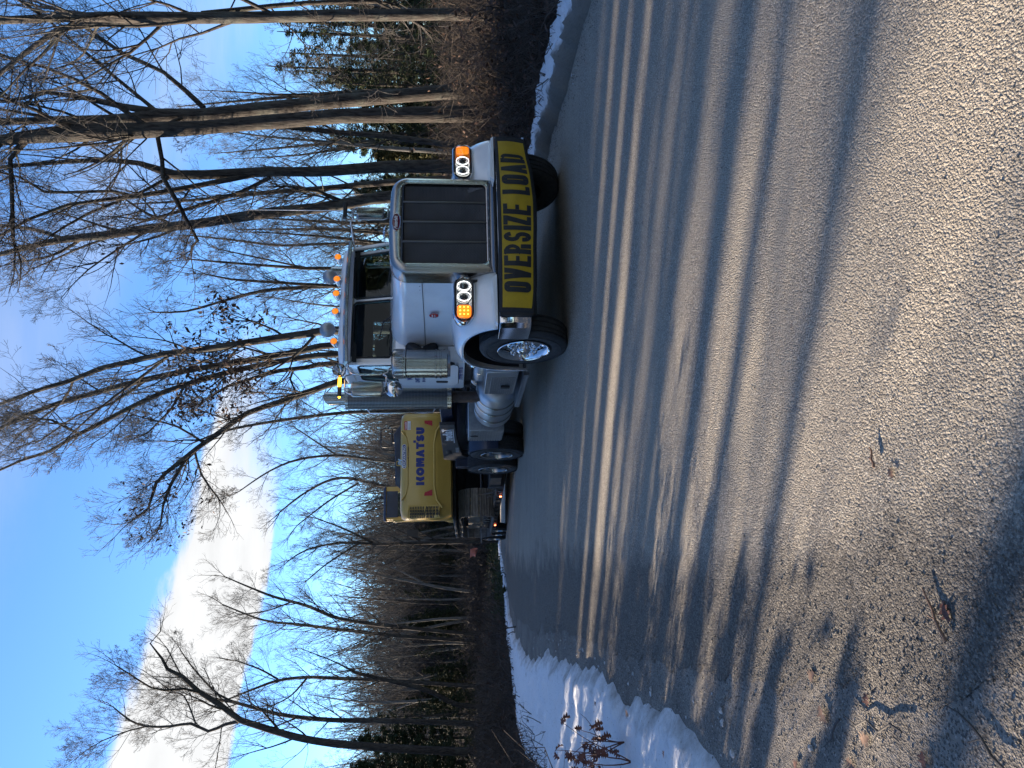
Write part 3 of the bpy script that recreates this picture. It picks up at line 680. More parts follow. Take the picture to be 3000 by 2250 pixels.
# left of the road
TT('oak_tree', 32, [[(1420, 2205, 24), (1200, 2195, 22), (995, 2180, 21), (900, 2166, 20), (836, 2151, 19), (760, 2128, 18), (705, 2110, 17), (640, 2062, 15), (579, 2024, 13), (535, 1982, 11), (490, 1960, 9), (475, 1930, 7), (440, 1885, 4), (470, 1850, 3)],
    [(705, 2112, 10), (660, 2122, 9), (610, 2142, 8), (560, 2120, 8), (500, 2128, 7), (430, 2128, 6), (380, 2110, 5), (330, 2070, 3)], [(590, 2030, 8), (540, 2018, 7), (480, 2022, 6), (443, 2015, 5), (380, 1975, 4), (340, 1950, 3)], [(430, 2128, 4), (380, 2140, 4), (300, 2170, 3), (250, 2200, 2)], [(575, 2125, 5), (540, 2040, 4), (500, 2030, 3)]],
   'tallest open grown oak on the far left, crown spread against the white cloud', M_BARK_D, M_TWIG_D, nb=12, Lf=3.2, seed=40, f0=0.55, nb2=12, yspread=2.5)
TT('maple_tree', 38, [[(1380, 2120, 16), (1150, 2112, 14), (995, 2110, 13), (900, 2104, 12), (814, 2092, 11), (740, 2072, 10), (678, 2056, 8), (600, 2040, 6), (540, 1990, 4), (490, 1900, 3)], [(700, 2060, 7), (640, 2035, 6), (560, 1950, 4), (520, 1890, 2)]],
   'dark straight tree next to the tallest open grown oak', M_BARK_D, M_TWIG_D, nb=18, Lf=3.8, seed=41, f0=0.4)
TT('maple_tree', 44, [[(1380, 2010, 12), (1100, 1992, 11), (995, 1988, 10), (900, 1984, 9), (814, 1994, 8), (740, 2020, 6), (640, 2060, 4)], [(814, 1990, 6), (760, 1960, 5), (690, 1935, 3)], [(900, 1985, 6), (850, 2040, 4), (780, 2075, 3)]], 'tree with a crooked top leaning in front of the blue gap under the cloud', M_BARK_D, M_TWIG_D, nb=18, Lf=3.6, seed=42, f0=0.35)
TT('maple_tree', 50, [[(1400, 1860, 11), (1150, 1835, 11), (995, 1812, 10), (900, 1775, 9), (805, 1749, 7), (730, 1720, 5), (660, 1690, 3)], [(850, 1765, 5), (780, 1790, 4), (700, 1800, 3)]], 'arching tree in the middle of the far woods, bent toward the excavator', M_BARK_D, M_TWIG, nb=20, Lf=4.4, seed=43, f0=0.3)
TT('maple_tree', 52, [[(1400, 1880, 10), (1150, 1862, 10), (995, 1844, 9), (880, 1830, 8), (769, 1816, 6), (650, 1770, 3)]], 'tall fan crowned tree just left of the arching one', M_BARK_D, M_TWIG, nb=22, Lf=4.4, seed=44, f0=0.3)
TT('maple_tree', 30, [[(1340, 2065, 13), (1250, 2022, 12), (1100, 1985, 10), (1040, 1970, 9), (1020, 1958, 5), (960, 1930, 3), (880, 1900, 2)]], 'broken leaning black trunk slanting across the far woods', M_BARK_D, M_TWIG_D, nb=8, Lf=1.6, seed=45, f0=0.5)

# ------------------------------------------------------------------ prototypes copied through the woods
PW = dict(kids=(0, 6, 5, 4, 3), wob=0.15)
protos = [proto_tree('birch_tree', 13, 0.14, M_BARK_P, M_TWIG, 51, f0=0.45, nb=20, Lf=2.8, mx=4, P=PW),
          proto_tree('birch_tree', 15, 0.17, M_BARK_P, M_TWIG, 52, f0=0.5, nb=20, Lf=3.0, mx=4, P=PW, fork=True),
          proto_tree('maple_tree', 14, 0.16, M_BARK, M_TWIG, 53, f0=0.35, nb=24, Lf=3.2, mx=4, P=PW),
          proto_tree('maple_tree', 16, 0.20, M_BARK, M_TWIG, 54, f0=0.4, nb=22, Lf=3.6, mx=4, P=PW, fork=True),
          proto_tree('ash_tree', 12, 0.11, M_BARK_D, M_TWIG_D, 55, f0=0.3, nb=24, Lf=2.6, mx=4, P=PW)]
names5 = ['pale slim birch', 'pale forked birch', 'grey brown maple', 'forked grey maple', 'small dark ash']
con = [conifer('spruce_tree', 10, 2.1, 61, M_NEEDLE), conifer('pine_tree', 12, 2.6, 62, M_NEEDLE, z0=0.3, dens=0.9, needle=0.2, droop=-0.05), conifer('spruce_tree', 6, 1.6, 63, M_NEEDLE_Y, z0=0.05)]
con.append(conifer('hemlock_tree', 12, 2.6, 64, M_NEEDLE, z0=0.12, dens=0.62, needle=0.15, droop=-0.12))
conn = ['dark spruce', 'dark pine', 'yellowish young spruce', 'open dark hemlock']
rw = random.Random(99)
# far woods beyond the hollow, seen past the excavator and to the left of it
spots = []
def far_ok(x, y, mind):
    for a, b in spots:
        if (a - x) ** 2 + (b - y) ** 2 < mind * mind: return False
    return True
n = 0; tries = 0
while n < 150 and tries < 9000:
    tries += 1
    y = rw.uniform(52, 100); u = rw.uniform(-150, 1500); x = (u - 1125) / FPX * y
    if x > -9 and y < 60: continue
    if XL(y) - 3 < x < XR(y) + 2: continue
    if not far_ok(x, y, 1.9): continue
    spots.append((x, y)); k = rw.choices(range(5), (5, 3, 4, 2, 4))[0]; n += 1
    depth = 'at the front edge of' if y < 62 else ('in the middle of' if y < 80 else 'deep in')
    place(protos[k], x, y, rw.uniform(0.72, 1.05), rw.uniform(0, 6.28), '%s %s the far woods across the hollow' % (names5[k], depth), '%s trees %s the far woods' % (names5[k], depth))
n = 0; tries = 0
while n < 26 and tries < 4000:
    tries += 1
    y = rw.uniform(56, 104); u = rw.uniform(-200, 1500); x = (u - 1125) / FPX * y
    if XL(y) - 3 < x < XR(y) + 2 or not far_ok(x, y, 2.6): continue
    spots.append((x, y)); k = rw.choices(range(3), (5, 4, 1))[0]; n += 1
    place(con[k], x, y, rw.uniform(0.7, 1.05) * (0.85 if k < 2 else 1.0), rw.uniform(0, 6.28), '%s among bare trunks of the far woods' % conn[k], '%ss in the far woods' % conn[k])
# dark evergreens left of the road, nearer: they stand in the low sun's way and keep road and truck in shade
def sq(s, q): return (-0.93 * s + 0.37 * q, 0.37 * s + 0.93 * q)
n = 0
for i in range(30):
    q = 7.6 + i * 1.05; s = 27 + rw.uniform(-2, 3) + (i % 2) * 3
    x, y = sq(s, q); hh = (12.5 if q < 13 else 8.6 + (q > 19) * -0.8) * rw.uniform(0.93, 1.06)
    k = rw.choice((0, 0, 1)); base = (10, 12)[k]
    if x > -0.58 * y - 1.5: continue
    place(con[k], x, y, hh / base, rw.uniform(0, 6.28), '%s in the tight row left of the road' % conn[k], '%ss in the row left of the road' % conn[k])
for i in range(12):
    q = 22.5 + i * 1.2; s = 40 + rw.uniform(-2, 6); x, y = sq(s, q)
    if x > -0.58 * y - 2: continue
    place(con[i % 2], x, y, 1.1, rw.uniform(0, 6.28), '%s in the tight row left of the road' % conn[i % 2], '%ss in the row left of the road' % conn[i % 2])
for i in range(7):
    q = -9.6 + i * 1.25; s = 20 + rw.uniform(-2, 3); x, y = sq(s, q)
    place(con[0], x, y, 1.0 * rw.uniform(0.9, 1.1), rw.uniform(0, 6.28), 'dark spruce beside the road behind the photographer', 'spruces behind the photographer')
# bare trunks between them throw the stripes over the road
for i, (q, s, k, sc) in enumerate([(3.72, 15, 2, 0.85), (2.95, 16, 4, 0.9), (2.22, 14.5, 4, 0.75), (3.3, 17, 4, 0.75), (4.22, 19, 2, 0.9), (4.62, 21, 4, 1.2), (4.9, 17, 4, 1.1), (5.2, 22, 2, 0.9), (5.5, 18, 3, 1.0), (5.78, 24, 4, 1.2), (6.05, 19, 2, .9), (6.35, 23, 2, 1.1), (6.6, 18, 3, 1.0), (6.85, 25, 3, 1.1), (7.1, 20, 3, 1.1), (7.35, 22, 2, 1.1), (1.62, 15, 4, 0.65), (1.15, 15, 2, 0.9), (2.6, 16, 0, .55), (0.5, 16, 3, 1.0), (4.45, 16, 4, .8)]):
    x, y = sq(s, q)
    place(protos[k], x, y, sc, rw.uniform(0, 6.28), '%s casting a stripe of shade over the road' % names5[k], '%s trees casting stripes of shade' % names5[k])
# woods on the right behind the roadside oaks
n = 0; tries = 0
while n < 34 and tries < 3000:
    tries += 1
    y = rw.uniform(21, 60); u = rw.uniform(1180, 2400); x = (u - 1125) / FPX * y
    if x < XR(y) + 2.5 or not far_ok(x, y, 2.2): continue
    spots.append((x, y)); k = rw.choices(range(5), (1, 1, 4, 3, 5))[0]; n += 1
    dp = 'close behind the roadside oaks' if y < 36 else 'further back behind the roadside oaks'
    place(protos[k], x, y, rw.uniform(0.55, 0.9), rw.uniform(0, 6.28), '%s %s' % (names5[k], dp), '%s trees %s' % (names5[k], dp))
for (u, y, k, s) in [(2130, 26, 3, .62), (2030, 30, 3, .75), (1850, 30, 3, .6), (1780, 30, 2, .8), (1700, 33, 0, .6), (2215, 28, 3, .6), (1950, 34, 1, .6), (1600, 36, 2, 1.0), (1480, 38, 1, .55), (1320, 42, 0, .62), (1120, 46, 1, .6), (1020, 44, 0, .55), (2100, 44, 0, .85), (1880, 40, 0, .7), (1180, 40, 2, .9), (2180, 38, 1, .62), (1250, 36, 2, .85), (1400, 46, 0, .65), (1560, 48, 0, .7), (2160, 34, 3, .85), (2070, 38, 3, .9), (1990, 30, 3, .6), (1900, 34, 3, .7), (1820, 36, 0, .8), (1740, 30, 3, .5), (2000, 42, 1, .8), (1680, 44, 1, .7), (1420, 36, 0, .45), (1360, 38, 0, .5), (2260, 33, 1, .7)]:
    x = (u - 1125) / FPX * y
    place(con[k], x, y, s, rw.uniform(0, 6.28), '%s in the thicket behind the roadside trunks' % conn[k], '%ss in the roadside thicket' % conn[k])
for (u, y, k, s) in [(450, 57, 0, .5), (520, 60, 3, .6), (620, 62, 0, .55), (700, 60, 3, .5), (820, 64, 0, .6), (880, 66, 3, .7), (340, 54, 3, .5), (160, 50, 3, .75), (200, 48, 0, .45), (60, 44, 3, .5), (290, 52, 0, .5), (250, 55, 2, 0.9), (20, 48, 0, .95), (90, 52, 1, .85), (-40, 46, 1, .8), (420, 58, 0, .6)]:
    x = (u - 1125) / FPX * y
    place(con[k], x, y, s, rw.uniform(0, 6.28), '%s at the left end of the far woods' % conn[k], '%ss at the left end of the woods' % conn[k])

# ------------------------------------------------------------------ undergrowth
def brush(name, pts, hgt, nst, mat, seed, label, leafn=0, leafmat=None, lean=0.35, r=0.006, cat='undergrowth', lsize=0.05, hmin=0.25, wig=1.0):
    """tangle of thin stems, with dead leaves caught in it"""
    g = np.random.default_rng(seed); P = np.array(pts); n = len(P) * nst
    C = np.repeat(P, nst, 0) + np.concatenate([g.normal(0, 0.35, (n, 2)), np.zeros((n, 1))], 1)
    C[:, 2] = ground_z(C[:, 0], C[:, 1]) - 0.05
    h = hgt * g.uniform(hmin, 1.15, n) ** 1.2
    d = np.concatenate([g.normal(0, lean, (n, 2)), np.ones((n, 1))], 1); pts_ = [C]
    for k in range(4):
        d = d + np.concatenate([g.normal(0, 0.28, (n, 2)), g.normal(0, 0.18, (n, 1))], 1) * (1 + 0.4 * k) * wig; dn = d / np.linalg.norm(d, axis=1, keepdims=True)
        pts_.append(pts_[-1] + dn * (h / 4)[:, None])
    PP = np.stack(pts_, 1); RR = (r * g.uniform(0.5, 1.6, n))[:, None] * np.array([1.2, 1, 0.8, 0.6, 0.35])[None, :]
    # side shoots
    m = n * 2; src = g.integers(0, n, m); k = g.integers(1, 4, m); st = PP[src, k]; dd = g.normal(0, 1, (m, 3)); dd[:, 2] = np.abs(dd[:, 2]) * 0.6; dd /= np.linalg.norm(dd, axis=1, keepdims=True)
    L = (h[src] * g.uniform(0.15, 0.45, m))[:, None]; Q = np.stack([st, st + dd * L * 0.5 + g.normal(0, 0.02, (m, 3)), st + dd * L + g.normal(0, 0.05, (m, 3))], 1)
    V1, F1 = tubes(PP, RR, 3); V2, F2 = tubes(Q, np.tile(np.array([r * 0.6, r * 0.45, r * 0.25]), (m, 1)), 3)
    o = raw_mesh(name, np.concatenate([V1, V2]), np.concatenate([F1, F2 + len(V1)]), mat); tag(o, label, cat, kind='stuff')
    if leafn:
        idx = g.integers(0, m, leafn); 
        lf = leaf_cloud([tuple(x) for x in Q[idx, 2]], 2, 0.05, lsize, leafmat or M_DEADLEAF, None, (0, 0, 0), random.Random(seed)); lf.name = name + '_leaves'; tag(lf, 'dead brown leaves caught in the brush', 'dead leaves', kind='stuff')
    return o
g = np.random.default_rng(5)
def region(n, fx, y0, y1, pw=1.0):
    out = []
    for _ in range(n):
        y = y0 + (y1 - y0) * g.uniform() ** pw; a, b = fx(y); out.append((g.uniform(a, b), y, 0))
    return out
M_FAR = leafmat('far_stems', (0.016, 0.017, 0.018), (0.066, 0.068, 0.070))
brush('underbrush', region(1500, lambda y: (XR(y) + 0.95, XR(y) + 3.2), 4.5, 24), 0.75, 9, M_BRUSH, 1, 'brown tangled stems right behind the snow on the right verge', 5200, lsize=0.045)
brush('underbrush', region(1300, lambda y: (XR(y) + 2.5, XR(y) + 10), 8, 34), 1.7, 7, M_BRUSH, 2, 'taller thicket between the roadside trunks', 5200, r=0.007)
brush('underbrush', region(900, lambda y: (XR(y) + 8, XR(y) + 22), 18, 50), 2.6, 7, M_BRUSH, 3, 'deep brushwood in the woods behind the truck', 2600, r=0.012, lsize=0.08)
brush('underbrush', region(1300, lambda y: (XL(y) - 6.5, XL(y) - 2.3 + 0.06 * (y - 6)), 5, 24), 0.62, 8, M_BRUSH, 4, 'low rusty brown brush behind the left snow bank', 3000, lsize=0.04)
brush('underbrush', region(1100, lambda y: (-0.62 * y, XL(y) - 1.2), 15, 42), 1.1, 8, M_BRUSH, 5, 'brown scrub falling into the hollow on the left', 1500, r=0.009, lsize=0.06)
brush('verge_growth', region(2600, lambda y: (XL(y) - 20, XL(y) - 0.9), 22, 60), 0.55, 10, M_GRASS, 6, 'dark green low growth along the verge beyond the snow line', 26000, M_GRASS, r=0.012, lsize=0.12)
brush('underbrush', region(1000, lambda y: (-0.62 * y, XL(y) - 6), 50, 75), 3.2, 8, M_TWIG_D, 7, 'grey brushwood along the foot of the far woods', 0, r=0.02)

brush('underbrush', region(700, lambda y: (XL(y) - 7.5, XL(y) - 2.4), -1, 6), 0.8, 8, M_BRUSH, 8, 'rusty brush beside the left snow bank nearest the camera', 1500, lsize=0.04)
def wide(n, y0, y1):
    return [((g.uniform(-160, 1500) - 1125) / FPX * y, y, 0) for y in g.uniform(y0, y1, n)]
brush('far_woods', wide(1500, 78, 150), 15, 3, M_FAR, 9, 'dense grey wood closing the view beyond the hollow', 0, r=0.075, hmin=.6, wig=.35, lean=0.05, cat='woods')
brush('far_woods', wide(3000, 66, 120), 10, 3, M_FAR, 10, 'thin saplings crowding the far woods', 0, r=0.03, hmin=.4, wig=.6, lean=0.10, cat='woods')
def wider(n, y0, y1):
    return [((g.uniform(1200, 2600) - 1125) / FPX * y, y, 0) for y in g.uniform(y0, y1, n)]
brush('far_woods', wider(420, 50, 95), 9, 3, M_FAR, 12, 'grey wood closing the view behind the roadside oaks', 0, r=0.04, hmin=.4, wig=.5, lean=0.08, cat='woods')

for i in range(7):  # low spruces out of view, added to keep sun off the snow bank
    x, y = sq(6.2 + rw.uniform(-.3, .3), 1.4 + i * 0.45)
    place(con[2], x, y, rw.uniform(.16, .19), rw.uniform(0, 6.28), 'small unseen spruce added to shade the left snow bank', 'unseen spruces added to shade the snow bank')
# the woods go on behind the photographer and show as dark reflections in chrome and glass
for i in range(26):
    a = R(-75 + 6.4 * i + rw.uniform(-2, 2)); d = rw.uniform(17, 30); x, y = 3 + math.cos(a - R(15)) * d * (1 if True else 0), -abs(math.sin(a)) * d * .6 - 9 + rw.uniform(-3, 3)
    x = -22 + i * 2.0 + rw.uniform(-.8, .8); y = -14 + rw.uniform(-7, 3)
    if i % 4 == 3: place(protos[i % 5], x, y, 1.0, rw.uniform(0, 6.28), '%s in the woods behind the photographer' % names5[i % 5], '%s trees behind the photographer' % names5[i % 5])
    else: place(con[i % 2], x, y, rw.uniform(.95, 1.25), rw.uniform(0, 6.28), '%s in the woods behind the photographer' % conn[i % 2], '%ss behind the photographer' % conn[i % 2])
for i in range(8):
    x = 11 + rw.uniform(0, 5); y = -6 + i * 2.3
    if XR(y) + 2.2 > x: x = XR(y) + 3 + rw.uniform(0, 3)
    place(con[i % 2], x, y, rw.uniform(.8, 1.1), rw.uniform(0, 6.28), '%s across the road beside the photographer' % conn[i % 2], '%ss across the road' % conn[i % 2])

pp = []  # extra brush strip, taller and denser, added to shade the snow bank
for i in range(260):
    x, y = sq(g.uniform(5.2, 7.2), g.uniform(2.8, 8.2))
    if x < XL(y) - 2.0: pp.append((x, y, 0))
brush('underbrush', pp, 1.35, 15, M_BRUSH, 14, 'rusty brush behind the left snow bank, thickened to shade it', 1200, lsize=0.045)
bp = []
for i in range(42):
    u = g.uniform(-40, 1020); y = g.uniform(54, 74); x = (u - 1125) / FPX * y
    if x > XL(y) - 3: continue
    k = (0, 1, 4)[i % 3]; place(protos[k], x, y, g.uniform(.8, 1.05), g.uniform(0, 6.28), '%s along the foot of the far woods' % names5[k], '%s trees along the foot of the far woods' % names5[k])
# tell look-alikes apart by their order across the photo where they are few
from collections import defaultdict
def scr(o):
    d = o.location - EYE; z = d.dot(FWD); return (1125 + FPX * d.x / z) if z > 1 else None
byl = defaultdict(list)
for o in SC.objects:
    if o.parent is None and o.get('group') and o.get('label'):
        u = scr(o)
        if u is not None and -60 < u < 2310: byl[(o['label'], o['group'])].append((u, o))
ORD = ['nearest', 'second from', 'third from', 'fourth from', 'fifth from', 'sixth from', 'seventh from', 'eighth from', 'ninth from', 'tenth from', 'eleventh from', 'twelfth from']
for (lab, gr_), L in byl.items():
    if 2 <= len(L) <= 24:
        L.sort(key=lambda t: t[0]); n = len(L); h = (n + 1) // 2
        for i, (u, o) in enumerate(L):
            side, k = ("the photo's lower edge", i) if i < h else ("the photo's upper edge", n - 1 - i)
            words = lab.split(); tail = (ORD[k] + ' ' + side).split(); o['label'] = ' '.join(words[:16 - len(tail)]) + ', ' + ' '.join(tail)
# ------------------------------------------------------------------ vehicle materials
M_WHITE = simple('white_paint', (0.80, 0.81, 0.82), 0.20, var=0.03, scale=1.5, coat=0.8, dirt=0.18, dirtcol=(0.45, 0.43, 0.40))
M_CHROME = simple('chrome', (0.66, 0.66, 0.67), 0.08, 1.0, var=0.03, scale=2, bump=0.06, bscale=9)
M_POLISH = simple('polished_stainless', (0.34, 0.33, 0.32), 0.22, 1.0, var=0.04, scale=1.5, bump=0.05, bscale=14)
M_ALU = simple('dull_aluminium', (0.40, 0.41, 0.42), 0.40, 0.9, var=0.14, scale=8, dirt=0.3, dirtcol=(0.22, 0.20, 0.18))
M_GALV = simple('galvanised_steel', (0.34, 0.35, 0.36), 0.48, 0.75, var=0.2, scale=10, dirt=0.3)
M_RUBBER = simple('tyre_rubber', (0.022, 0.022, 0.024), 0.75, var=0.25, scale=5, dirt=0.45, dirtcol=(0.075, 0.070, 0.064))
M_BLACK = simple('black_plastic', (0.014, 0.014, 0.016), 0.45, var=0.2)
M_DARK = simple('dark_frame_steel', (0.020, 0.021, 0.024), 0.6, 0.2, var=0.3, scale=7, dirt=0.4, dirtcol=(0.07, 0.062, 0.055))
M_NAVY = simple('navy_paint', (0.012, 0.020, 0.045), 0.38, var=0.2, scale=5, coat=0.3, dirt=0.3, dirtcol=(0.06, 0.058, 0.06))
M_STEEL = simple('worn_steel', (0.11, 0.105, 0.10), 0.5, 0.6, var=0.35, scale=14, bump=0.5, bscale=40, dirt=0.6, dirtcol=(0.09, 0.075, 0.06))
M_TRACK = simple('muddy_track_steel', (0.17, 0.16, 0.15), 0.62, 0.15, var=0.4, scale=9, bump=0.6, bscale=30, dirt=0.75, dirtcol=(0.105, 0.088, 0.070))
M_YEL = simple('machine_yellow', (0.44, 0.290, 0.060), 0.40, var=0.06, scale=2.5, coat=0.25, dirt=0.25, dirtcol=(0.30, 0.20, 0.06))
M_BANNER = simple('banner_yellow', (0.42, 0.275, 0.008), 0.50, var=0.12, scale=5, dirt=0.3, dirtcol=(0.16, 0.11, 0.03), bump=0.8, bscale=7)
M_INK = simple('black_print', (0.014, 0.015, 0.019), 0.5, var=0.15)
M_NYLON = simple('black_nylon', (0.016, 0.017, 0.020), 0.75, var=0.2)
M_MAROON = simple('maroon_enamel', (0.12, 0.006, 0.016), 0.25, coat=0.6, var=0.05)
M_REDE = simple('red_enamel', (0.42, 0.022, 0.030), 0.25, coat=0.6, var=0.05)
M_REFL = simple('red_reflector', (0.36, 0.010, 0.022), 0.3, var=0.08)
M_BLUEP = simple('blue_print', (0.008, 0.022, 0.16), 0.4, var=0.06)
M_LBLUE = simple('light_blue_print', (0.33, 0.50, 0.66), 0.4, var=0.05)
M_PWHITE = simple('white_print', (0.72, 0.73, 0.75), 0.45, var=0.05)
M_RUST = simple('rusty_pipe', (0.060, 0.042, 0.034), 0.75, 0.3, var=0.35, scale=12, bump=0.4, bscale=40)
M_CLOTH = simple('seat_cloth', (0.06, 0.06, 0.065), 0.85, var=0.2)
M_FLAG = simple('faded_red_flag', (0.42, 0.15, 0.12), 0.8, var=0.12)
M_AMBER_E = emis('lit_amber_lens', (1.0, 0.22, 0.01), 0.45)
M_AMBER_H = emis('amber_led', (1.0, 0.42, 0.04), 2.5)
M_BEACON = emis('lit_beacon', (1.0, 0.45, 0.02), 2.6)
M_DRL = emis('white_light_ring', (1.0, 1.0, 0.96), 1.1)
M_REDE_L = emis('red_marker_light', (1.0, 0.16, 0.06), 5.0)
M_AMBER = simple('amber_plastic', (0.75, 0.20, 0.012), 0.2, coat=0.5, var=0.1, Emission_Color=(1.0, 0.28, 0.01), Emission_Strength=0.25)
def mk_glass(name, tint, gl=0.6):
    M = NT(name); t = M.t; t.nodes.remove(M.b); M.b = None
    tr = M.n('ShaderNodeBsdfTransparent'); tr.inputs[0].default_value = (*tint, 1); g = M.n('ShaderNodeBsdfGlossy'); g.inputs['Roughness'].default_value = 0.015; g.inputs['Color'].default_value = (0.9, 0.95, 0.97, 1)
    lw = M.n('ShaderNodeLayerWeight'); lw.inputs['Blend'].default_value = 0.35; mx = M.n('ShaderNodeMixShader')
    M.l(M.math('ADD', M.math('MULTIPLY', lw.outputs['Fresnel'], gl), 0.006), mx.inputs[0]); M.l(tr.outputs[0], mx.inputs[1]); M.l(g.outputs[0], mx.inputs[2]); M.l(mx.outputs[0], t.nodes['Material Output'].inputs[0]); return M.m
M_GLASS = mk_glass('tinted_glass', (0.42, 0.60, 0.62), 0.26); M_LENS = mk_glass('clear_lens', (0.92, 0.95, 0.97), 0.5)
M_MIRROR = simple('mirror_glass', (0.85, 0.87, 0.9), 0.02, 1.0, var=0.01)
# punched stainless stack guard: round holes set in a metal sheet
def perforated():
    M = NT('perforated_stainless'); mp = M.n('ShaderNodeMapping'); mp.inputs['Scale'].default_value = (1, 1, 1); M.l(M.co('UV'), mp.inputs[0])
    v = M.vor(1.0, vec=mp.outputs[0], rand=0.0); h = M.ramp(v, [(0.27, 0), (0.33, 1)])
    M.set(Base_Color=M.mix(h, (0.010, 0.010, 0.012), M.mix(M.noise(5, 5), (0.11, 0.12, 0.135), (0.20, 0.21, 0.225))), Metallic=M.math('MULTIPLY', h, 0.9), Roughness=0.33, Normal=M.bump(h, 0.8, 0.004)); return M.m
M_PERF = perforated()
def diamond():
    M = NT('diamond_plate'); a = M.noise(1, 0)
    w = M.n('ShaderNodeTexWave', wave_type='BANDS', bands_direction='DIAGONAL'); w.inputs['Scale'].default_value = 14; M.l(M.co(), w.inputs[0])
    v = M.vor(34, rand=0.12); h = M.ramp(v, [(0.18, 1), (0.34, 0)])
    M.set(Base_Color=M.mix(h, (0.22, 0.225, 0.235), (0.50, 0.51, 0.52)), Metallic=0.9, Roughness=M.ramp(h, [(0, 0.42), (1, 0.25)]), Normal=M.bump(h, 0.9, 0.006)); return M.m
M_DIAM = diamond()

# ------------------------------------------------------------------ panels, glyphs, text
from mathutils.geometry import tessellate_polygon
def panel(mb, outer, holes, fmap, thick):
    """sheet with openings; fmap(u, v, t) -> xyz, t from 0 (outside) to thick"""
    loops = [outer] + holes; pts = [p for l in loops for p in l]
    tri = tessellate_polygon([[Vector((p[0], p[1], 0)) for p in l] for l in loops])
    n = len(pts); vs = [fmap(p[0], p[1], 0) for p in pts] + [fmap(p[0], p[1], thick) for p in pts]
    fs = [tuple(t) for t in tri] + [tuple(n + i for i in reversed(t)) for t in tri]; o = 0
    for l in loops:
        L = len(l); fs += [(o + i, o + (i + 1) % L, n + o + (i + 1) % L, n + o + i) for i in range(L)]; o += L
    mb.add(vs, fs)
def dense(poly, step):
    out = []
    for i, p in enumerate(poly):
        q = poly[(i + 1) % len(poly)]; d = math.hypot(q[0] - p[0], q[1] - p[1]); n = max(1, int(d / step))
        for k in range(n): out.append((p[0] + (q[0] - p[0]) * k / n, p[1] + (q[1] - p[1]) * k / n))
    return out
def ribbon(path, t, closed=False):
    n = len(path); L = []; Rr = []
    for i, p in enumerate(path):
        a = path[i - 1] if (i > 0 or closed) else p; b = path[(i + 1) % n] if (i < n - 1 or closed) else p
        d1 = Vector((p[0] - a[0], p[1] - a[1])); d2 = Vector((b[0] - p[0], b[1] - p[1]))
        if d1.length < 1e-9: d1 = d2
        if d2.length < 1e-9: d2 = d1
        d1.normalize(); d2.normalize(); m = (d1 + d2).normalized(); nn = Vector((-m.y, m.x)); c = max(0.5, nn.dot(Vector((-d1.y, d1.x))))
        L.append((p[0] + nn.x * t / 2 / c, p[1] + nn.y * t / 2 / c)); Rr.append((p[0] - nn.x * t / 2 / c, p[1] - nn.y * t / 2 / c))
    q = []
    for i in range(n if closed else n - 1):
        j = (i + 1) % n; q.append([L[i], L[j], Rr[j], Rr[i]])
    return q
def arc(cx, cy, rx, ry, a0, a1, n=6): return [(cx + rx * math.cos(R(a0 + (a1 - a0) * k / n)), cy + ry * math.sin(R(a0 + (a1 - a0) * k / n))) for k in range(n + 1)]
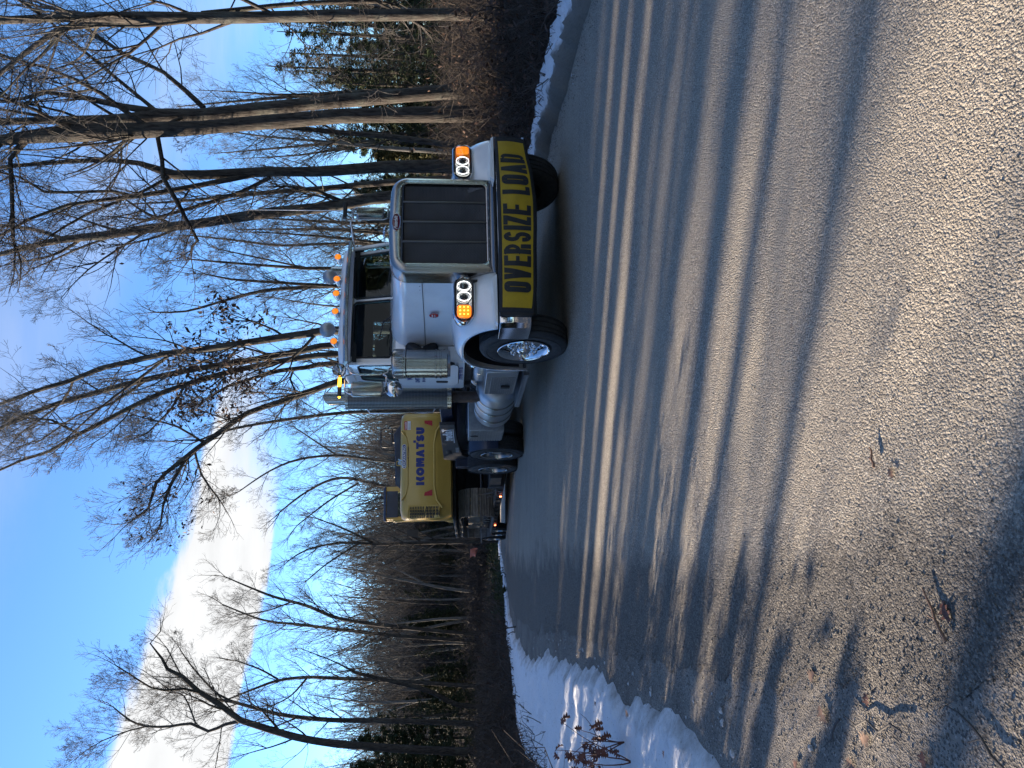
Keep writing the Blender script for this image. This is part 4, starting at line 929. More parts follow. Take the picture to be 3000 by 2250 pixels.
def glyph(ch, w, h, t):
    r = min(w, h) * 0.40; q = []
    bar = lambda x0, x1, y0, y1: q.append([(x0, y1), (x1, y1), (x1, y0), (x0, y0)])
    if ch == 'O': q += ribbon([(p[0] + w / 2, p[1] + h / 2) for p in rrect(w - t, h - t, max(0.01, r - t / 2), 5)], t, True)
    elif ch == 'Q': q += ribbon([(w / 2 + p[0], h / 2 + p[1]) for p in arc(0, 0, (w - t) / 2, (h - t) / 2, 0, 360, 24)[:-1]], t, True)
    elif ch == 'V': q += [[(0, h), (t, h), (w / 2 + .32 * t, 0), (w / 2 - .45 * t, 0)], [(w - t, h), (w, h), (w / 2 + .45 * t, 0), (w / 2 - .32 * t, 0)]]
    elif ch == 'A': q += [[(w / 2 - .45 * t, h), (w / 2 + .32 * t, h), (t, 0), (0, 0)], [(w / 2 - .32 * t, h), (w / 2 + .45 * t, h), (w, 0), (w - t, 0)]]; bar(w * .24, w * .76, h * .18, h * .36)
    elif ch == 'E': bar(0, t, 0, h); bar(t, w, h - t * .72, h); bar(t, w * .92, h / 2 - t * .33, h / 2 + t * .33); bar(t, w, 0, t * .72)
    elif ch == 'I': bar(0, t, 0, h)
    elif ch == 'L': bar(0, t, 0, h); bar(t, w, 0, t * .78)
    elif ch == 'T': bar(0, w, h - t * .8, h); bar(w / 2 - t / 2, w / 2 + t / 2, 0, h - t * .8)
    elif ch == 'Z': bar(0, w, h - t * .75, h); bar(0, w, 0, t * .75); q.append([(w - t * 1.1, h - t * .75), (w, h - t * .75), (t * 1.1, t * .75), (0, t * .75)])
    elif ch == 'D': bar(0, t, 0, h); e = w - t / 2; rr = min(w, h) * .34; q += ribbon([(t, h - t * .36)] + arc(e - rr, h - t * .36 - rr, rr, rr, 90, 0, 5) + arc(e - rr, t * .36 + rr, rr, rr, 0, -90, 5) + [(t, t * .36)], t * .72)
    elif ch == 'R':
        bar(0, t, 0, h); e = w - t / 2; y0 = h * .44; rr = (h - t * .36 - y0) / 2
        q += ribbon([(t, h - t * .36)] + arc(e - rr, h - t * .36 - rr, rr, rr, 90, -90, 8) + [(t, y0)], t * .72); q.append([(w * .52, y0 - t * .3), (w * .52 + t * .9, y0 - t * .3), (w, 0), (w - t * .95, 0)])
    elif ch == 'S':
        e = t * .42; rx = (w - t) / 2; ry = (h - 2 * e) / 4; cx = w / 2
        q += ribbon(arc(cx, h - e - ry, rx, ry, 10, 180, 7) + arc(cx, h - e - ry, rx, ry, 195, 255, 3) + arc(cx, e + ry, rx, ry, 75, 0, 5)[1:] + arc(cx, e + ry, rx, ry, -15, -190, 8), t * .84)
    elif ch == 'U': q += ribbon([(t / 2, h)] + [(t / 2, h * .4)] + arc(w / 2, (w - t) / 2 + t * .45, (w - t) / 2, (w - t) / 2, 180, 360, 8) + [(w - t / 2, h * .4), (w - t / 2, h)], t)
    elif ch == 'K': bar(0, t, 0, h); q += [[(w - t * 1.0, h), (w, h), (w - t * .35, h / 2), (t * 1.18, h / 2)], [(t * 1.18, h / 2), (w - t * .35, h / 2), (w, 0), (w - t * 1.0, 0)]]
    elif ch == 'M': bar(0, t, 0, h); bar(w - t, w, 0, h); q += [[(t, h), (t * 1.35, h), (w / 2 + t * .25, h * .18), (w / 2, h * .0), (t, h * .42)], [(w - t * 1.35, h), (w - t, h), (w - t, h * .42), (w / 2, h * 0), (w / 2 - t * .25, h * .18)]]
    return q
def letters(mb, text, widths, gap, h, t, fmap, split=4, space=None):
    """lay block letters from x=0; fmap(x, y, k) -> xyz where k counts polygons (tiny offsets keep them apart)"""
    x = 0; k = 0
    for c in text:
        if c == ' ': x += space; continue
        w = widths.get(c, widths['*'])
        for poly in glyph(c, w, h, t):
            k += 1
            if len(poly) == 4:
                a, b, cc, d = poly; vs = []; S = split
                for i in range(S + 1):
                    for j in range(S + 1):
                        u = j / S; v = i / S; px_ = (a[0] * (1 - u) + b[0] * u) * (1 - v) + (d[0] * (1 - u) + cc[0] * u) * v; py_ = (a[1] * (1 - u) + b[1] * u) * (1 - v) + (d[1] * (1 - u) + cc[1] * u) * v
                        vs.append(fmap(x + px_, py_, k % 5))
                mb.add(vs, [(i * (S + 1) + j, i * (S + 1) + j + 1, (i + 1) * (S + 1) + j + 1, (i + 1) * (S + 1) + j) for i in range(S) for j in range(S)])
            else: mb.add([fmap(x + p[0], p[1], k % 5) for p in poly], [tuple(range(len(poly)))])
        x += w + gap
    return x - gap
def text_part(name, body, size, mat, parent, origin, ex, ey, sx=1.0, bold=0.0, shear=0.0, align='LEFT', ext=0.0008):
    """small lettering as raised print; ex = reading direction, ey = up, both in the parent's axes"""
    cu = bpy.data.curves.new(name, 'FONT'); cu.body = body; cu.size = size; cu.extrude = ext; cu.offset = bold; cu.shear = shear; cu.align_x = align; cu.resolution_u = 3
    ob = bpy.data.objects.new(name, cu); me = bpy.data.meshes.new_from_object(ob); bpy.data.objects.remove(ob); bpy.data.curves.remove(cu)
    ex = Vector(ex).normalized(); ey = Vector(ey).normalized(); ez = ex.cross(ey)
    Mx = Matrix.Identity(4)
    for j in range(3): Mx[j][0] = ex[j] * sx; Mx[j][1] = ey[j]; Mx[j][2] = ez[j]; Mx[j][3] = origin[j]
    me.transform(Mx); me.materials.clear(); me.materials.append(mat); me.name = name
    o = bpy.data.objects.new(name, me); COL.objects.link(o); o.parent = parent; return o
def rivets(pts, r, ax, mat, parent):
    mb = MB()
    for p in pts: mb.sphere(p, r, (0.6 if ax == 'x' else 1, 0.6 if ax == 'y' else 1, 1), 6, 4)
    o = mb.build('rivets', mat, parent, smooth=60, fix=False); o['kind'] = 'stuff'; return o
def rr4(x0, x1, z0, z1, rb, rt, n=8, crown=0.0):
    """outline with different corner radii below and above, upper edge slightly crowned"""
    pts = []
    for (cx, cz, r, a0) in ((x1 - rt, z1 - rt, rt, 0), (x0 + rt, z1 - rt, rt, 90), (x0 + rb, z0 + rb, rb, 180), (x1 - rb, z0 + rb, rb, 270)):
        for k in range(n + 1):
            a = R(a0 + 90 * k / n); x = cx + r * math.cos(a); z = cz + r * math.sin(a)
            if crown and z > (z0 + z1) / 2: z += crown * (1 - ((x - (x0 + x1) / 2) / ((x1 - x0) / 2)) ** 2)
            pts.append((x, z))
        if a0 == 0:  # points along the crowned top
            for k in range(1, 6):
                x = (x1 - rt) + (x0 + rt - (x1 - rt)) * k / 6; pts.append((x, z1 + (crown * (1 - ((x - (x0 + x1) / 2) / ((x1 - x0) / 2)) ** 2))))
    return pts

def tyre_mb(r=0.525, w=0.28, rim=0.295, blocks=0, n=64):
    """tyre round the x axis, centred at 0, tread grooves modelled"""
    h = w / 2; prof = [(-h * .80, rim), (-h * .98, rim + .06), (-h * 1.0, rim + .12), (-h * .95, r - .06), (-h * .86, r - .02)]
    gr = [-.62, -.22, .22, .62]; e = .045
    for g_ in gr: prof += [(h * (g_ - e), r - .004), (h * (g_ - e * .7), r - .018), (h * (g_ + e * .7), r - .018), (h * (g_ + e), r - .004)]
    prof += [(h * .86, r - .02), (h * .95, r - .06), (h * 1.0, rim + .12), (h * .98, rim + .06), (h * .80, rim)]
    mb = MB(); mb.lathe(prof + [prof[0]], (0, 0, 0), 'x', n)
    if blocks:
        for k in range(n * blocks // 2):
            a = 2 * math.pi * k / (n * blocks // 2)
            for (x0, x1, sk) in ((-h * .97, -h * .68, .02), (-h * .56, -h * .28, -.02), (-.16 * h, .16 * h, .02), (h * .28, h * .56, -.02), (h * .68, h * .97, .02)):
                aa = a + sk; M = Matrix.Rotation(aa, 4, 'X'); lo = r - (.035 if abs(x0) > .6 * h and abs(x1) > .6 * h and 0 else .012)
                mb.box(x0, x1, -.012, .012, lo, r + .004, M)
    return mb
def wheel(parent, x, y, z, side, steer=False, blocks=0, r=0.525, small=False, detail=True):
    """side: -1 faces image left. wheel > tyre, rim, hub, lug_nut"""
    w = empty('wheel', (x, y, z), (0, 0, 0), parent)
    if side > 0: w.rotation_euler = (0, 0, math.pi)
    k = r / 0.525
    tb = tyre_mb(r, 0.28 * k, 0.292 * k, blocks)
    # sidewall lettering band and ridge
    for rr in (0.44 * k, 0.325 * k): tb.tube([( -0.141 * k, rr * math.cos(2 * math.pi * i / 48), rr * math.sin(2 * math.pi * i / 48)) for i in range(48)], 0.004 * k, 4, False, True)
    tb.build('tyre', M_RUBBER, w, 50)
    rm = MB()
    if steer: rm.lathe([(-.128, .300), (-.142, .312), (-.148, .306), (-.140, .285), (-.10, .262), (-.055, .250), (-.045, .235), (-.075, .20), (-.090, .165), (-.092, .08), (-.09, 0.001)], (0, 0, 0), 'x', 48)
    else: rm.lathe([(-.128 * k, .300 * k), (-.142 * k, .312 * k), (-.148 * k, .306 * k), (-.135 * k, .280 * k), (-.06 * k, .262 * k), (.06 * k, .255 * k), (.075 * k, .235 * k), (.062 * k, .16 * k), (.062 * k, 0.001)], (0, 0, 0), 'x', 48)
    rm.build('rim', M_CHROME if steer else M_POLISH, w, 40)
    hb = MB(); 
    if steer: hb.lathe([(-.085, .092), (-.135, .088), (-.15, .075), (-.165, .055), (-.17, .001)], (0, 0, 0), 'x', 24)
    else: hb.lathe([(.065 * k, .105 * k), (-.06 * k, .100 * k), (-.09 * k, .085 * k), (-.10 * k, .001)], (0, 0, 0), 'x', 20)
    hb.build('hub', M_CHROME if steer else M_ALU, w, 40)
    if steer:
        nut = MB(); nut.lathe([(-.085, .021), (-.10, .021), (-.104, .017), (-.155, .016), (-.165, .010), (-.167, .001)], (0, 0, 0), 'x', 8); first = nut.build('lug_nut', M_CHROME, w, 40)
        for i in range(10):
            a = 2 * math.pi * i / 10 + .2; o = first if i == 0 else first.copy()
            if i: COL.objects.link(o); o.parent = w
            o.location = (0, .142 * math.cos(a), .142 * math.sin(a))
        bm_ = MB()
        for i in range(10):
            a = 2 * math.pi * (i + .5) / 10 + .2; bm_.sphere((-.070, .222 * math.cos(a), .222 * math.sin(a)), .021, (.35, 1, 1), 10, 6)
        o = bm_.build('hand_hole', M_BLACK, w, 60)
    return w
# ================================================================== the tractor unit
# local axes: x = image right (the truck's left side), y = towards its rear, z = up; origin on the ground under the steer axle
T = empty('semi_truck', (1.53, 8.68, -0.03), (R(-0.95), 0, R(18.2)))
tag(T, 'white conventional semi truck with polished grille and lit headlights facing the camera', 'truck')
GA = 0.05   # hood centre line
M_BARG = simple('grille_bar_steel', (0.16, 0.15, 0.145), 0.35, 0.9, var=.1)
M_MESH = simple('grille_mesh_steel', (0.17, 0.15, 0.14), 0.45, 0.7, var=.2)
# --- hood
hood = MB(); secs = []
for (y, hw, zb, zt, r, cr) in ((-0.50, .585, 1.00, 2.015, .15, .035), (-0.2, .60, 1.0, 2.035, .15, .04), (.3, .625, 1.0, 2.07, .16, .05), (.8, .655, 1.0, 2.115, .17, .055), (1.16, .675, 1.0, 2.145, .18, .06)):
    o_ = rr4(GA * (1 - (y + .5) / 1.66) - hw, GA * (1 - (y + .5) / 1.66) + hw, zb, zt, .02, r, 8, cr); secs.append([(p[0], y, p[1]) for p in o_])
hood.loft(secs, True, True); hood.build('hood', M_WHITE, T, 30)
sm = MB()
for s in (-1, 1):
    pts = [(GA * (1 - t) + s * (.587 + .09 * t + .003), -.5 + 1.66 * t, 1.70 + .02 * t) for t in [i / 8 for i in range(9)]]; sm.tube(pts, .0035, 4)
    sm.tube([(s * .682, 1.165, z) for z in (1.05, 1.5, 2.0)], .005, 4)
sm.build('hood_seam', M_BLACK, T)
rv = [(GA - .592 - .09 * t, -.45 + 1.6 * t, 1.73 + .02 * t) for t in [i / 19 for i in range(20)]] + [(GA + .592 + .09 * t, -.45 + 1.6 * t, 1.73) for t in [i / 19 for i in range(20)]]
rivets(rv, .0065, 'x', M_DARK, T)
bd = MB(); bd.lathe([(0, .058), (.006, .056), (.010, .045), (.011, .001)], (0, 0, 0), 'x', 24)
bd.v = [(-.632 - p[0], .26 + p[1] * 1.05, 1.585 + p[2]) for p in bd.v]; bdg = bd.build('side_badge', M_REDE, T)
text_part('lettering', 'Peterbilt', .030, M_PWHITE, bdg, (-.645, .205, 1.595), (0, 1, 0), (0, 0, 1), .80, shear=.3); text_part('lettering', 'MOTORS CO', .017, M_PWHITE, bdg, (-.645, .215, 1.568), (0, 1, 0), (0, 0, 1), .9)
# --- grille surround: one polished casting with the opening through it
gs = MB(); X0, X1, Z0, Z1 = GA - .61, GA + .61, .865, 2.035
def ol(i, y, rb=.03, rt=.17): return [(p[0], y, p[1]) for p in rr4(X0 + i, X1 - i, Z0 + i, Z1 - i, max(.01, rb), max(.03, rt - i * .5), 8, .03)]
def oi(i, y): return [(p[0], y, p[1]) for p in rr4(GA - .505 + i, GA + .505 - i, .972 + i, 1.905 - i, .055, .055, 8, 0)]
gs.loft([ol(.012, -.47), ol(0, -.48), ol(0, -.67), ol(.012, -.72), ol(.045, -.752), ol(.07, -.758), oi(-.012, -.762), oi(0, -.756), oi(.004, -.70)], True, False)
gsh = gs.build('grille_surround', M_POLISH, T, 32)
bk = MB(); bk.box(GA - .58, GA + .58, -.60, -.49, .90, 1.93); bk.build('radiator', M_BLACK, T)
# woven hex mesh
hx = []; 
def hexmesh():
    V = []; F = []; c = .0105; dx = c * math.sqrt(3); dz = c * 1.5; w = .0021; x0, x1, z0, z1 = GA - .50, GA + .50, .975, 1.90; seen = set(); nz = int((z1 - z0) / dz)
    for j in range(nz):
        for i in range(int((x1 - x0) / dx)):
            cx_ = x0 + dx * (i + .5 + .5 * (j % 2)); cz_ = z0 + dz * (j + .6)
            if cx_ > x1: continue
            for k in (0, 1, 2):
                a0 = R(30 + 60 * k); a1 = R(90 + 60 * k); p = (cx_ + c * math.cos(a0), cz_ + c * math.sin(a0)); q = (cx_ + c * math.cos(a1), cz_ + c * math.sin(a1))
                d = Vector((q[0] - p[0], q[1] - p[1])).normalized(); nx, nz_ = -d.y * w, d.x * w; o = len(V)
                V += [(p[0] + nx, -.738, p[1] + nz_), (q[0] + nx, -.738, q[1] + nz_), (q[0] - nx, -.734, q[1] - nz_), (p[0] - nx, -.734, p[1] - nz_)]; F.append((o, o + 1, o + 2, o + 3))
    o = raw_mesh('grille_mesh', V, F, M_MESH, T, False); o['kind'] = 'stuff'
hexmesh()
for gx_ in (-.238, .012, .265):
    b = MB(); b.box(GA + gx_ - .012, GA + gx_ + .012, -.762, -.745, .972, 1.905); b.box(GA + gx_ - .005, GA + gx_ + .005, -.768, -.763, .98, 1.90); b.build('grille_bar', M_BARG, T, 30, .003)
pr = [(GA - .535, -.760, 1.08 + .13 * i) for i in range(7)] + [(GA + .535, -.760, 1.08 + .13 * i) for i in range(7)] + [(GA - .45 + .13 * i, -.760, 1.928) for i in range(8)] + [(GA - .45 + .13 * i, -.760, .945) for i in range(8)]
rivets(pr, .0075, 'y', M_CHROME, T)
rivets([(s * .604 + GA * .97, -.495, 1.05 + .055 * i) for i in range(15) for s in (-1, 1)], .007, 'x', M_CHROME, T)
em = MB(); em.lathe([(0, 1.0), (-.006, .97), (-.009, .86), (-.010, .001)], (0, 0, 0), 'y', 32)
em.v = [(GA + p[0] * .108, -.758 + p[1], 1.978 + p[2] * .044) for p in em.v]; emb = em.build('oval_emblem', M_MAROON, T, 50)
rg = MB(); rg.tube([(GA + .110 * math.cos(R(9 * i)), -.764, 1.978 + .046 * math.sin(R(9 * i))) for i in range(40)], .0035, 6, False, True); rg.build('rim', M_CHROME, emb)
text_part('lettering', 'Peterbilt', .058, M_PWHITE, emb, (GA - .090, -.7695, 1.964), (1, 0, 0), (0, 0, 1), .80, bold=.0012, shear=.35)
# hood ornament, a small winged figure
orn = MB(); orn.box(GA - .012, GA + .012, -.60, -.50, 2.055, 2.085); orn.tube([(GA, -.56, 2.08), (GA, -.57, 2.12), (GA, -.54, 2.145)], [.012, .016, .006], 8)
for s in (-1, 1): orn.tube([(GA, -.56, 2.125), (GA + s * .05, -.53, 2.135), (GA + s * .115, -.49, 2.118)], [.012, .009, .003], 6)
orn.build('hood_ornament', M_CHROME, T, 40)

# --- fenders
def fender(s):
    mb = MB(); secs = []; N = 30
    for (a, front, top, rear, zc, zf) in ((.55, .76, .80, .70, .54, .880), (.70, .775, .825, .72, .54, .875), (.88, .785, .835, .735, .54, .870), (1.02, .785, .825, .735, .535, .870), (1.12, .775, .80, .73, .53, .870), (1.18, .760, .775, .715, .52, .870), (1.205, .735, .745, .695, .51, .870), (1.20, .715, .72, .675, .51, .870), (1.175, .71, .715, .67, .51, .870)):
        sec = []; e = .74
        t0 = math.degrees(math.asin(min(1, ((zf - zc) / top) ** (1 / e))))
        for k in range(N + 1):
            th = R(t0 + (184 - t0) * k / N); cc = math.cos(th); ss = math.sin(th); f = front if cc > 0 else rear
            sec.append((s * a, -(abs(cc) ** e) * math.copysign(1, cc) * f, zc + (abs(ss) ** e) * math.copysign(1, ss) * top))
        secs.append(sec)
    mb.loft(secs, False, False); o = mb.build('fender', M_WHITE, T, 40, fix=False)
    sl = o.modifiers.new('thickness', 'SOLIDIFY'); sl.thickness = .014; sl.offset = -1
    lip = MB(); lip.tube([(s * 1.196, p[1], p[2]) for p in secs[7][::1]], .010, 6); lip.build('fender_lip', M_CHROME, o)
    ln = MB(); N2 = 18; ln.loft([[(s * a, -.655 * math.cos(R(20 + 160 * k / N2)), .52 + .70 * math.sin(R(20 + 160 * k / N2))) for k in range(N2 + 1)] for a in (.62, 1.165)], False, False); ln.box(min(s * .60, s * .63), max(s * .60, s * .63), -.66, .70, .45, 1.22); ln.build('wheel_well_shade', M_BLACK, T, 60)  # black arch and panel put in for the shade inside the fender
    # chrome corner blade between fender and bumper
    bl = MB(); bl.loft([[(s * x, -.80 + .0 * x, z) for x, z in ((.60, .872), (1.19, .872), (1.16, .905), (.64, .925))], [(s * x, -.72, z) for x, z in ((.60, .872), (1.19, .872), (1.16, .90), (.64, .92))]]); bl.build('fender_blade', M_WHITE, o, 30, .004)
    return o
FL = fender(-1); FR = fender(1)
# --- headlights
def headlight(s):
    cx_ = .885 * s + .03; h = empty('headlight', (cx_, -.55, 1.232), (0, 0, 0), T)
    def bend(x, y, z):  # the outer end sweeps back
        ox = x * s; return (x, y + (.85 * max(0, ox - .02) ** 2) + (.10 * max(0, ox + .1) ** 2), z)
    pod = MB(); secs = []
    for (y, w, hh, r) in ((-.150, .47, .185, .075), (-.165, .50, .215, .095), (-.150, .525, .238, .11), (-.08, .53, .245, .115), (.06, .47, .215, .10), (.18, .30, .15, .07), (.24, .10, .07, .03)):
        secs.append([bend(p[0], y, p[1]) for p in rrect(w, hh, r, 6)])
    pod.loft(secs, True, True); pod.build('housing', M_CHROME, h, 50)
    arm = MB(); arm.loft([[(-s * .20, -.04 + .07 * math.cos(t), .0 + .085 * math.sin(t)) for t in [R(30 * k) for k in range(12)]], [(-s * .33, .0 + .09 * math.cos(t), -.01 + .10 * math.sin(t)) for t in [R(30 * k) for k in range(12)]]]); arm.build('mounting_arm', M_CHROME, h, 50)
    bz = MB(); bz.loft([[bend(p[0], -.160, p[1]) for p in rrect(.475, .188, .078, 6)], [bend(p[0], -.171, p[1]) for p in rrect(.462, .178, .072, 6)], [bend(p[0], -.160, p[1]) for p in rrect(.445, .166, .066, 6)]], True, False); bz.build('bezel', M_BLACK, h, 50)
    rf = MB(); rf.add([bend(p[0], -.158, p[1]) for p in rrect(.46, .175, .07, 6)], [tuple(range(28))]); rf.build('reflector', M_POLISH, h, 0)
    for i, off in enumerate((-.145, -.018)):
        x0 = off * s; rl = MB()
        pth = [(.060 * math.cos(R(a)) * (1 if abs(math.cos(R(a))) < .8 else .93), .072 * math.sin(R(a))) for a in range(0, 360, 30)]
        pts = [Vector(bend(x0 + p[0], -.176, p[1])) for p in pth]; rl.tube(pts, .0032, 6, False, True); rl.build('light_ring', M_DRL, h, 60)
        pj = MB(); q = bend(x0, -.168, 0); pj.sphere(q, .036, (1, .5, 1), 16, 10); pj.build('projector', M_BLACK, h, 60)
        pr_ = MB(); pts = [Vector(bend(x0 + .045 * math.cos(R(a)), -.172, .050 * math.sin(R(a)))) for a in range(0, 360, 30)]; pr_.tube(pts, .006, 6, False, True); pr_.build('trim_ring', M_CHROME, h, 60)
    am = MB(); am.loft([[bend(s * (.145 + x), -.168, z) for x, z in rrect(.135, .150, .03, 3)], [bend(s * (.145 + x), -.178, z) for x, z in rrect(.12, .135, .03, 3)]], True, True); am.build('turn_signal', M_AMBER_E if s < 0 else M_AMBER, h, 40)
    ld = MB()
    for i in range(3):
        for j in range(3): ld.sphere(bend(s * (.105 + .038 * i), -.182, -.042 + .042 * j), .0075, (1, .6, 1), 8, 5)
    ld.build('led_cluster', M_AMBER_H if s < 0 else M_AMBER_E, h, 60)
    lens = MB(); lens.loft([[bend(p[0], -.168, p[1]) for p in rrect(.448, .168, .066, 6)], [bend(p[0], -.192, p[1]) for p in rrect(.43, .152, .06, 6)], [bend(p[0], -.200, p[1]) for p in rrect(.34, .09, .04, 6)]], True, False); lens.add([bend(p[0], -.200, p[1]) for p in rrect(.34, .09, .04, 6)], [tuple(range(28))]); lens.build('lens', M_LENS, h, 60)
    return h
headlight(-1); headlight(1)
# --- bumper
bm = MB(); secs = []
for (a, yf, yb) in ((-1.225, -.60, -.44), (-1.22, -.74, -.50), (-1.18, -.80, -.56), (-1.05, -.825, -.60), (-.5, -.85, -.62), (0, -.86, -.62), (.5, -.85, -.62), (1.05, -.825, -.60), (1.18, -.80, -.56), (1.22, -.74, -.50), (1.225, -.60, -.44)):
    secs.append([(a, yf, .515), (a, yf - .010, .56), (a, yf - .012, .70), (a, yf - .006, .82), (a, yf + .01, .855), (a, yb, .855), (a, yb, .515)])
bm.loft(secs, True, True); bm.build('bumper', M_CHROME, T, 30, .004)
bt = MB(); bt.box(-1.0, 1.0, -.60, -.45, .42, .80); bt.box(-1.1, 1.1, -.70, -.48, .858, .880); bt.build('bumper_bracket', M_DARK, T)
# --- frame, axle, underside
fr = MB()
for s in (-1, 1): fr.box(s * .43 - .045, s * .43 + .045, -.5, 7.9, .78, 1.06)
fr.box(-.5, .5, .0, 1.9, .55, 1.25); fr.box(-.40, .40, 1.9, 3.2, .60, 1.0); fr.box(-.55, .55, 5.3, 7.4, .55, .80)
fr.cyl((-.95, 0, .50), (.95, 0, .50), .07); fr.cyl((-.9, 5.58, .52), (.9, 5.58, .52), .10); fr.cyl((-.9, 7.0, .52), (.9, 7.0, .52), .10); fr.build('frame', M_DARK, T, 30)
wheel(T, -1.06, 0, .525, -1, True); wheel(T, 1.06, 0, .525, 1, True)
for y in (5.58, 7.0):
    wheel(T, -1.08, y, .525, -1, False, 2); wheel(T, -.75, y, .525, -1, False, 0); wheel(T, 1.08, y, .525, 1, False, 0); wheel(T, .75, y, .525, 1, False, 0)
qf_ = MB()
for s in (-1, 1):
    pr_ = [(5.58 - .60 * math.cos(R(a)), .525 + .60 * math.sin(R(a))) for a in range(0, 62, 6)]; qf_.loft([[(s * .66, p[0], p[1]) for p in pr_] + [(s * .66, p[0] - .012, p[1] + .012) for p in pr_[::-1]], [(s * 1.22, p[0], p[1]) for p in pr_] + [(s * 1.22, p[0] - .012, p[1] + .012) for p in pr_[::-1]]])
    qf_.box(min(s * .5, s * .95), max(s * .5, s * .95), 4.55, 4.95, .80, 1.12)
qf_.build('quarter_fender', M_NAVY, T, 30)

# --- cab
cb = MB(); secs = []
def cabring(z, hw, y0, y1, rf, rb=.06):
    pts = []
    for (cx_, cy_, r, a0) in ((hw - rb, y1 - rb, rb, 0), (-hw + rb, y1 - rb, rb, 90), (-hw + rf, y0 + rf, rf, 180), (hw - rf, y0 + rf, rf, 270)):
        for k in range(7): a = R(a0 + 15 * k); pts.append((cx_ + r * math.cos(a), cy_ + r * math.sin(a), z))
    return pts
cb.loft([cabring(1.20, .94, 1.17, 2.22, .14), cabring(1.22, .95, 1.165, 2.225, .14), cabring(1.6, .955, 1.165, 2.23, .15), cabring(2.06, .95, 1.165, 2.225, .16), cabring(2.125, .935, 1.185, 2.22, .16)], True, True)
cb.build('cab_body', M_WHITE, T, 35)
rf_ = MB(); rf_.loft([cabring(2.735, .90, 1.30, 2.21, .20, .10), cabring(2.80, .915, 1.27, 2.215, .22, .12), cabring(2.86, .90, 1.28, 2.20, .24, .14), cabring(2.905, .84, 1.34, 2.15, .26, .16), cabring(2.93, .72, 1.46, 2.06, .28, .2), cabring(2.94, .5, 1.62, 1.9, .1, .1)], True, True); rf_.build('cab_roof', M_WHITE, T, 50)
WY = lambda x, z: 1.175 + (z - 2.12) * .22 + .10 * (abs(x) / .85) ** 2
WP = [[(-.765, 2.70), (-.800, 2.215), (-.775, 2.19), (-.03, 2.19), (.005, 2.215), (.005, 2.675), (-.02, 2.705), (-.74, 2.725)], [(.065, 2.675), (.065, 2.215), (.10, 2.19), (.775, 2.19), (.80, 2.215), (.765, 2.70), (.74, 2.725), (.09, 2.705)]]
fp = MB(); outer = dense([(-.865, 2.115), (.865, 2.115), (.835, 2.76), (-.835, 2.76)], .12); holes = [dense(p, .12) for p in WP]
panel(fp, outer, holes, lambda u, v, t: (u, WY(u, v) + t, v), .05); fp.build('windshield_frame', M_WHITE, T, 40)
for hp in holes:
    g_ = MB(); g_.tube([(p[0], WY(*p) - .004, p[1]) for p in hp], .015, 6, False, True); g_.build('rubber_seal', M_BLACK, T, 60)
    pn = MB(); cxm = sum(p[0] for p in hp) / len(hp); czm = sum(p[1] for p in hp) / len(hp); vs = [(p[0], WY(*p) + .018, p[1]) for p in hp] + [(cxm, WY(cxm, czm) + .018, czm)]; pn.add(vs, [(i, (i + 1) % len(hp), len(hp)) for i in range(len(hp))]); pn.build('windshield_pane', M_GLASS, T, 60)
# side panels with the door window
def doorside(s):
    outer = dense([(1.20, 2.11), (2.20, 2.11), (2.20, 2.76), (1.34, 2.76)], .2); hole = [(1.24, 2.16), (1.27, 2.14), (1.90, 2.14), (1.93, 2.17), (1.93, 2.60), (1.90, 2.64), (1.40, 2.64), (1.35, 2.60)]
    X = lambda y, z, t: (s * (.935 - .05 * (z - 2.11) / .65 - t), y, z)
    m_ = MB(); panel(m_, outer, [hole], X, .035); m_.build('cab_side', M_WHITE, T, 40)
    m2_ = MB(); panel(m2_, dense([(1.23, 2.13), (2.18, 2.13), (2.18, 2.74), (1.38, 2.74)], .2), [hole], lambda y, z, t: X(y, z, .038 + t), .006); m2_.build('cab_lining', M_BLACK, T, 40)
    g_ = MB(); g_.add([X(p[0], p[1], .012) for p in hole], [tuple(range(len(hole)))]); gg = g_.build('door_window', M_GLASS, T, 0)
    g2 = MB(); g2.tube([X(p[0], p[1], -.002) for p in hole], .011, 6, False, True); g2.build('window_seal', M_BLACK, gg, 60)
    d = MB(); dp = [(p[0] + 1.57, p[1] + 1.70) for p in rrect(.86, .84, .09, 6)]; d.loft([[(s * .956, p[0], p[1]) for p in dp], [(s * .966, p[0], p[1]) for p in [((q[0] - 1.57) * .985 + 1.57, (q[1] - 1.70) * .985 + 1.70) for q in dp]]], True, True); dd = d.build('door', M_WHITE, T, 30)
    sd = MB(); sd.tube([(s * .958, p[0], p[1]) for p in dp], .005, 4, False, True); sd.build('door_seam', M_BLACK, dd)
    h = MB(); h.loft([[(s * .967, 1.83 + p[0], 1.51 + p[1]) for p in rrect(.085, .17, .025, 4)], [(s * .974, 1.83 + p[0], 1.51 + p[1]) for p in rrect(.07, .155, .022, 4)]]); h.build('door_handle', M_BLACK, dd)
    if s < 0:
        k = -.9745
        text_part('lettering', 'JM', .115, M_BLUEP, dd, (k + .007, 1.60, 1.92), (0, 1, 0), (0, 0, 1), 1.1, .002, .3); text_part('lettering', 'EXCAVATING', .085, M_BLUEP, dd, (k + .007, 1.30, 1.825), (0, 1, 0), (0, 0, 1), 1.05, .003)
        text_part('lettering', 'Brunswick, ME', .060, M_BLUEP, dd, (k + .007, 1.48, 1.745), (0, 1, 0), (0, 0, 1), 1.0, .001)
        text_part('lettering', 'US DOT 3397372', .072, M_BLUEP, T, (-.9575, 1.24, 1.222), (0, 1, 0), (0, 0, 1), .98, .0015)
doorside(-1); doorside(1)
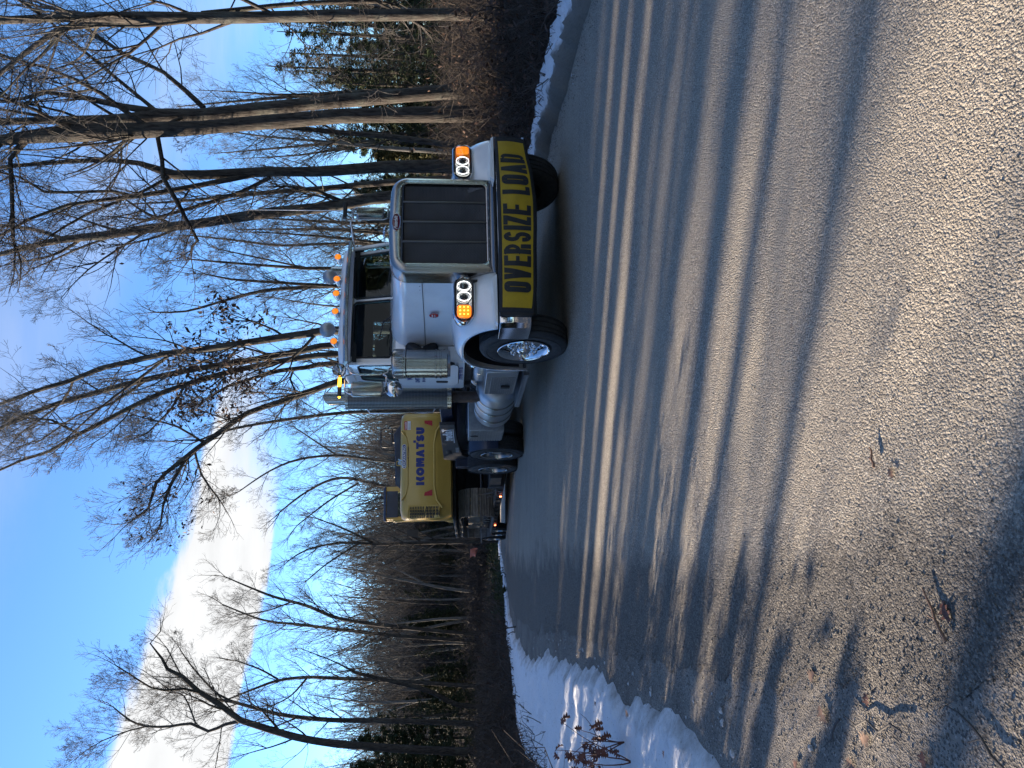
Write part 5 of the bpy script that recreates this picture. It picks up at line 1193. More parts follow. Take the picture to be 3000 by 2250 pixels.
rp = MB(); panel(rp, dense([(-.92, 2.11), (.92, 2.11), (.88, 2.76), (-.88, 2.76)], .2), [[(-.74, 2.15), (.10, 2.15), (.10, 2.54), (-.74, 2.54)]], lambda u, v, t: (u, 2.21 - t, v), .03); rp.build('cab_back', M_WHITE, T, 30)
rp = MB(); panel(rp, dense([(-.88, 2.13), (.88, 2.13), (.85, 2.74), (-.85, 2.74)], .2), [[(-.74, 2.15), (.10, 2.15), (.10, 2.54), (-.74, 2.54)]], lambda u, v, t: (u, 2.176 - t, v), .006); rp.build('cab_lining', M_BLACK, T, 30)
rg_ = MB(); rg_.add([(-.74, 2.2, 2.15), (.10, 2.2, 2.15), (.10, 2.2, 2.54), (-.74, 2.2, 2.54)], [(0, 1, 2, 3)]); rg_.build('rear_window', M_LENS, T, 0)
hl = MB(); hl.box(-.84, .84, 1.36, 2.17, 2.66, 2.72); hl.box(-.82, .82, 1.30, 1.52, 2.10, 2.20); hl.box(-.86, .86, 1.25, 2.18, 2.127, 2.135); hl.build('cab_lining', M_BLACK, T, 30, .01)
for sx_ in (-.42, .42):
    st_ = MB(); st_.loft([[(sx_ + p[0], 1.95 + .03 * math.sin(z * 9), z) for p in [(-w, 0), (-w * .8, -.06), (w * .8, -.06), (w, 0), (w * .8, .06), (-w * .8, .06)]] for z, w in ((2.14, .24), (2.30, .23), (2.36, .17), (2.41, .14), (2.46, .13), (2.48, .07))]); st_.build('seat', M_CLOTH, T, 50)
swl = MB(); swl.tube([(.42 + .21 * math.cos(R(a)), 1.50 + .10 * math.sin(R(a)), 2.26 + .17 * math.sin(R(a))) for a in range(0, 360, 15)], .014, 8, False, True); swl.tube([(.25, 1.50, 2.26), (.42, 1.47, 2.24), (.59, 1.50, 2.26)], .014, 6); swl.build('steering_wheel', M_BLACK, T, 60)
# sun visor over the windshield
vz = MB(); secs = []
for a in np.linspace(-.90, .90, 13):
    yy = .985 + .17 * (abs(a) / .9) ** 2.2; secs.append([(a, yy, 2.745), (a, yy + .02, 2.742), (a, yy + .26, 2.825), (a, yy + .26, 2.845), (a, yy + .03, 2.795), (a, yy, 2.775)])
vz.loft(secs, True, True); vz.build('sun_visor', M_POLISH, T, 40)
# wipers
for (p0, p1, p2) in (((-.25, 1.10, 2.145), (-.36, 1.09, 2.28), (-.62, 1.13, 2.34)), ((.62, 1.14, 2.145), (.45, 1.10, 2.20), (.16, 1.07, 2.24))):
    wp = MB(); wp.tube([p0, p1], .012, 6); wp.tube([Vector(p1).lerp(Vector(p0), .4), p1, p2], [.008, .010, .005], 6); wp.box(p0[0] - .02, p0[0] + .02, p0[1] - .01, p0[1] + .03, p0[2] - .02, p0[2] + .03); wp.build('wiper', M_BLACK, T, 40)
# cowl side: intake duct and little control box between hood and cab
dk = MB(); dk.tube([(-.70, 1.14, 1.93), (-.78, 1.08, 1.85), (-.84, 1.06, 1.76), (-.78, 1.08, 1.68), (-.70, 1.14, 1.60)], [.075, .085, .09, .085, .07], 12); dk.build('intake_duct', M_BLACK, T, 60)
jb = MB(); jb.box(-.82, -.71, 1.11, 1.17, 1.42, 1.60); j = jb.build('junction_box', M_GALV, T, 30, .004)
for z in (1.47, 1.51, 1.55): c_ = MB(); c_.lathe([(0, .016), (-.006, .016), (-.006, .001)], (-.765, 1.108, z), 'y', 12); c_.build('socket', M_BLACK, j)
# --- air cleaners
def aircleaner(s):
    c = MB(); cx_ = 1.03 * s; cy_ = .90; c.lathe([(1.385, .10), (1.39, .165), (1.42, .172), (1.43, .182), (1.945, .182), (1.955, .172), (1.965, .185), (2.095, .19), (2.115, .185), (2.135, .150), (2.14, .001)], (cx_, cy_, 0), 'z', 40)
    o = c.build('air_cleaner', M_POLISH, T, 30)
    for z in (1.50, 1.56, 1.955): b_ = MB(); b_.lathe([(z, .184), (z + .004, .190), (z + .020, .190), (z + .024, .184)], (cx_, cy_, 0), 'z', 40); b_.build('clamp_band', M_POLISH, o, 40)
    b_ = MB(); b_.box(cx_ - .012 - .0, cx_ + .012, cy_ - .205, cy_ - .18, 1.945, 1.985); b_.build('clamp_bolt', M_POLISH, o, 40)
    sn = MB()
    for k in range(36): a = R(10 * k); sn.box(-.0025, .0025, .180, .1935, 1.985, 2.085, Matrix.Translation((cx_, cy_, 0)) @ Matrix.Rotation(a, 4, 'Z'))
    q = sn.build('intake_louvres', M_GALV, o, 0); q['kind'] = 'stuff'
    v_ = MB(); v_.cyl((cx_, cy_, 1.39), (cx_, cy_, 1.33), .03, .012, 10); v_.build('dust_valve', M_BLACK, o)
aircleaner(-1); aircleaner(1)
# --- exhaust stacks
def stack(s):
    sx_ = 1.03 * s; sy_ = 2.42
    p = MB(); p.lathe([(2.80, .10), (3.08, .10)], (sx_, sy_, 0), 'z', 28)
    n = 28; ring = [(sx_ + .10 * math.cos(2 * math.pi * k / n), sy_ + .10 * math.sin(2 * math.pi * k / n), 3.16 - .9 * .10 * math.sin(2 * math.pi * k / n)) for k in range(n)]
    low = [(q[0], q[1], 2.85) for q in ring]; ins = [(sx_ + .093 * math.cos(2 * math.pi * k / n), sy_ + .093 * math.sin(2 * math.pi * k / n), 3.158 - .9 * .10 * math.sin(2 * math.pi * k / n)) for k in range(n)]; inl = [(q[0], q[1], 2.9) for q in ins]
    p = MB(); p.loft([low, ring, ins, inl], True, False); o = p.build('exhaust_stack', M_POLISH, T, 40)
    # perforated guard with UVs so the holes are evenly spaced
    n = 26; V = []; F = []; UV = []; z0, z1 = 1.39, 2.93
    for i in range(n + 1):
        a = R(60 + 240 * i / n) if s < 0 else R(-120 + 240 * i / n); 
        for z in (z0, z1): V.append((sx_ + .158 * math.cos(a + math.pi * 0 - R(0)), sy_ + .158 * math.sin(a + R(60)), z)) if False else V.append((sx_ + .158 * math.cos(R(100 + 330 * i / n)), sy_ + .158 * math.sin(R(100 + 330 * i / n)), z))
    for i in range(n): F.append((2 * i, 2 * i + 2, 2 * i + 3, 2 * i + 1))
    g_ = raw_mesh('heat_guard', V, F, M_PERF, o); uv = g_.data.uv_layers.new(name='UVMap'); L_ = .158 * R(330) / n
    for poly in g_.data.polygons:
        for li in poly.loop_indices:
            vi = g_.data.loops[li].vertex_index; uv.data[li].uv = ((vi // 2) * L_ / .021, V[vi][2] / .021)
    e = MB(); e.tube([(sx_ - s * .02, sy_, 1.40), (sx_ - s * .02, sy_, 1.02), (sx_ - s * .04, sy_ - .12, .90), (sx_ - s * .12, sy_ - .5, .80), (sx_ - s * .3, sy_ - .9, .74)], .088, 16); e.build('exhaust_elbow', M_RUST, o, 60)
    cp = MB(); cp.lathe([(z0 - .01, .162), (z0 + .05, .162)], (sx_, sy_, 0), 'z', 28); cp.lathe([(z1 - .04, .161), (z1 + .004, .161), (z1 + .004, .11)], (sx_, sy_, 0), 'z', 28); cp.build('guard_band', M_POLISH, o, 40)
    g2 = MB(); g2.tube([(sx_ + s * .15, sy_ + .04, 2.62), (sx_ + s * .21, sy_ + .05, 2.58), (sx_ + s * .21, sy_ + .05, 1.66), (sx_ + s * .15, sy_ + .04, 1.62)], .013, 8); g2.build('grab_handle', M_CHROME, T, 60)
stack(-1); stack(1)
# --- roof lights
for a in (.70, .36, .14, -.13, -.57):
    h = empty('clearance_light', (a, 1.32, 2.955), (0, 0, 0), T)
    c = MB(); c.lathe([(-.055, .046), (-.05, .050), (.0, .047), (.14, .028), (.20, .006)], (0, 0, 0), 'y', 20); c.tube([(0, .02, -.03), (0, .08, -.085)], .012, 6); c.build('housing', M_CHROME, h, 40)
    l = MB(); l.lathe([(-.052, .045), (-.066, .038), (-.074, .018), (-.075, .001)], (0, 0, 0), 'y', 20); l.build('lens', M_AMBER, h, 50)
for a in (.44, -.36):
    h = empty('roof_lamp', (a, 1.36, 3.065), (0, 0, 0), T)
    b_ = MB(); b_.lathe([(-.075, .001), (-.070, .035), (-.05, .072), (-.01, .100), (.03, .106), (.04, .104), (.045, .001)], (0, 0, 0), 'y', 28); b_.build('bowl', M_GALV, h, 50)
    b_ = MB(); b_.tube([(0, .0, -.10), (0, .02, -.16)], .012, 8); b_.box(-.03, .03, -.02, .05, -.17, -.155); b_.build('bracket', M_CHROME, h, 50)
# --- mirrors
def mirror(s):
    K = (lambda *p: tuple(p))
    m_ = empty('door_mirror', (0, 0, 0), (0, 0, 0), T); e = 1.12
    fr_ = MB()
    if s < 0:
        fr_.tube([(-.88, 1.22, 2.70), (-.94, 1.15, 2.735), (-1.02, 1.1, 2.72), (-1.08, e, 2.68), (-1.10, e, 2.60), (-1.10, e, 2.30), (-1.075, e, 2.22), (-.98, e, 2.16), (-.90, 1.2, 2.13)], .013, 8)
        fr_.tube([(-1.08, 1.15, 2.68), (-1.12, e, 2.76), (-1.33, e, 2.755), (-1.365, e, 2.69), (-1.365, e, 2.28), (-1.34, e, 2.225), (-1.12, e, 2.225), (-1.09, e, 2.28)], .011, 8)
        fr_.tube([(-1.09, e, 2.26), (-1.26, e, 2.14)], .008, 6)
        hx0, hx1, hz0, hz1 = -1.40, -1.20, 2.255, 2.675
    else:
        fr_.tube([(.80, 1.2, 2.72), (1.0, 1.15, 2.75), (1.17, e, 2.775), (1.21, e, 2.74), (1.215, e, 2.32), (1.24, e, 2.265), (1.37, e, 2.255), (1.40, e, 2.30), (1.40, e, 2.70), (1.37, e, 2.745), (1.22, e, 2.75)], .014, 8)
        hx0, hx1, hz0, hz1 = 1.225, 1.385, 2.31, 2.70
    fr_.build('bracket', M_CHROME, m_, 60)
    h = MB(); cx_ = (hx0 + hx1) / 2; cz_ = (hz0 + hz1) / 2; w = hx1 - hx0; hh = hz1 - hz0
    h.loft([[(cx_ + p[0], y, cz_ + p[1]) for p in rrect(w * k, hh * k2, .035 * k, 5)] for y, k, k2 in ((e - .075, .55, .93), (e - .065, .78, .96), (e - .03, .98, .995), (e + .02, 1, 1), (e + .03, .97, .99))], True, True); h.build('mirror_head', M_POLISH, m_, 35)
    g_ = MB(); g_.box(hx0 + .012, hx1 - .012, e + .031, e + .034, hz0 + .012, hz1 - .012); g_.build('mirror_glass', M_MIRROR, m_)
    if s < 0:
        r_ = MB(); r_.lathe([(-.045, .001), (-.04, .06), (-.02, .10), (.0, .115), (.01, .113), (.015, .001)], (-1.295, e, 2.125), 'y', 30); r_.build('round_mirror', M_CHROME, m_, 50)
        b_ = empty('beacon', (0, 0, 0), (0, 0, 0), m_)
        q = MB(); q.box(-1.40, -1.13, e - .02, e + .03, 2.80, 2.845); q.build('base', M_BLACK, b_, 30, .006)
        q = MB(); q.loft([[(x, e - .025 + p[0], 2.822 + p[1]) for p in rrect(.045, .038, .012, 3)] for x in (-1.27, -1.15)]); q.build('lit_lens', M_BEACON, b_, 40); q = MB(); q.sphere((-1.405, e, 2.822), .016); q.build('lit_end', M_BEACON, b_, 60)
        q = MB(); q.lathe([(-.03, .082), (-.045, .086), (-.03, .090), (.03, .078), (.07, .04), (.08, .001)], (-1.045, e, 2.835), 'y', 26); s_ = q.build('spot_lamp', M_CHROME, T, 50)
        q = MB(); q.lathe([(-.032, .083), (-.046, .05), (-.050, .001)], (-1.045, e, 2.835), 'y', 26); q.build('lens', M_LENS, s_, 50); q = MB(); q.lathe([(-.028, .08), (.0, .06), (.03, .02), (.032, .001)], (-1.045, e, 2.835), 'y', 26); q.build('reflector', M_CHROME, s_, 50)
    else:
        q = MB(); q.box(1.22, 1.48, e - .03, e + .03, 2.835, 2.885); q.cyl((1.33, e, 2.75), (1.33, e, 2.84), .012); q.build('beacon', M_BLACK, m_, 30, .006)
        q = MB(); q.tube([(1.36, e + .02, 2.88), (1.37, e + .04, 3.5), (1.39, e + .08, 4.25)], [.007, .005, .003], 6); q.build('whip_antenna', M_PWHITE, T, 60)
mirror(-1); mirror(1)
# --- things hung on the frame, image-left side and its twin
for s in (-1, 1):
    lo, hi = (-1.22, -.72) if s < 0 else (.72, 1.22)
    b_ = MB(); b_.box(lo, hi, .72, 1.62, .52, .93); tb_ = b_.build('tool_box', M_ALU, T, 30, .008)
    b_ = MB(); xx = lo - .006 if s < 0 else hi + .006; b_.box(min(xx, xx + .012 * s * -1), max(xx, xx + .012 * -s), .90, 1.60, .545, .86); b_.build('box_door', M_DIAM, tb_, 30, .003)
    b_ = MB(); b_.box(min(xx, xx + .03 * s), max(xx, xx + .03 * s), 1.22, 1.28, .60, .72); b_.build('latch', M_BLACK, tb_, 30, .004)
    b_ = MB(); b_.box(lo - .04, hi + .04, .70, 2.15, .430, .462); b_.box(lo - .04 if s < 0 else hi, lo if s < 0 else hi + .04, .70, 2.15, .39, .462); b_.build('step', M_DIAM, T, 30, .003)
    tk = MB(); tk.lathe([(2.00, .001), (2.01, .20), (2.04, .285), (2.08, .312), (3.46, .312), (3.50, .285), (3.53, .20), (3.54, .001)], (s * .905, 0, .70), 'y', 48); ft = tk.build('fuel_tank', M_ALU, T, 40)
    for y in (2.42, 2.78, 3.18): q = MB(); q.lathe([(y - .028, .314), (y - .026, .320), (y + .026, .320), (y + .028, .314)], (s * .905, 0, .70), 'y', 48); q.build('tank_strap', M_POLISH, ft, 40); q = MB(); q.lathe([(y - .034, .316), (y - .03, .319), (y - .028, .316)], (s * .905, 0, .70), 'y', 48); q.build('strap_rubber', M_BLACK, ft, 40)
    q = MB(); q.lathe([(.75, .001), (.76, .09), (.80, .125), (1.36, .125), (1.40, .09), (1.41, .001)], (s * .80, 0, 1.06), 'y', 30); q.lathe([(1.20, .122), (1.205, .128), (1.225, .128), (1.23, .122)], (s * .80, 0, 1.06), 'y', 30); q.build('air_tank', M_CHROME, T, 40)
    q = MB(); q.lathe([(1.45, .001), (1.47, .10), (1.53, .155), (2.3, .155)], (s * .74, 0, .95), 'y', 28); q.build('air_reservoir', M_ALU, T, 50)
    b_ = MB(); b_.box(lo - .0, hi + .12 if s < 0 else hi, 3.64, 4.34, .51, 1.10); rb_ = b_.build('side_box', M_GALV, T, 30, .008)
    for k in range(12): q = MB(); y = 3.665 + k * .055; q.box(min(xx, xx - .012 * -s), max(xx, xx + .012 * s), y, y + .038, .53, 1.06) if False else q.box((lo - .014) if s < 0 else hi, lo if s < 0 else hi + .014, 3.66, 4.32, .535 + k * .045, .535 + k * .045 + .032); q.build('box_rib', M_ALU, rb_, 30)
    q = MB(); q.loft([[((lo - .016) if s < 0 else hi + .016, 3.97 + p[0], 1.0 + p[1]) for p in rrect(.075, .14, .035, 5)], [((lo - .024) if s < 0 else hi + .024, 3.97 + p[0], 1.0 + p[1]) for p in rrect(.06, .12, .03, 5)]]); q.build('latch', M_BLACK, rb_)
# clutter under the back of the cab: hoses and brackets
hs_ = MB(); rr_ = random.Random(4)
for k in range(7):
    p = [(-.62 + rr_.uniform(-.2, .2), 2.28 + rr_.uniform(0, .12), 1.34)]; 
    for i in range(4): p.append((p[-1][0] + rr_.uniform(-.10, .10), p[-1][1] + rr_.uniform(.02, .12), p[-1][2] - rr_.uniform(.03, .10)))
    hs_.tube(p, .011, 6)
hs_.box(-.92, -.70, 2.12, 2.24, 1.10, 1.19); hs_.box(-.86, -.66, 1.3, 2.15, 1.09, 1.19); hs_.build('air_hoses', M_DARK, T, 60)

# ================================================================== banner strapped over the bumper
BN = empty('oversize_load_banner', (1.53, 8.68, -0.03), (R(-0.95), 0, R(18.2)))
tag(BN, 'yellow vinyl banner with black capital lettering stretched across the truck bumper', 'banner')
def bsurf(a, t, off):
    """a across, t = 0 bottom .. 1 top"""
    k = 1 - (a / 1.12) ** 2; z0 = .515 - .075 * max(0, k) - .01 * math.sin(a * 5); z1 = .855 - .012 * max(0, k); z = z0 + (z1 - z0) * t
    y = -.862 - .055 * max(0, k) + .012 * math.sin(a * 7 + t * 3) * (1 - t) + .006 * math.sin(a * 17 + t * 2) - .02 * math.sin(math.pi * t) + .03 * (1 - t)
    return (a, y - off, z)
def bsheet(name, a0, a1, t0, t1, off, mat, parent, na=60, ntt=12):
    secs = [[bsurf(a0 + (a1 - a0) * i / na, t0 + (t1 - t0) * j / ntt, off) for j in range(ntt + 1)] for i in range(na + 1)]
    mb = MB(); mb.loft(secs, False, False); o = mb.build(name, mat, parent, 60, fix=False); return o
o = bsheet('backing', -1.085, 1.115, -.06, 1.03, 0, M_NYLON, BN); md = o.modifiers.new('t', 'SOLIDIFY'); md.thickness = .006; md.offset = -1
bsheet('yellow_panel', -1.035, 1.065, .045, .925, .010, M_BANNER, BN)
lt = MB(); widths = {'*': .135, 'O': .135, 'V': .145, 'I': .052, 'L': .118, 'A': .150, 'Z': .125, 'S': .135}
def wtot(txt): return sum(.12 if c == ' ' else widths.get(c, widths['*']) + .026 for c in txt) - .026
tw = wtot('OVERSIZE LOAD'); x0 = -.865; sc_ = (1.79) / tw
letters(lt, 'OVERSIZE LOAD', {k: v * sc_ for k, v in widths.items()}, .026 * sc_, 1.0, .052 * sc_, lambda x, y, k: bsurf(x0 + x, .125 + .74 * y, .0095 + .0004 * k), 5, .12 * sc_) if False else None
def lay(mb, txt, widths, gap, h, t, fmap, split, space):
    # glyphs are drawn at their true height so strokes keep an even weight
    return letters(mb, txt, widths, gap, h, t, fmap, split, space)
H_ = .285
lay(lt, 'OVERSIZE LOAD', {k: v * sc_ for k, v in widths.items()}, .022 * sc_, H_, .058, lambda x, y, k: bsurf(x0 + x, .105 + .775 * y / H_, .0135 + .0004 * k), 5, .12 * sc_)
lt.build('lettering', M_INK, BN, 0, fix=False)
for a in (-1.10, 1.12):
    q = MB(); q.loft([[bsurf(a + dx, t, .003) for dx in (-.02, .02)] + [(bsurf(a + dx, t, .0)[0], bsurf(a + dx, t, 0)[1] + .03, bsurf(a + dx, t, 0)[2]) for dx in (.02, -.02)] for t in [i / 6 for i in range(7)]]); q.build('strap', M_NYLON, BN, 30)
M_GNECK = simple('black_enamel_plate', (0.022, 0.023, 0.028), 0.5, 0.0, var=0.5, scale=30, bump=0.4, bscale=60, dirt=0.5, dirtcol=(0.10, 0.10, 0.105))
# ================================================================== lowboy trailer
TR = (-.34, 14.4, -.13); TRR = (R(-2.5), 0, R(19.5))
L_ = empty('lowboy_trailer', TR, TRR); tag(L_, 'low black flatbed trailer hitched behind the truck, carrying the yellow excavator', 'trailer')
def mk(name, mat, parent=L_, sm=30, bev=.006): 
    class _c:
        def __enter__(s): s.m = MB(); return s.m
        def __exit__(s, *a): s.o = s.m.build(name, mat, parent, sm, bev)
    return _c()
m_ = MB(); m_.prism([(-2.3, 1.33), (-2.3, 1.55), (1.6, 1.58), (1.6, 1.36)], 'x', -.62, -.40); m_.prism([(-2.3, 1.33), (-2.3, 1.55), (1.6, 1.58), (1.6, 1.36)], 'x', .40, .62); m_.box(-.62, .62, -2.3, -2.1, 1.32, 1.52); m_.box(-.40, .40, -1.2, 1.4, 1.30, 1.36); m_.build('gooseneck_beam', M_NAVY, L_, 30, .008)
for s in (-1, 1):
    m_ = MB(); m_.prism([(-.95, 1.30), (-.95, 1.585), (1.80, 1.615), (1.95, 1.35), (2.2, 1.06), (1.75, 1.03), (1.45, 1.20), (.2, 1.28)], 'x', min(s * .70, s * .765), max(s * .70, s * .765)); sp = m_.build('gooseneck_plate', M_GNECK, L_, 30, .006)
    if s < 0:
        text_part('lettering', 'Talbert', .26, M_PWHITE, sp, (-.769, -.70, 1.37), (0, 1, 0), (0, 0, 1), 1.1, .008, .25); q = MB(); q.box(-.772, -.768, -.66, .35, 1.335, 1.35); q.build('underline', M_PWHITE, sp)
        q = MB(); q.loft([[(-.768, 1.15 + p[0], 1.48 + p[1]) for p in rrect(.34, .11, .05, 5)], [(-.775, 1.15 + p[0], 1.48 + p[1]) for p in rrect(.30, .08, .04, 5)]]); q.build('grab_slot', M_BLACK, sp); q = MB(); q.box(-.772, -.767, .75, 1.15, 1.26, 1.33); q.build('label_plate', M_GALV, sp)
m_ = MB(); m_.prism([(1.6, .30), (1.6, 1.40), (2.6, 1.30), (3.4, .80), (3.6, .30)], 'x', -.60, .60); m_.box(-.95, .95, 1.75, 1.95, .95, 1.35); m_.build('gooseneck_foot', M_NAVY, L_, 30, .01)
m_ = MB(); m_.box(-1.27, 1.27, 2.45, 2.70, .26, .62); m_.box(-1.25, 1.25, 1.60, 2.45, .34, .60); m_.build('deck_nose', M_DARK, L_, 30, .01)
for k in range(16):
    y = 2.72 + k * .43; q = MB(); q.box(-1.29, 1.29, y, y + .405, .40 + .002 * (k % 3), .452); q.build('deck_plank', M_STEEL, L_, 30, .006)
m_ = MB()
for s in (-1, 1): m_.box(min(s * .45, s * .58), max(s * .45, s * .58), 2.6, 9.8, .10, .398); m_.box(min(s * 1.20, s * 1.25), max(s * 1.20, s * 1.25), 2.7, 9.6, .25, .398)
m_.build('main_rail', M_DARK, L_, 30)
for k in range(11):
    y = 3.0 + k * .62; q = MB()
    q.prism([(-1.26, .39), (-1.26, .30), (-.60, .12), (-.60, .39)], 'y', y, y + .09); q.box(-1.275, -1.262, y - .02, y + .11, .27, .37); q.build('outrigger', M_STEEL, L_, 30, .004)
for y in (3.64, 8.46):
    q = MB(); q.sphere((-1.285, y, .30), .028, (.6, 1, 1), 10, 6); q.build('marker_light', M_REDE_L, L_, 60)
ch = MB()
for k in range(26):
    f = k / 25; c = Vector((-1.27, 2.6 + 1.1 * f, .62 - .30 * math.sin(math.pi * f))); pts = []
    for i in range(8):
        a = R(45 * i); v_ = Vector((.018 * math.cos(a), .034 * math.sin(a), 0)) if k % 2 else Vector((0, .034 * math.sin(a), .018 * math.cos(a))); pts.append(c + v_)
    ch.tube(pts, .007, 5, False, True)
for k in range(22):
    f = k / 21; c = Vector((-1.30 + .25 * f, 3.0 + 1.6 * f, .50 + .35 * f)); pts = []
    for i in range(8):
        a = R(45 * i); v_ = Vector((.018 * math.cos(a), .034 * math.sin(a), 0)) if k % 2 else Vector((0, .034 * math.sin(a), .018 * math.cos(a))); pts.append(c + v_)
    ch.tube(pts, .007, 5, False, True)
o = ch.build('tie_down_chain', M_STEEL, L_, 60); o['kind'] = 'stuff'
m_ = MB(); m_.box(-1.1, 1.1, 9.7, 13.2, .42, .60); m_.box(-1.27, 1.27, 9.7, 13.2, .66, .70); m_.build('rear_frame', M_DARK, L_, 30, .01)
for y in (10.15, 11.15, 12.35):
    for (x, s) in ((-1.12, -1), (1.12, 1)): wheel(L_, x, y, .235, s, False, 0, .43)
    q = MB(); q.box(-1.29, 1.29, y + .5, y + .53, .05, .60); q.build('mud_flap', M_RUBBER, L_)
# --- red warning flag on its wire
F_ = empty('warning_flag', TR, TRR); tag(F_, 'faded red warning flag on a wire at the rear corner of the trailer', 'flag')
q = MB(); q.tube([(-1.28, 12.9, .62), (-1.45, 13.0, .78), (-1.62, 13.0, .98)], .012, 6); q.build('wire', M_DARK, F_, 60)
secs = []
for i in range(9):
    f = i / 8; secs.append([(-1.46 - .30 * f + .03 * math.sin(t * 4), 13.0 + .05 * math.sin(f * 6 + t * 3), .80 + .30 * t * (1 - .25 * f) + .12 * f * (1 - t) + .08 * f * t) for t in [j / 6 for j in range(7)]])
q = MB(); q.loft(secs, False, False); o = q.build('cloth', M_FLAG, F_, 60, fix=False); md = o.modifiers.new('t', 'SOLIDIFY'); md.thickness = .004

# ================================================================== excavator, parked facing away
EX = empty('excavator', TR, TRR); tag(EX, 'yellow tracked excavator chained on the trailer with its counterweight toward the camera', 'excavator')
UC = -.43  # centre line of the upper structure
def cwring(z, hw, yb, rc, yf=5.2, bow=.10):
    pts = []; n = 9
    xs = [hw - rc, -(hw - rc)]
    pts.append((UC + hw, yf, z))
    for k in range(n): a = R(-90 * k / (n - 1)); pts.append((UC + hw - rc + rc * math.cos(a), yb + rc + rc * math.sin(a) + bow * ((hw - rc) / hw) ** 2 * .5, z))
    for k in range(1, 10): x = (hw - rc) * (1 - 2 * k / 10); pts.append((UC + x, yb + bow * (x / hw) ** 2 * .5 / 1, z))
    for k in range(n): a = R(-90 - 90 * k / (n - 1)); pts.append((UC - hw + rc + rc * math.cos(a), yb + rc + rc * math.sin(a) + bow * ((hw - rc) / hw) ** 2 * .5, z))
    pts.append((UC - hw, yf, z)); return pts
cw = MB(); cw.loft([cwring(1.50, 1.22, 3.98, .20), cwring(1.53, 1.28, 3.90, .22), cwring(1.64, 1.31, 3.84, .24), cwring(1.70, 1.33, 3.80, .24), cwring(1.82, 1.345, 3.735, .24), cwring(1.9, 1.35, 3.70, .24), cwring(2.6, 1.35, 3.70, .24), cwring(2.69, 1.34, 3.75, .24), cwring(2.765, 1.30, 3.86, .24), cwring(2.80, 1.18, 4.02, .2)], True, True)
CWT = cw.build('counterweight', M_YEL, EX, 38)
def cwy(x): 
    u = abs(x - UC); hw = 1.35; rc = .24; b = .05 * (min(u, hw - rc) / hw) ** 2
    if u < hw - rc: return 3.70 + b
    t = min(1, (u - (hw - rc)) / rc); return 3.70 + b + rc * (1 - math.sqrt(max(0, 1 - t * t)))
# pressed relief lines of the casting
for s in (-1, 1):
    for pl, r__ in (([(UC + s * .12, cwy(UC + s * .12) + .004, 1.93), (UC + s * .55, cwy(UC + s * .55) + .004, 1.93), (UC + s * .86, cwy(UC + .86) + .004, 1.87), (UC + s * 1.05, cwy(UC + 1.05) + .004, 1.74)], .028), ([(UC + s * .12, cwy(UC + s * .12) + .010, 2.585), (UC + s * .50, cwy(UC + s * .5) + .010, 2.585), (UC + s * .70, cwy(UC + .7) + .010, 2.63), (UC + s * .86, cwy(UC + .86) + .02, 2.74)], .022)):
        q = MB(); q.tube(pl, r__, 8); q.build('relief_ridge', M_YEL, CWT, 60)
for z__, r__ in ((1.93, .028), (2.585, .022)): q = MB(); q.tube([(UC - .115, cwy(UC) + .006, z__), (UC + .115, cwy(UC) + .006, z__)], r__, 8); q.build('relief_ridge', M_YEL, CWT, 60)
# lettering
lg = MB(); W6 = {'K': .262, 'Q': .245, 'M': .27, 'A': .235, 'T': .20, 'S': .215, 'U': .205, '*': .2}; tot = sum(W6[c] for c in 'KQMATSU') + 6 * .018; kx = 1.45 / tot; kh = .205
letters(lg, 'KQMATSU', {k: v * kx for k, v in W6.items()}, .018 * kx, kh, .078, lambda x, y, k: (-.93 + x, cwy(-.93 + x) - .004 - .0005 * k, 2.175 + y), 2)
lg.box(.13, .19, cwy(.16) - .010, cwy(.16) - .006, 2.385, 2.45)
lg.build('lettering', M_BLUEP, CWT, 0, fix=False)
# company sticker
sk = MB(); sk.loft([[(-.205 + p[0], cwy(-.205 + p[0]) - .003, 2.675 + p[1]) for p in rrect(.60, .105, .05, 6)], [(-.205 + p[0], cwy(-.205 + p[0]) - .006, 2.675 + p[1]) for p in rrect(.60, .105, .05, 6)]]); st_ = sk.build('sticker', M_PWHITE, CWT)
sk = MB(); sk.loft([[(-.205 + p[0], cwy(-.205 + p[0]) - .007, 2.675 + p[1]) for p in rrect(.575, .082, .04, 6)], [(-.205 + p[0], cwy(-.205 + p[0]) - .009, 2.675 + p[1]) for p in rrect(.575, .082, .04, 6)]]); sk.build('blue_field', M_BLUEP, st_)
text_part('lettering', 'EXCAVATING', .088, M_PWHITE, st_, (-.475, cwy(-.2) - .018, 2.645), (1, 0, 0), (0, 0, 1), .95, .002)
text_part('lettering', 'JM', .13, M_LBLUE, st_, (-.44, cwy(-.3) - .012, 2.735), (1, 0, 0), (0, 0, 1), 1.1, .004, .35)
text_part('lettering', 'Brunswick, ME  207-318-4343', .048, M_INK, CWT, (-.47, cwy(-.3) - .010, 2.575 - .015), (1, 0, 0), (0, 0, 1), .86, .0008)
dg = MB(); dg.box(.46, .68, cwy(.57) - .012, cwy(.57) - .008, 2.60, 2.675); d_ = dg.build('danger_sticker', M_REDE, CWT); dg = MB(); dg.box(.46, .68, cwy(.57) - .012, cwy(.57) - .008, 2.52, 2.598); dg.build('white_field', M_PWHITE, d_)
text_part('lettering', 'DANGER', .055, M_PWHITE, d_, (.475, cwy(.57) - .016, 2.617), (1, 0, 0), (0, 0, 1), .85, .001); text_part('lettering', 'KEEP CLEAR', .034, M_INK, d_, (.47, cwy(.57) - .016, 2.545), (1, 0, 0), (0, 0, 1), .85)
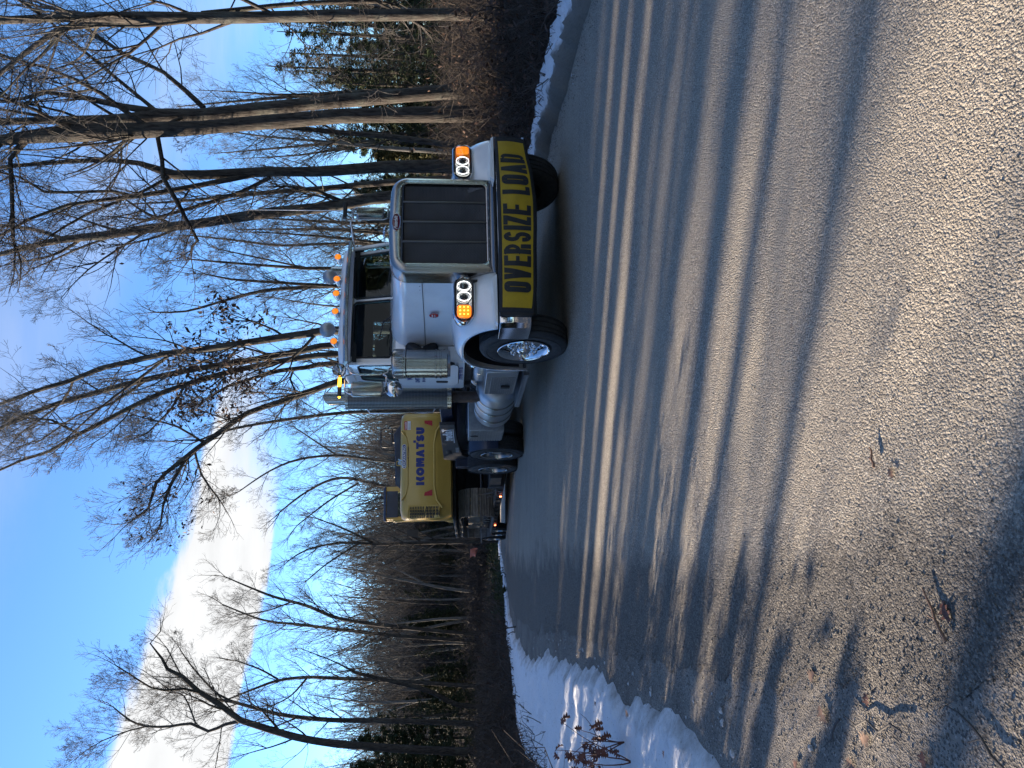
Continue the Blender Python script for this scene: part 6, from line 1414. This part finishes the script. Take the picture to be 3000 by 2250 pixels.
for pl in ([(.55, 1.975), (.69, 1.975), (.69, 2.175), (.62, 2.17)], [(-1.19, 2.18), (-1.19, 1.98), (-1.04, 1.98), (-1.11, 2.17)]):
    q = MB(); q.loft([[(p[0], cwy(p[0]) - .002, p[1]) for p in pl], [(p[0], cwy(p[0]) - .010, p[1]) for p in pl]]); q.build('reflector', M_REFL, CWT)
# side door with louvres on the image-left corner
ld = MB()
dd = MB(); 
def dX(u, v, t): # u runs round the rear corner: 0 at x=-1.42 .. 1 on the flank
    x = -1.40 - .345 * min(u, 1.0); return (x - (.02 if u > 1 else 0), cwy(x) - .016 + t, v)
    a = u; xx = UC - .95 - .40 * math.sin(min(math.pi / 2, a * math.pi / 2)); yy = cwy(UC - .95) + .40 * (1 - math.cos(min(math.pi / 2, a * math.pi / 2)))
    nx = -math.sin(min(math.pi / 2, a * math.pi / 2)); ny = -math.cos(min(math.pi / 2, a * math.pi / 2)); k = .012 - t
    if a > 1: yy += (a - 1) * .6
    return (xx + nx * k, yy + ny * k, v)
outer = dense([(.03, 1.78), (.03, 2.52), (.06, 2.575), (.98, 2.575), (.98, 1.78)], .08)
holes = []; 
for c in range(4):
    for r_ in range(17):
        z = 1.83 + r_ * .0405 + (.03 if r_ > 7 else 0); u0 = .14 + c * .215
        if z < 1.93 + 0 and c > 2: continue
        holes.append([(u0, z), (u0, z + .024), (u0 + .185, z + .024), (u0 + .185, z)])
panel(dd, outer, holes, dX, .016); vd = dd.build('vent_door', M_YEL, EX, 0, fix=True)
q = MB(); q.loft([[dX(.06 + .9 * i / 8, z, .011) for z in (1.80, 2.54)] for i in range(9)], False, False); q.build('radiator_screen', M_BLACK, vd, 60, fix=False)
# rear corner skirt and house behind the counterweight
h = MB(); h.box(UC - 1.34, UC + 1.34, 5.19, 6.9, 1.50, 2.55); h.box(UC - 1.36, UC - .2, 6.9, 8.3, 1.50, 1.75); h.box(UC + .25, UC + 1.33, 6.9, 8.0, 1.5, 2.1); h.build('engine_house', M_YEL, EX, 30, .04)
h = MB(); h.prism([(-1.0, 2.80), (-.85, 2.93), (.10, 2.96), (.42, 2.99), (.68, 2.80)], 'y', 4.15, 5.5) ; h.build('engine_hood', M_NAVY, EX, 30, .02)
h = MB(); h.loft([[(-.34 + p[0], 4.1, 2.86 + p[1]) for p in rrect(.13, .11, .03, 3)], [(-.34 + p[0], 4.3, 2.86 + p[1]) for p in rrect(.13, .11, .03, 3)]]); h.build('camera_hood', M_YEL, EX, 30, .004)
for x in (-.34,): q = MB(); q.box(x - .035, x + .035, 4.085, 4.102, 2.84, 2.90); q.build('lens', M_BLACK, EX)
hr = MB(); y = 4.6
hr.tube([(.62, y, 2.80), (.62, y, 3.30), (.58, y, 3.37), (.22, y, 3.37), (.15, y, 3.33), (.14, y, 3.14), (.2, y, 3.08), (.62, y, 3.08)], .018, 8); hr.tube([(.46, y, 2.9), (.46, y, 3.36)], .014, 6); hr.tube([(.62, y, 3.2), (.76, y + .3, 3.16), (.78, y + .3, 2.6)], .016, 6); hr.build('handrail', M_BLACK, EX, 60)
q = MB(); q.cyl((.32, 4.8, 2.9), (.32, 4.8, 3.08), .05); q.build('exhaust', M_BLACK, EX, 40)
hz = MB(); r3 = random.Random(8)
for k in range(6):
    x = -.50 - .07 * k; hz.tube([(x + .25, 7.4, 2.3), (x + .18, 7.2, 3.0), (x + .10, 7.3, 3.32 - .03 * k), (x + .0, 8.2, 3.25 - .05 * k), (x, 9.2, 2.9)], .022, 6)
hz.build('hydraulic_hoses', M_BLACK, EX, 60)
bo = MB(); secs = []
for (y, z, w, hh) in ((6.6, 2.15, .17, .25), (7.6, 2.45, .19, .38), (9.0, 2.75, .19, .42), (10.3, 2.55, .17, .36), (11.6, 1.9, .15, .28), (12.3, 1.4, .13, .22)): secs.append([(UC + .08 - w, y, z - hh / 2), (UC + .08 + w, y, z - hh / 2), (UC + .08 + w, y, z + hh / 2), (UC + .08 - w, y, z + hh / 2)])
bo.loft(secs); bo.build('boom', M_YEL, EX, 30, .02)
bk_ = MB(); bk_.prism([(11.9, .62), (12.9, .62), (13.1, 1.0), (12.8, 1.45), (12.0, 1.45)], 'x', UC - .4, UC + .55); bk_.build('bucket', M_STEEL, EX, 30, .02)
# cab
CX0, CX1, CY0, CY1, CZ0, CZ1 = -1.74, -.80, 6.0, 7.75, 1.75, 3.40
cabp = MB()
panel(cabp, [(CX0, CZ0), (CX1, CZ0), (CX1, CZ1), (CX0 + .04, CZ1)], [[(CX0 + .12, 2.45), (CX1 - .14, 2.45), (CX1 - .14, 3.10), (CX0 + .12, 3.10)]], lambda u, v, t: (u, CY0 + t, v), .05)
cabp.box(CX0, CX0 + .05, CY0 + .05, CY1, CZ0, 2.3); cabp.box(CX1 - .05, CX1, CY0 + .05, CY1, CZ0, 2.4)
for (x, y) in ((CX0 + .0, CY0 + .05), (CX0, 6.9), (CX0, CY1 - .08), (CX1 - .06, CY0 + .05), (CX1 - .06, CY1 - .08)): cabp.box(x, x + .06, y, y + .08, 2.3, CZ1)
EC = cabp.build('cab', M_YEL, EX, 30, .01)
q = MB(); q.loft([[(x, y, CZ1 - .02) for x, y in ((CX0 - .02, CY0 - .04), (CX1 + .02, CY0 - .04), (CX1 + .02, CY1 + .05), (CX0 - .02, CY1 + .05))], [(x, y, CZ1 + .05) for x, y in ((CX0 + .02, CY0), (CX1 - .02, CY0), (CX1 - .02, CY1), (CX0 + .02, CY1))]]); q.build('roof', M_NAVY, EC, 30, .02)
q = MB(); q.box(CX0 + .10, CX1 - .12, CY0 - .012, CY0 - .002, 3.06, CZ1 - .03); q.build('rear_visor', M_NAVY, EC, 30, .004)
for nm, vs in (('rear_window', [(CX0 + .12, CY0 + .02, 2.45), (CX1 - .14, CY0 + .02, 2.45), (CX1 - .14, CY0 + .02, 3.10), (CX0 + .12, CY0 + .02, 3.10)]), ('side_window', [(CX0 + .02, CY0 + .13, 2.3), (CX0 + .02, CY1, 2.3), (CX0 + .02, CY1, 3.35), (CX0 + .02, CY0 + .13, 3.35)]), ('side_window', [(CX1 - .03, CY0 + .13, 2.4), (CX1 - .03, CY1, 2.4), (CX1 - .03, CY1, 3.35), (CX1 - .03, CY0 + .13, 3.35)])):
    q = MB(); q.add(vs, [(0, 1, 2, 3)]); q.build(nm, M_GLASS, EC, 0)
q = MB(); q.loft([[(-1.27 - w, 6.6, z), (-1.27 + w, 6.6, z), (-1.27 + w, 6.72, z), (-1.27 - w, 6.72, z)] for z, w in ((1.9, .24), (2.6, .24), (2.68, .14), (2.85, .13))]); q.build('seat', M_BLACK, EC, 40, .03)
q = MB(); q.tube([(CX0 - .03, 6.1, 1.75), (CX0 - .06, 6.1, 3.1)], .014, 6); q.tube([(CX0 - .04, 6.9, 2.6), (CX0 - .26, 6.9, 2.75)], .012, 6); q.build('grab_bar', M_BLACK, EC, 60)
q = MB(); q.loft([[(CX0 - .33 + p[0], 6.88, 2.72 + p[1]) for p in rrect(.20, .34, .05, 4)], [(CX0 - .33 + p[0], 6.93, 2.72 + p[1]) for p in rrect(.18, .32, .05, 4)]]); q.build('side_mirror', M_BLACK, EC, 40)
# undercarriage: track loops with every shoe its own plate
def track(cx_):
    tr = empty('track', (cx_, 7.15, .455), (0, 0, 0), EX)
    r_ = .43; half = 1.75; path = []; per = 4 * half + 2 * math.pi * r_; n = 46
    sh = MB(); w = .37; sh.box(-w, w, -.098, .098, .0, .022)
    for y in (-.075, 0, .07): sh.prism([(y - .008, .022), (y + .008, .022), (y + .005, .050), (y - .005, .050)], 'x', -w, w)
    first = sh.build('track_shoe', M_TRACK, tr, 30)
    for i in range(n):
        s_ = per * i / n
        if s_ < 2 * half: y = -half + s_; z = 2 * r_ - .02 * math.sin(math.pi * s_ / (2 * half)) * 1.5; a = 0
        elif s_ < 2 * half + math.pi * r_: th = (s_ - 2 * half) / r_; y = half + r_ * math.sin(th); z = r_ + r_ * math.cos(th); a = -th
        elif s_ < 4 * half + math.pi * r_: y = half - (s_ - 2 * half - math.pi * r_); z = 0; a = math.pi
        else: th = (s_ - 4 * half - math.pi * r_) / r_; y = -half - r_ * math.sin(th); z = r_ - r_ * math.cos(th); a = math.pi - th
        o = first if i == 0 else first.copy()
        if i: COL.objects.link(o); o.parent = tr
        o.location = (0, y, z); o.rotation_euler = (a, 0, 0)
    b_ = MB(); b_.box(-.12, .12, -1.5, 1.5, .22, .62); b_.prism([(-1.6, .30), (1.6, .30), (1.4, .66), (-1.4, .66)], 'x', -.16, .16)
    for k in range(7): b_.cyl((-.20, -1.3 + .43 * k, .13), (.20, -1.3 + .43 * k, .13), .10, n=16)
    b_.cyl((-.10, 1.74, r_), (.10, 1.74, r_), .34, n=24); b_.build('track_frame', M_STEEL, tr, 30, .01)
    s_ = MB(); s_.lathe([(-.05, .36), (.05, .36), (.05, .001)], (0, -1.74, r_), 'x', 22)
    for k in range(20): s_.box(-.04, .04, -.018, .018, .33, .40, Matrix.Translation((0, -1.74, r_)) @ Matrix.Rotation(R(18 * k), 4, 'X'))
    s_.build('sprocket', M_TRACK, tr, 30)
    f_ = MB(); f_.lathe([(-.30, .001), (-.30, .12), (-.26, .19), (-.06, .21), (-.06, .24), (.0, .24), (.14, .22), (.20, .15)], (0, -1.74, r_), 'x', 26); f_.build('final_drive', M_GALV if 0 else simple('dusty_yellow_casting', (0.30, 0.22, 0.10), 0.7, var=.25, dirt=.5), tr, 40)
    lk = MB()
    for i in range(n):
        s_v = per * (i + .5) / n
    return tr
track(-1.17); track(.97)
c_ = MB(); c_.box(-.85, .65, 6.5, 7.8, .75, 1.2); c_.cyl((UC + .3, 7.1, 1.2), (UC + .3, 7.1, 1.50), .62, n=32); c_.box(UC - 1.25, UC + 1.25, 4.6, 8.2, 1.42, 1.50); c_.build('car_body', M_DARK, EX, 30, .02)

# the upper structure is slewed a few degrees off the tracks
piv = Vector((UC, 3.75, 0)); MR = Matrix.Translation(piv) @ Matrix.Rotation(R(-7.5), 4, 'Z') @ Matrix.Translation(-piv)
for o in list(EX.children):
    if not o.name.startswith('track') and not o.name.startswith('car_body'): o.matrix_basis = MR @ o.matrix_basis
# ================================================================== small things on the ground and by the road
def on_ground(px, py, lift=0.0):
    d = ray(px, py); t = 1.46 / -d.z; p = EYE + d * t
    for _ in range(12):
        z = gz(p.x, p.y) + lift; t = (z - 1.46) / d.z; p = EYE + d * t
    return p
def leaf_mesh(seed, L=.075):
    r = random.Random(seed); n = 15; pts = []
    for i in range(n + 1):
        f = i / n; w = .34 * L * math.sin(math.pi * f) ** .6 * (1 + .55 * math.sin(f * 22 + 1)); pts.append((f * L, w))
    V = [(x, y, .10 * y * abs(y) / L * 6 + .14 * L * math.sin(x / L * 3)) for x, y in pts] + [(x, 0, .14 * L * math.sin(x / L * 3) - .004) for x, y in pts] + [(x, -y * r.uniform(.8, 1.1), .10 * y * abs(y) / L * 9 + .14 * L * math.sin(x / L * 3)) for x, y in pts]
    F = []; m = n + 1
    for i in range(n): F += [(i, i + 1, m + i + 1, m + i), (m + i, m + i + 1, 2 * m + i + 1, 2 * m + i)]
    return V, F
M_LEAF = simple('dry_oak_leaf', (0.17, 0.095, 0.058), 0.7, var=0.25, scale=30)
M_LEAF_R = simple('rusty_oak_leaf', (0.11, 0.038, 0.022), 0.7, var=0.25, scale=30)
LV = []
for i in range(3):
    V, F = leaf_mesh(i); mb = MB(); mb.add(V, F); LV.append(mb)
def leaf_obj(name, k, mat, parent, loc, rot, sc):
    o = LV[k].build(name, mat, parent, 60, fix=False); o.location = loc; o.rotation_euler = rot; o.scale = (sc,) * 3; return o
spots_ = [(2335, 2232, 'curled brown oak leaf on the dirt nearest the snow edge'), (2478, 2225, 'pale lobed oak leaf on the dirt shoulder'), (2540, 2070, 'small dry leaf where the asphalt crumbles into dirt'), (2545, 2160, 'folded tan leaf beside a fallen twig on the shoulder'), (1746, 2058, 'brown leaf lying on the snow bank'), (1832, 2084, 'dark curled leaf low on the snow bank'), (1945, 2200, 'leaf half sunk in the snow near the photo edge'), (2604, 1372, 'dark leaf flat on the open asphalt'), (2783, 1822, 'small tan leaf on sunlit asphalt'), (2420, 2120, 'brown scrap of leaf on the gravelly edge'), (2700, 2200, 'light leaf in the coarse gravel of the shoulder'), (2370, 1990, 'leaf fragment on the darker verge of the asphalt'), (1560, 400, 'leaf in the dirty snow beside the front tyre')]
for i, (px_, py_, lab) in enumerate(spots_):
    snow = 'snow' in lab and py_ > 1000 and px_ < 2000
    p = on_ground(px_, py_, .22 if snow else .014); r3 = random.Random(i)
    o = leaf_obj('dead_leaf', i % 3, M_LEAF if i % 2 else M_LEAF_R, None, p, (r3.uniform(-.12, .12), r3.uniform(-.12, .12), r3.uniform(0, 6)), 1); s_ = r3.uniform(.55, .95); o.scale = (s_, s_, s_ * .4); tag(o, lab, 'leaf', 'dead leaves on the ground')
    if 'open asphalt' in lab: o.scale = (.5, .5, .2)
for i, (px_, py_, L, a, lab) in enumerate([(2560, 2125, .34, 1.9, 'crooked dark twig on the dirt shoulder'), (2742, 1798, .16, .6, 'short straw coloured twig on sunlit asphalt'), (2440, 2150, .18, 2.6, 'thin broken twig along the gravelly edge'), (2560, 1340, .07, .3, 'small dark stick on the middle of the road'), (2860, 2150, .22, 1.2, 'pale stick in the coarse gravel at the road edge')]):
    p = on_ground(px_, py_, .016); r3 = random.Random(i + 40); mb = MB(); pts = []; 
    for k in range(6): f = k / 5 - .5; pts.append((f * L, r3.uniform(-.05, .05) * L, .002 + r3.uniform(0, .01)))
    mb.tube(pts, [.004, .0045, .004, .0035, .003, .002], 6); mb.tube([pts[2], (pts[2][0] + .12 * L, .16 * L, .012)], [.003, .0015], 5)
    o = mb.build('fallen_twig', M_LEAF if i % 2 else M_TWIG, None, 60, loc=p, rot=(0, 0, a)); tag(o, lab, 'twig', 'twigs on the ground')
# grit: real pebbles along the crumbling edge and sparse over the near road
g9 = np.random.default_rng(77)
def pebbles(name, X, Y, r, mat, label, lift=0.009):
    n = len(X); Z = ground_z(X, Y) + lift + r * 0.25
    base = np.array([(1, 0, 0), (-1, 0, 0), (0, 1, 0), (0, -1, 0), (0, 0, .8), (0, 0, -.8)]); fc = np.array([(0, 2, 4), (2, 1, 4), (1, 3, 4), (3, 0, 4), (2, 0, 5), (1, 2, 5), (3, 1, 5), (0, 3, 5)])
    a = g9.uniform(0, 6.28, n); ca, sa = np.cos(a)[:, None], np.sin(a)[:, None]; sh = g9.uniform(.6, 1.4, (n, 6, 1)) * base[None] * r[:, None, None] * np.stack([g9.uniform(.7, 1.5, n), np.ones(n), g9.uniform(.5, .9, n)], 1)[:, None, :]
    V = np.stack([sh[..., 0] * ca - sh[..., 1] * sa + X[:, None], sh[..., 0] * sa + sh[..., 1] * ca + Y[:, None], sh[..., 2] + Z[:, None]], -1).reshape(-1, 3)
    F = (fc[None] + (np.arange(n) * 6)[:, None, None]).reshape(-1, 3); o = raw_mesh(name, V, F, mat, None, False); tag(o, label, 'gravel', kind='stuff'); return o
M_PEB = NT('pebbles'); cI = M_PEB.noise(40, 2, 0.9); M_PEB.set(Base_Color=M_PEB.ramp(cI, [(0.3, (0.045, 0.043, 0.042)), (0.5, (0.13, 0.12, 0.105)), (0.72, (0.34, 0.31, 0.27))]), Roughness=0.85); M_PEB = M_PEB.m
n = 5000; Y = 1.3 + 9 * g9.uniform(0, 1, n) ** 1.8; X = XL(Y) + g9.normal(0.05, .24, n); pebbles('gravel', X, Y, g9.uniform(.002, .0055, n) * (1 + .04 * Y), M_PEB, 'loose dark gravel along the crumbling left edge of the asphalt')
n = 6000; Y = 1.2 + 10 * g9.uniform(0, 1, n) ** 2.0; X = XL(Y) + g9.uniform(.2, 6.5, n); pebbles('grit', X, Y, g9.uniform(.0015, .0042, n) * (1 + .05 * Y), M_PEB, 'fine winter grit scattered over the near asphalt')
n = 2500; Y = 3 + 12 * g9.uniform(0, 1, n); X = XR(Y) + g9.normal(-.1, .18, n); pebbles('gravel', X, Y, g9.uniform(.003, .009, n), M_PEB, 'dirt and stones at the foot of the right snow bank')
# dirty ice lumps along both snow edges
r5 = random.Random(12)
M_ICE = simple('dirty_ice', (0.42, 0.42, 0.42), 0.5, var=0.35, scale=20, dirt=0.7, dirtcol=(0.13, 0.115, 0.10), bump=0.6, bscale=50)
mb = MB()
for i in range(90):
    side = -1 if i % 3 else 1; y = r5.uniform(2.6, 12); x = (XL(y) - r5.uniform(.05, .5)) if side < 0 else XR(y) + r5.uniform(-.25, .2); s_ = r5.uniform(.006, .016)
    st_ = len(mb.v); mb.sphere((x, y, gz(x, y) + s_ * .4), s_, (r5.uniform(.8, 1.6), r5.uniform(.8, 1.4), .7), 7, 5)
    for k in range(st_, len(mb.v)): mb.v[k] = tuple(c + r5.uniform(-.25, .25) * s_ for c in mb.v[k])
o = mb.build('ice_crumbs', M_ICE, None, 0, fix=False); tag(o, 'dirty crumbs of ice fallen from the snow banks', 'ice', kind='stuff')
# leafy oak saplings poking out of the snow at the photo's left edge
def sapling(px, py, D, stems, hgt, nl, label, seed):
    r3 = random.Random(seed); b = at(px, py, D); b.z = gz(b.x, b.y) + .10; root = empty('oak_sapling', b); tag(root, label, 'sapling', 'leafy oak saplings in the snow')
    tips = []; mb = MB()
    for k in range(stems):
        d = (r3.uniform(-.5, .5), r3.uniform(-.5, .5), 1); pl = polyline((0, 0, -.05), d, hgt * r3.uniform(.7, 1.15), 8, .16, .05, r3); mb.tube(pl, [.0055 * (1 - .1 * i) for i in range(8)], 6)
        for i in range(2, 8): tips.append(pl[i])
        q = polyline(pl[4], side_dir(Vector(pl[5]) - Vector(pl[4]), .8, r3.uniform(0, 6)), hgt * .4, 5, .2, .02, r3); mb.tube(q, [.003, .003, .0025, .002, .0015], 5); tips += q[1:]
    mb.build('stems', M_LEAF_R, root, 60)
    first = {}
    for j in range(nl):
        t = r3.choice(tips); k = j % 3
        if k in first: o = first[k].copy(); COL.objects.link(o); o.parent = root
        else: o = LV[k].build('leaf', M_LEAF_R, root, 60, fix=False); first[k] = o
        o.location = (t[0] + r3.uniform(-.02, .02), t[1] + r3.uniform(-.02, .02), t[2] + r3.uniform(-.02, .01)); o.rotation_euler = (r3.uniform(-.8, .8), r3.uniform(.4, 1.7), r3.uniform(0, 6.28)); s_ = r3.uniform(.65, 1.15); o.scale = (s_, s_, s_)
    return root
sapling(1790, 2176, 5.4, 4, .50, 26, 'oak sapling with rusty hanging leaves standing free in the snow', 3)
sapling(1790, 2236, 5.2, 3, .55, 20, 'leafy sapling cut by the left edge of the upright photo', 5)
# cut logs lying in the brush behind the right snow bank
M_LOGEND = NT('cut_wood'); wv = M_LOGEND.noise(14, 4, .6); M_LOGEND.set(Base_Color=M_LOGEND.mix(wv, (0.16, 0.10, 0.07), (0.28, 0.19, 0.13)), Roughness=.8); M_LOGEND = M_LOGEND.m
for i, (px_, py_, D, r_, L, az, lab) in enumerate([(1482, 358, 12.5, .11, 1.3, .9, 'cut log with its pinkish end toward the camera by the far headlight'), (1490, 268, 12.5, .10, 1.1, 1.35, 'shorter cut log on a patch of snow in the brush'), (1478, 205, 14, .16, 1.8, 1.9, 'thick dark log lying deepest in the brush')]):
    p = at(px_, py_, D); p.z = max(p.z, gz(p.x, p.y) + r_ * .8); rt = empty('cut_log', p, (0, 0, az)); tag(rt, lab, 'log', 'cut logs in the brush')
    q = MB(); q.lathe([(-.0, r_ * .97), (.02, r_), (L * .5, r_ * .96), (L, r_ * .9)], (0, 0, 0), 'y', 18); q.build('bark', M_BARK_D, rt, 60)
    for y in (-.001, L + .001): q = MB(); q.lathe([(y, r_ * .96), (y, .001)], (0, 0, 0), 'y', 18); q.build('cut_end', M_LOGEND, rt, 60)
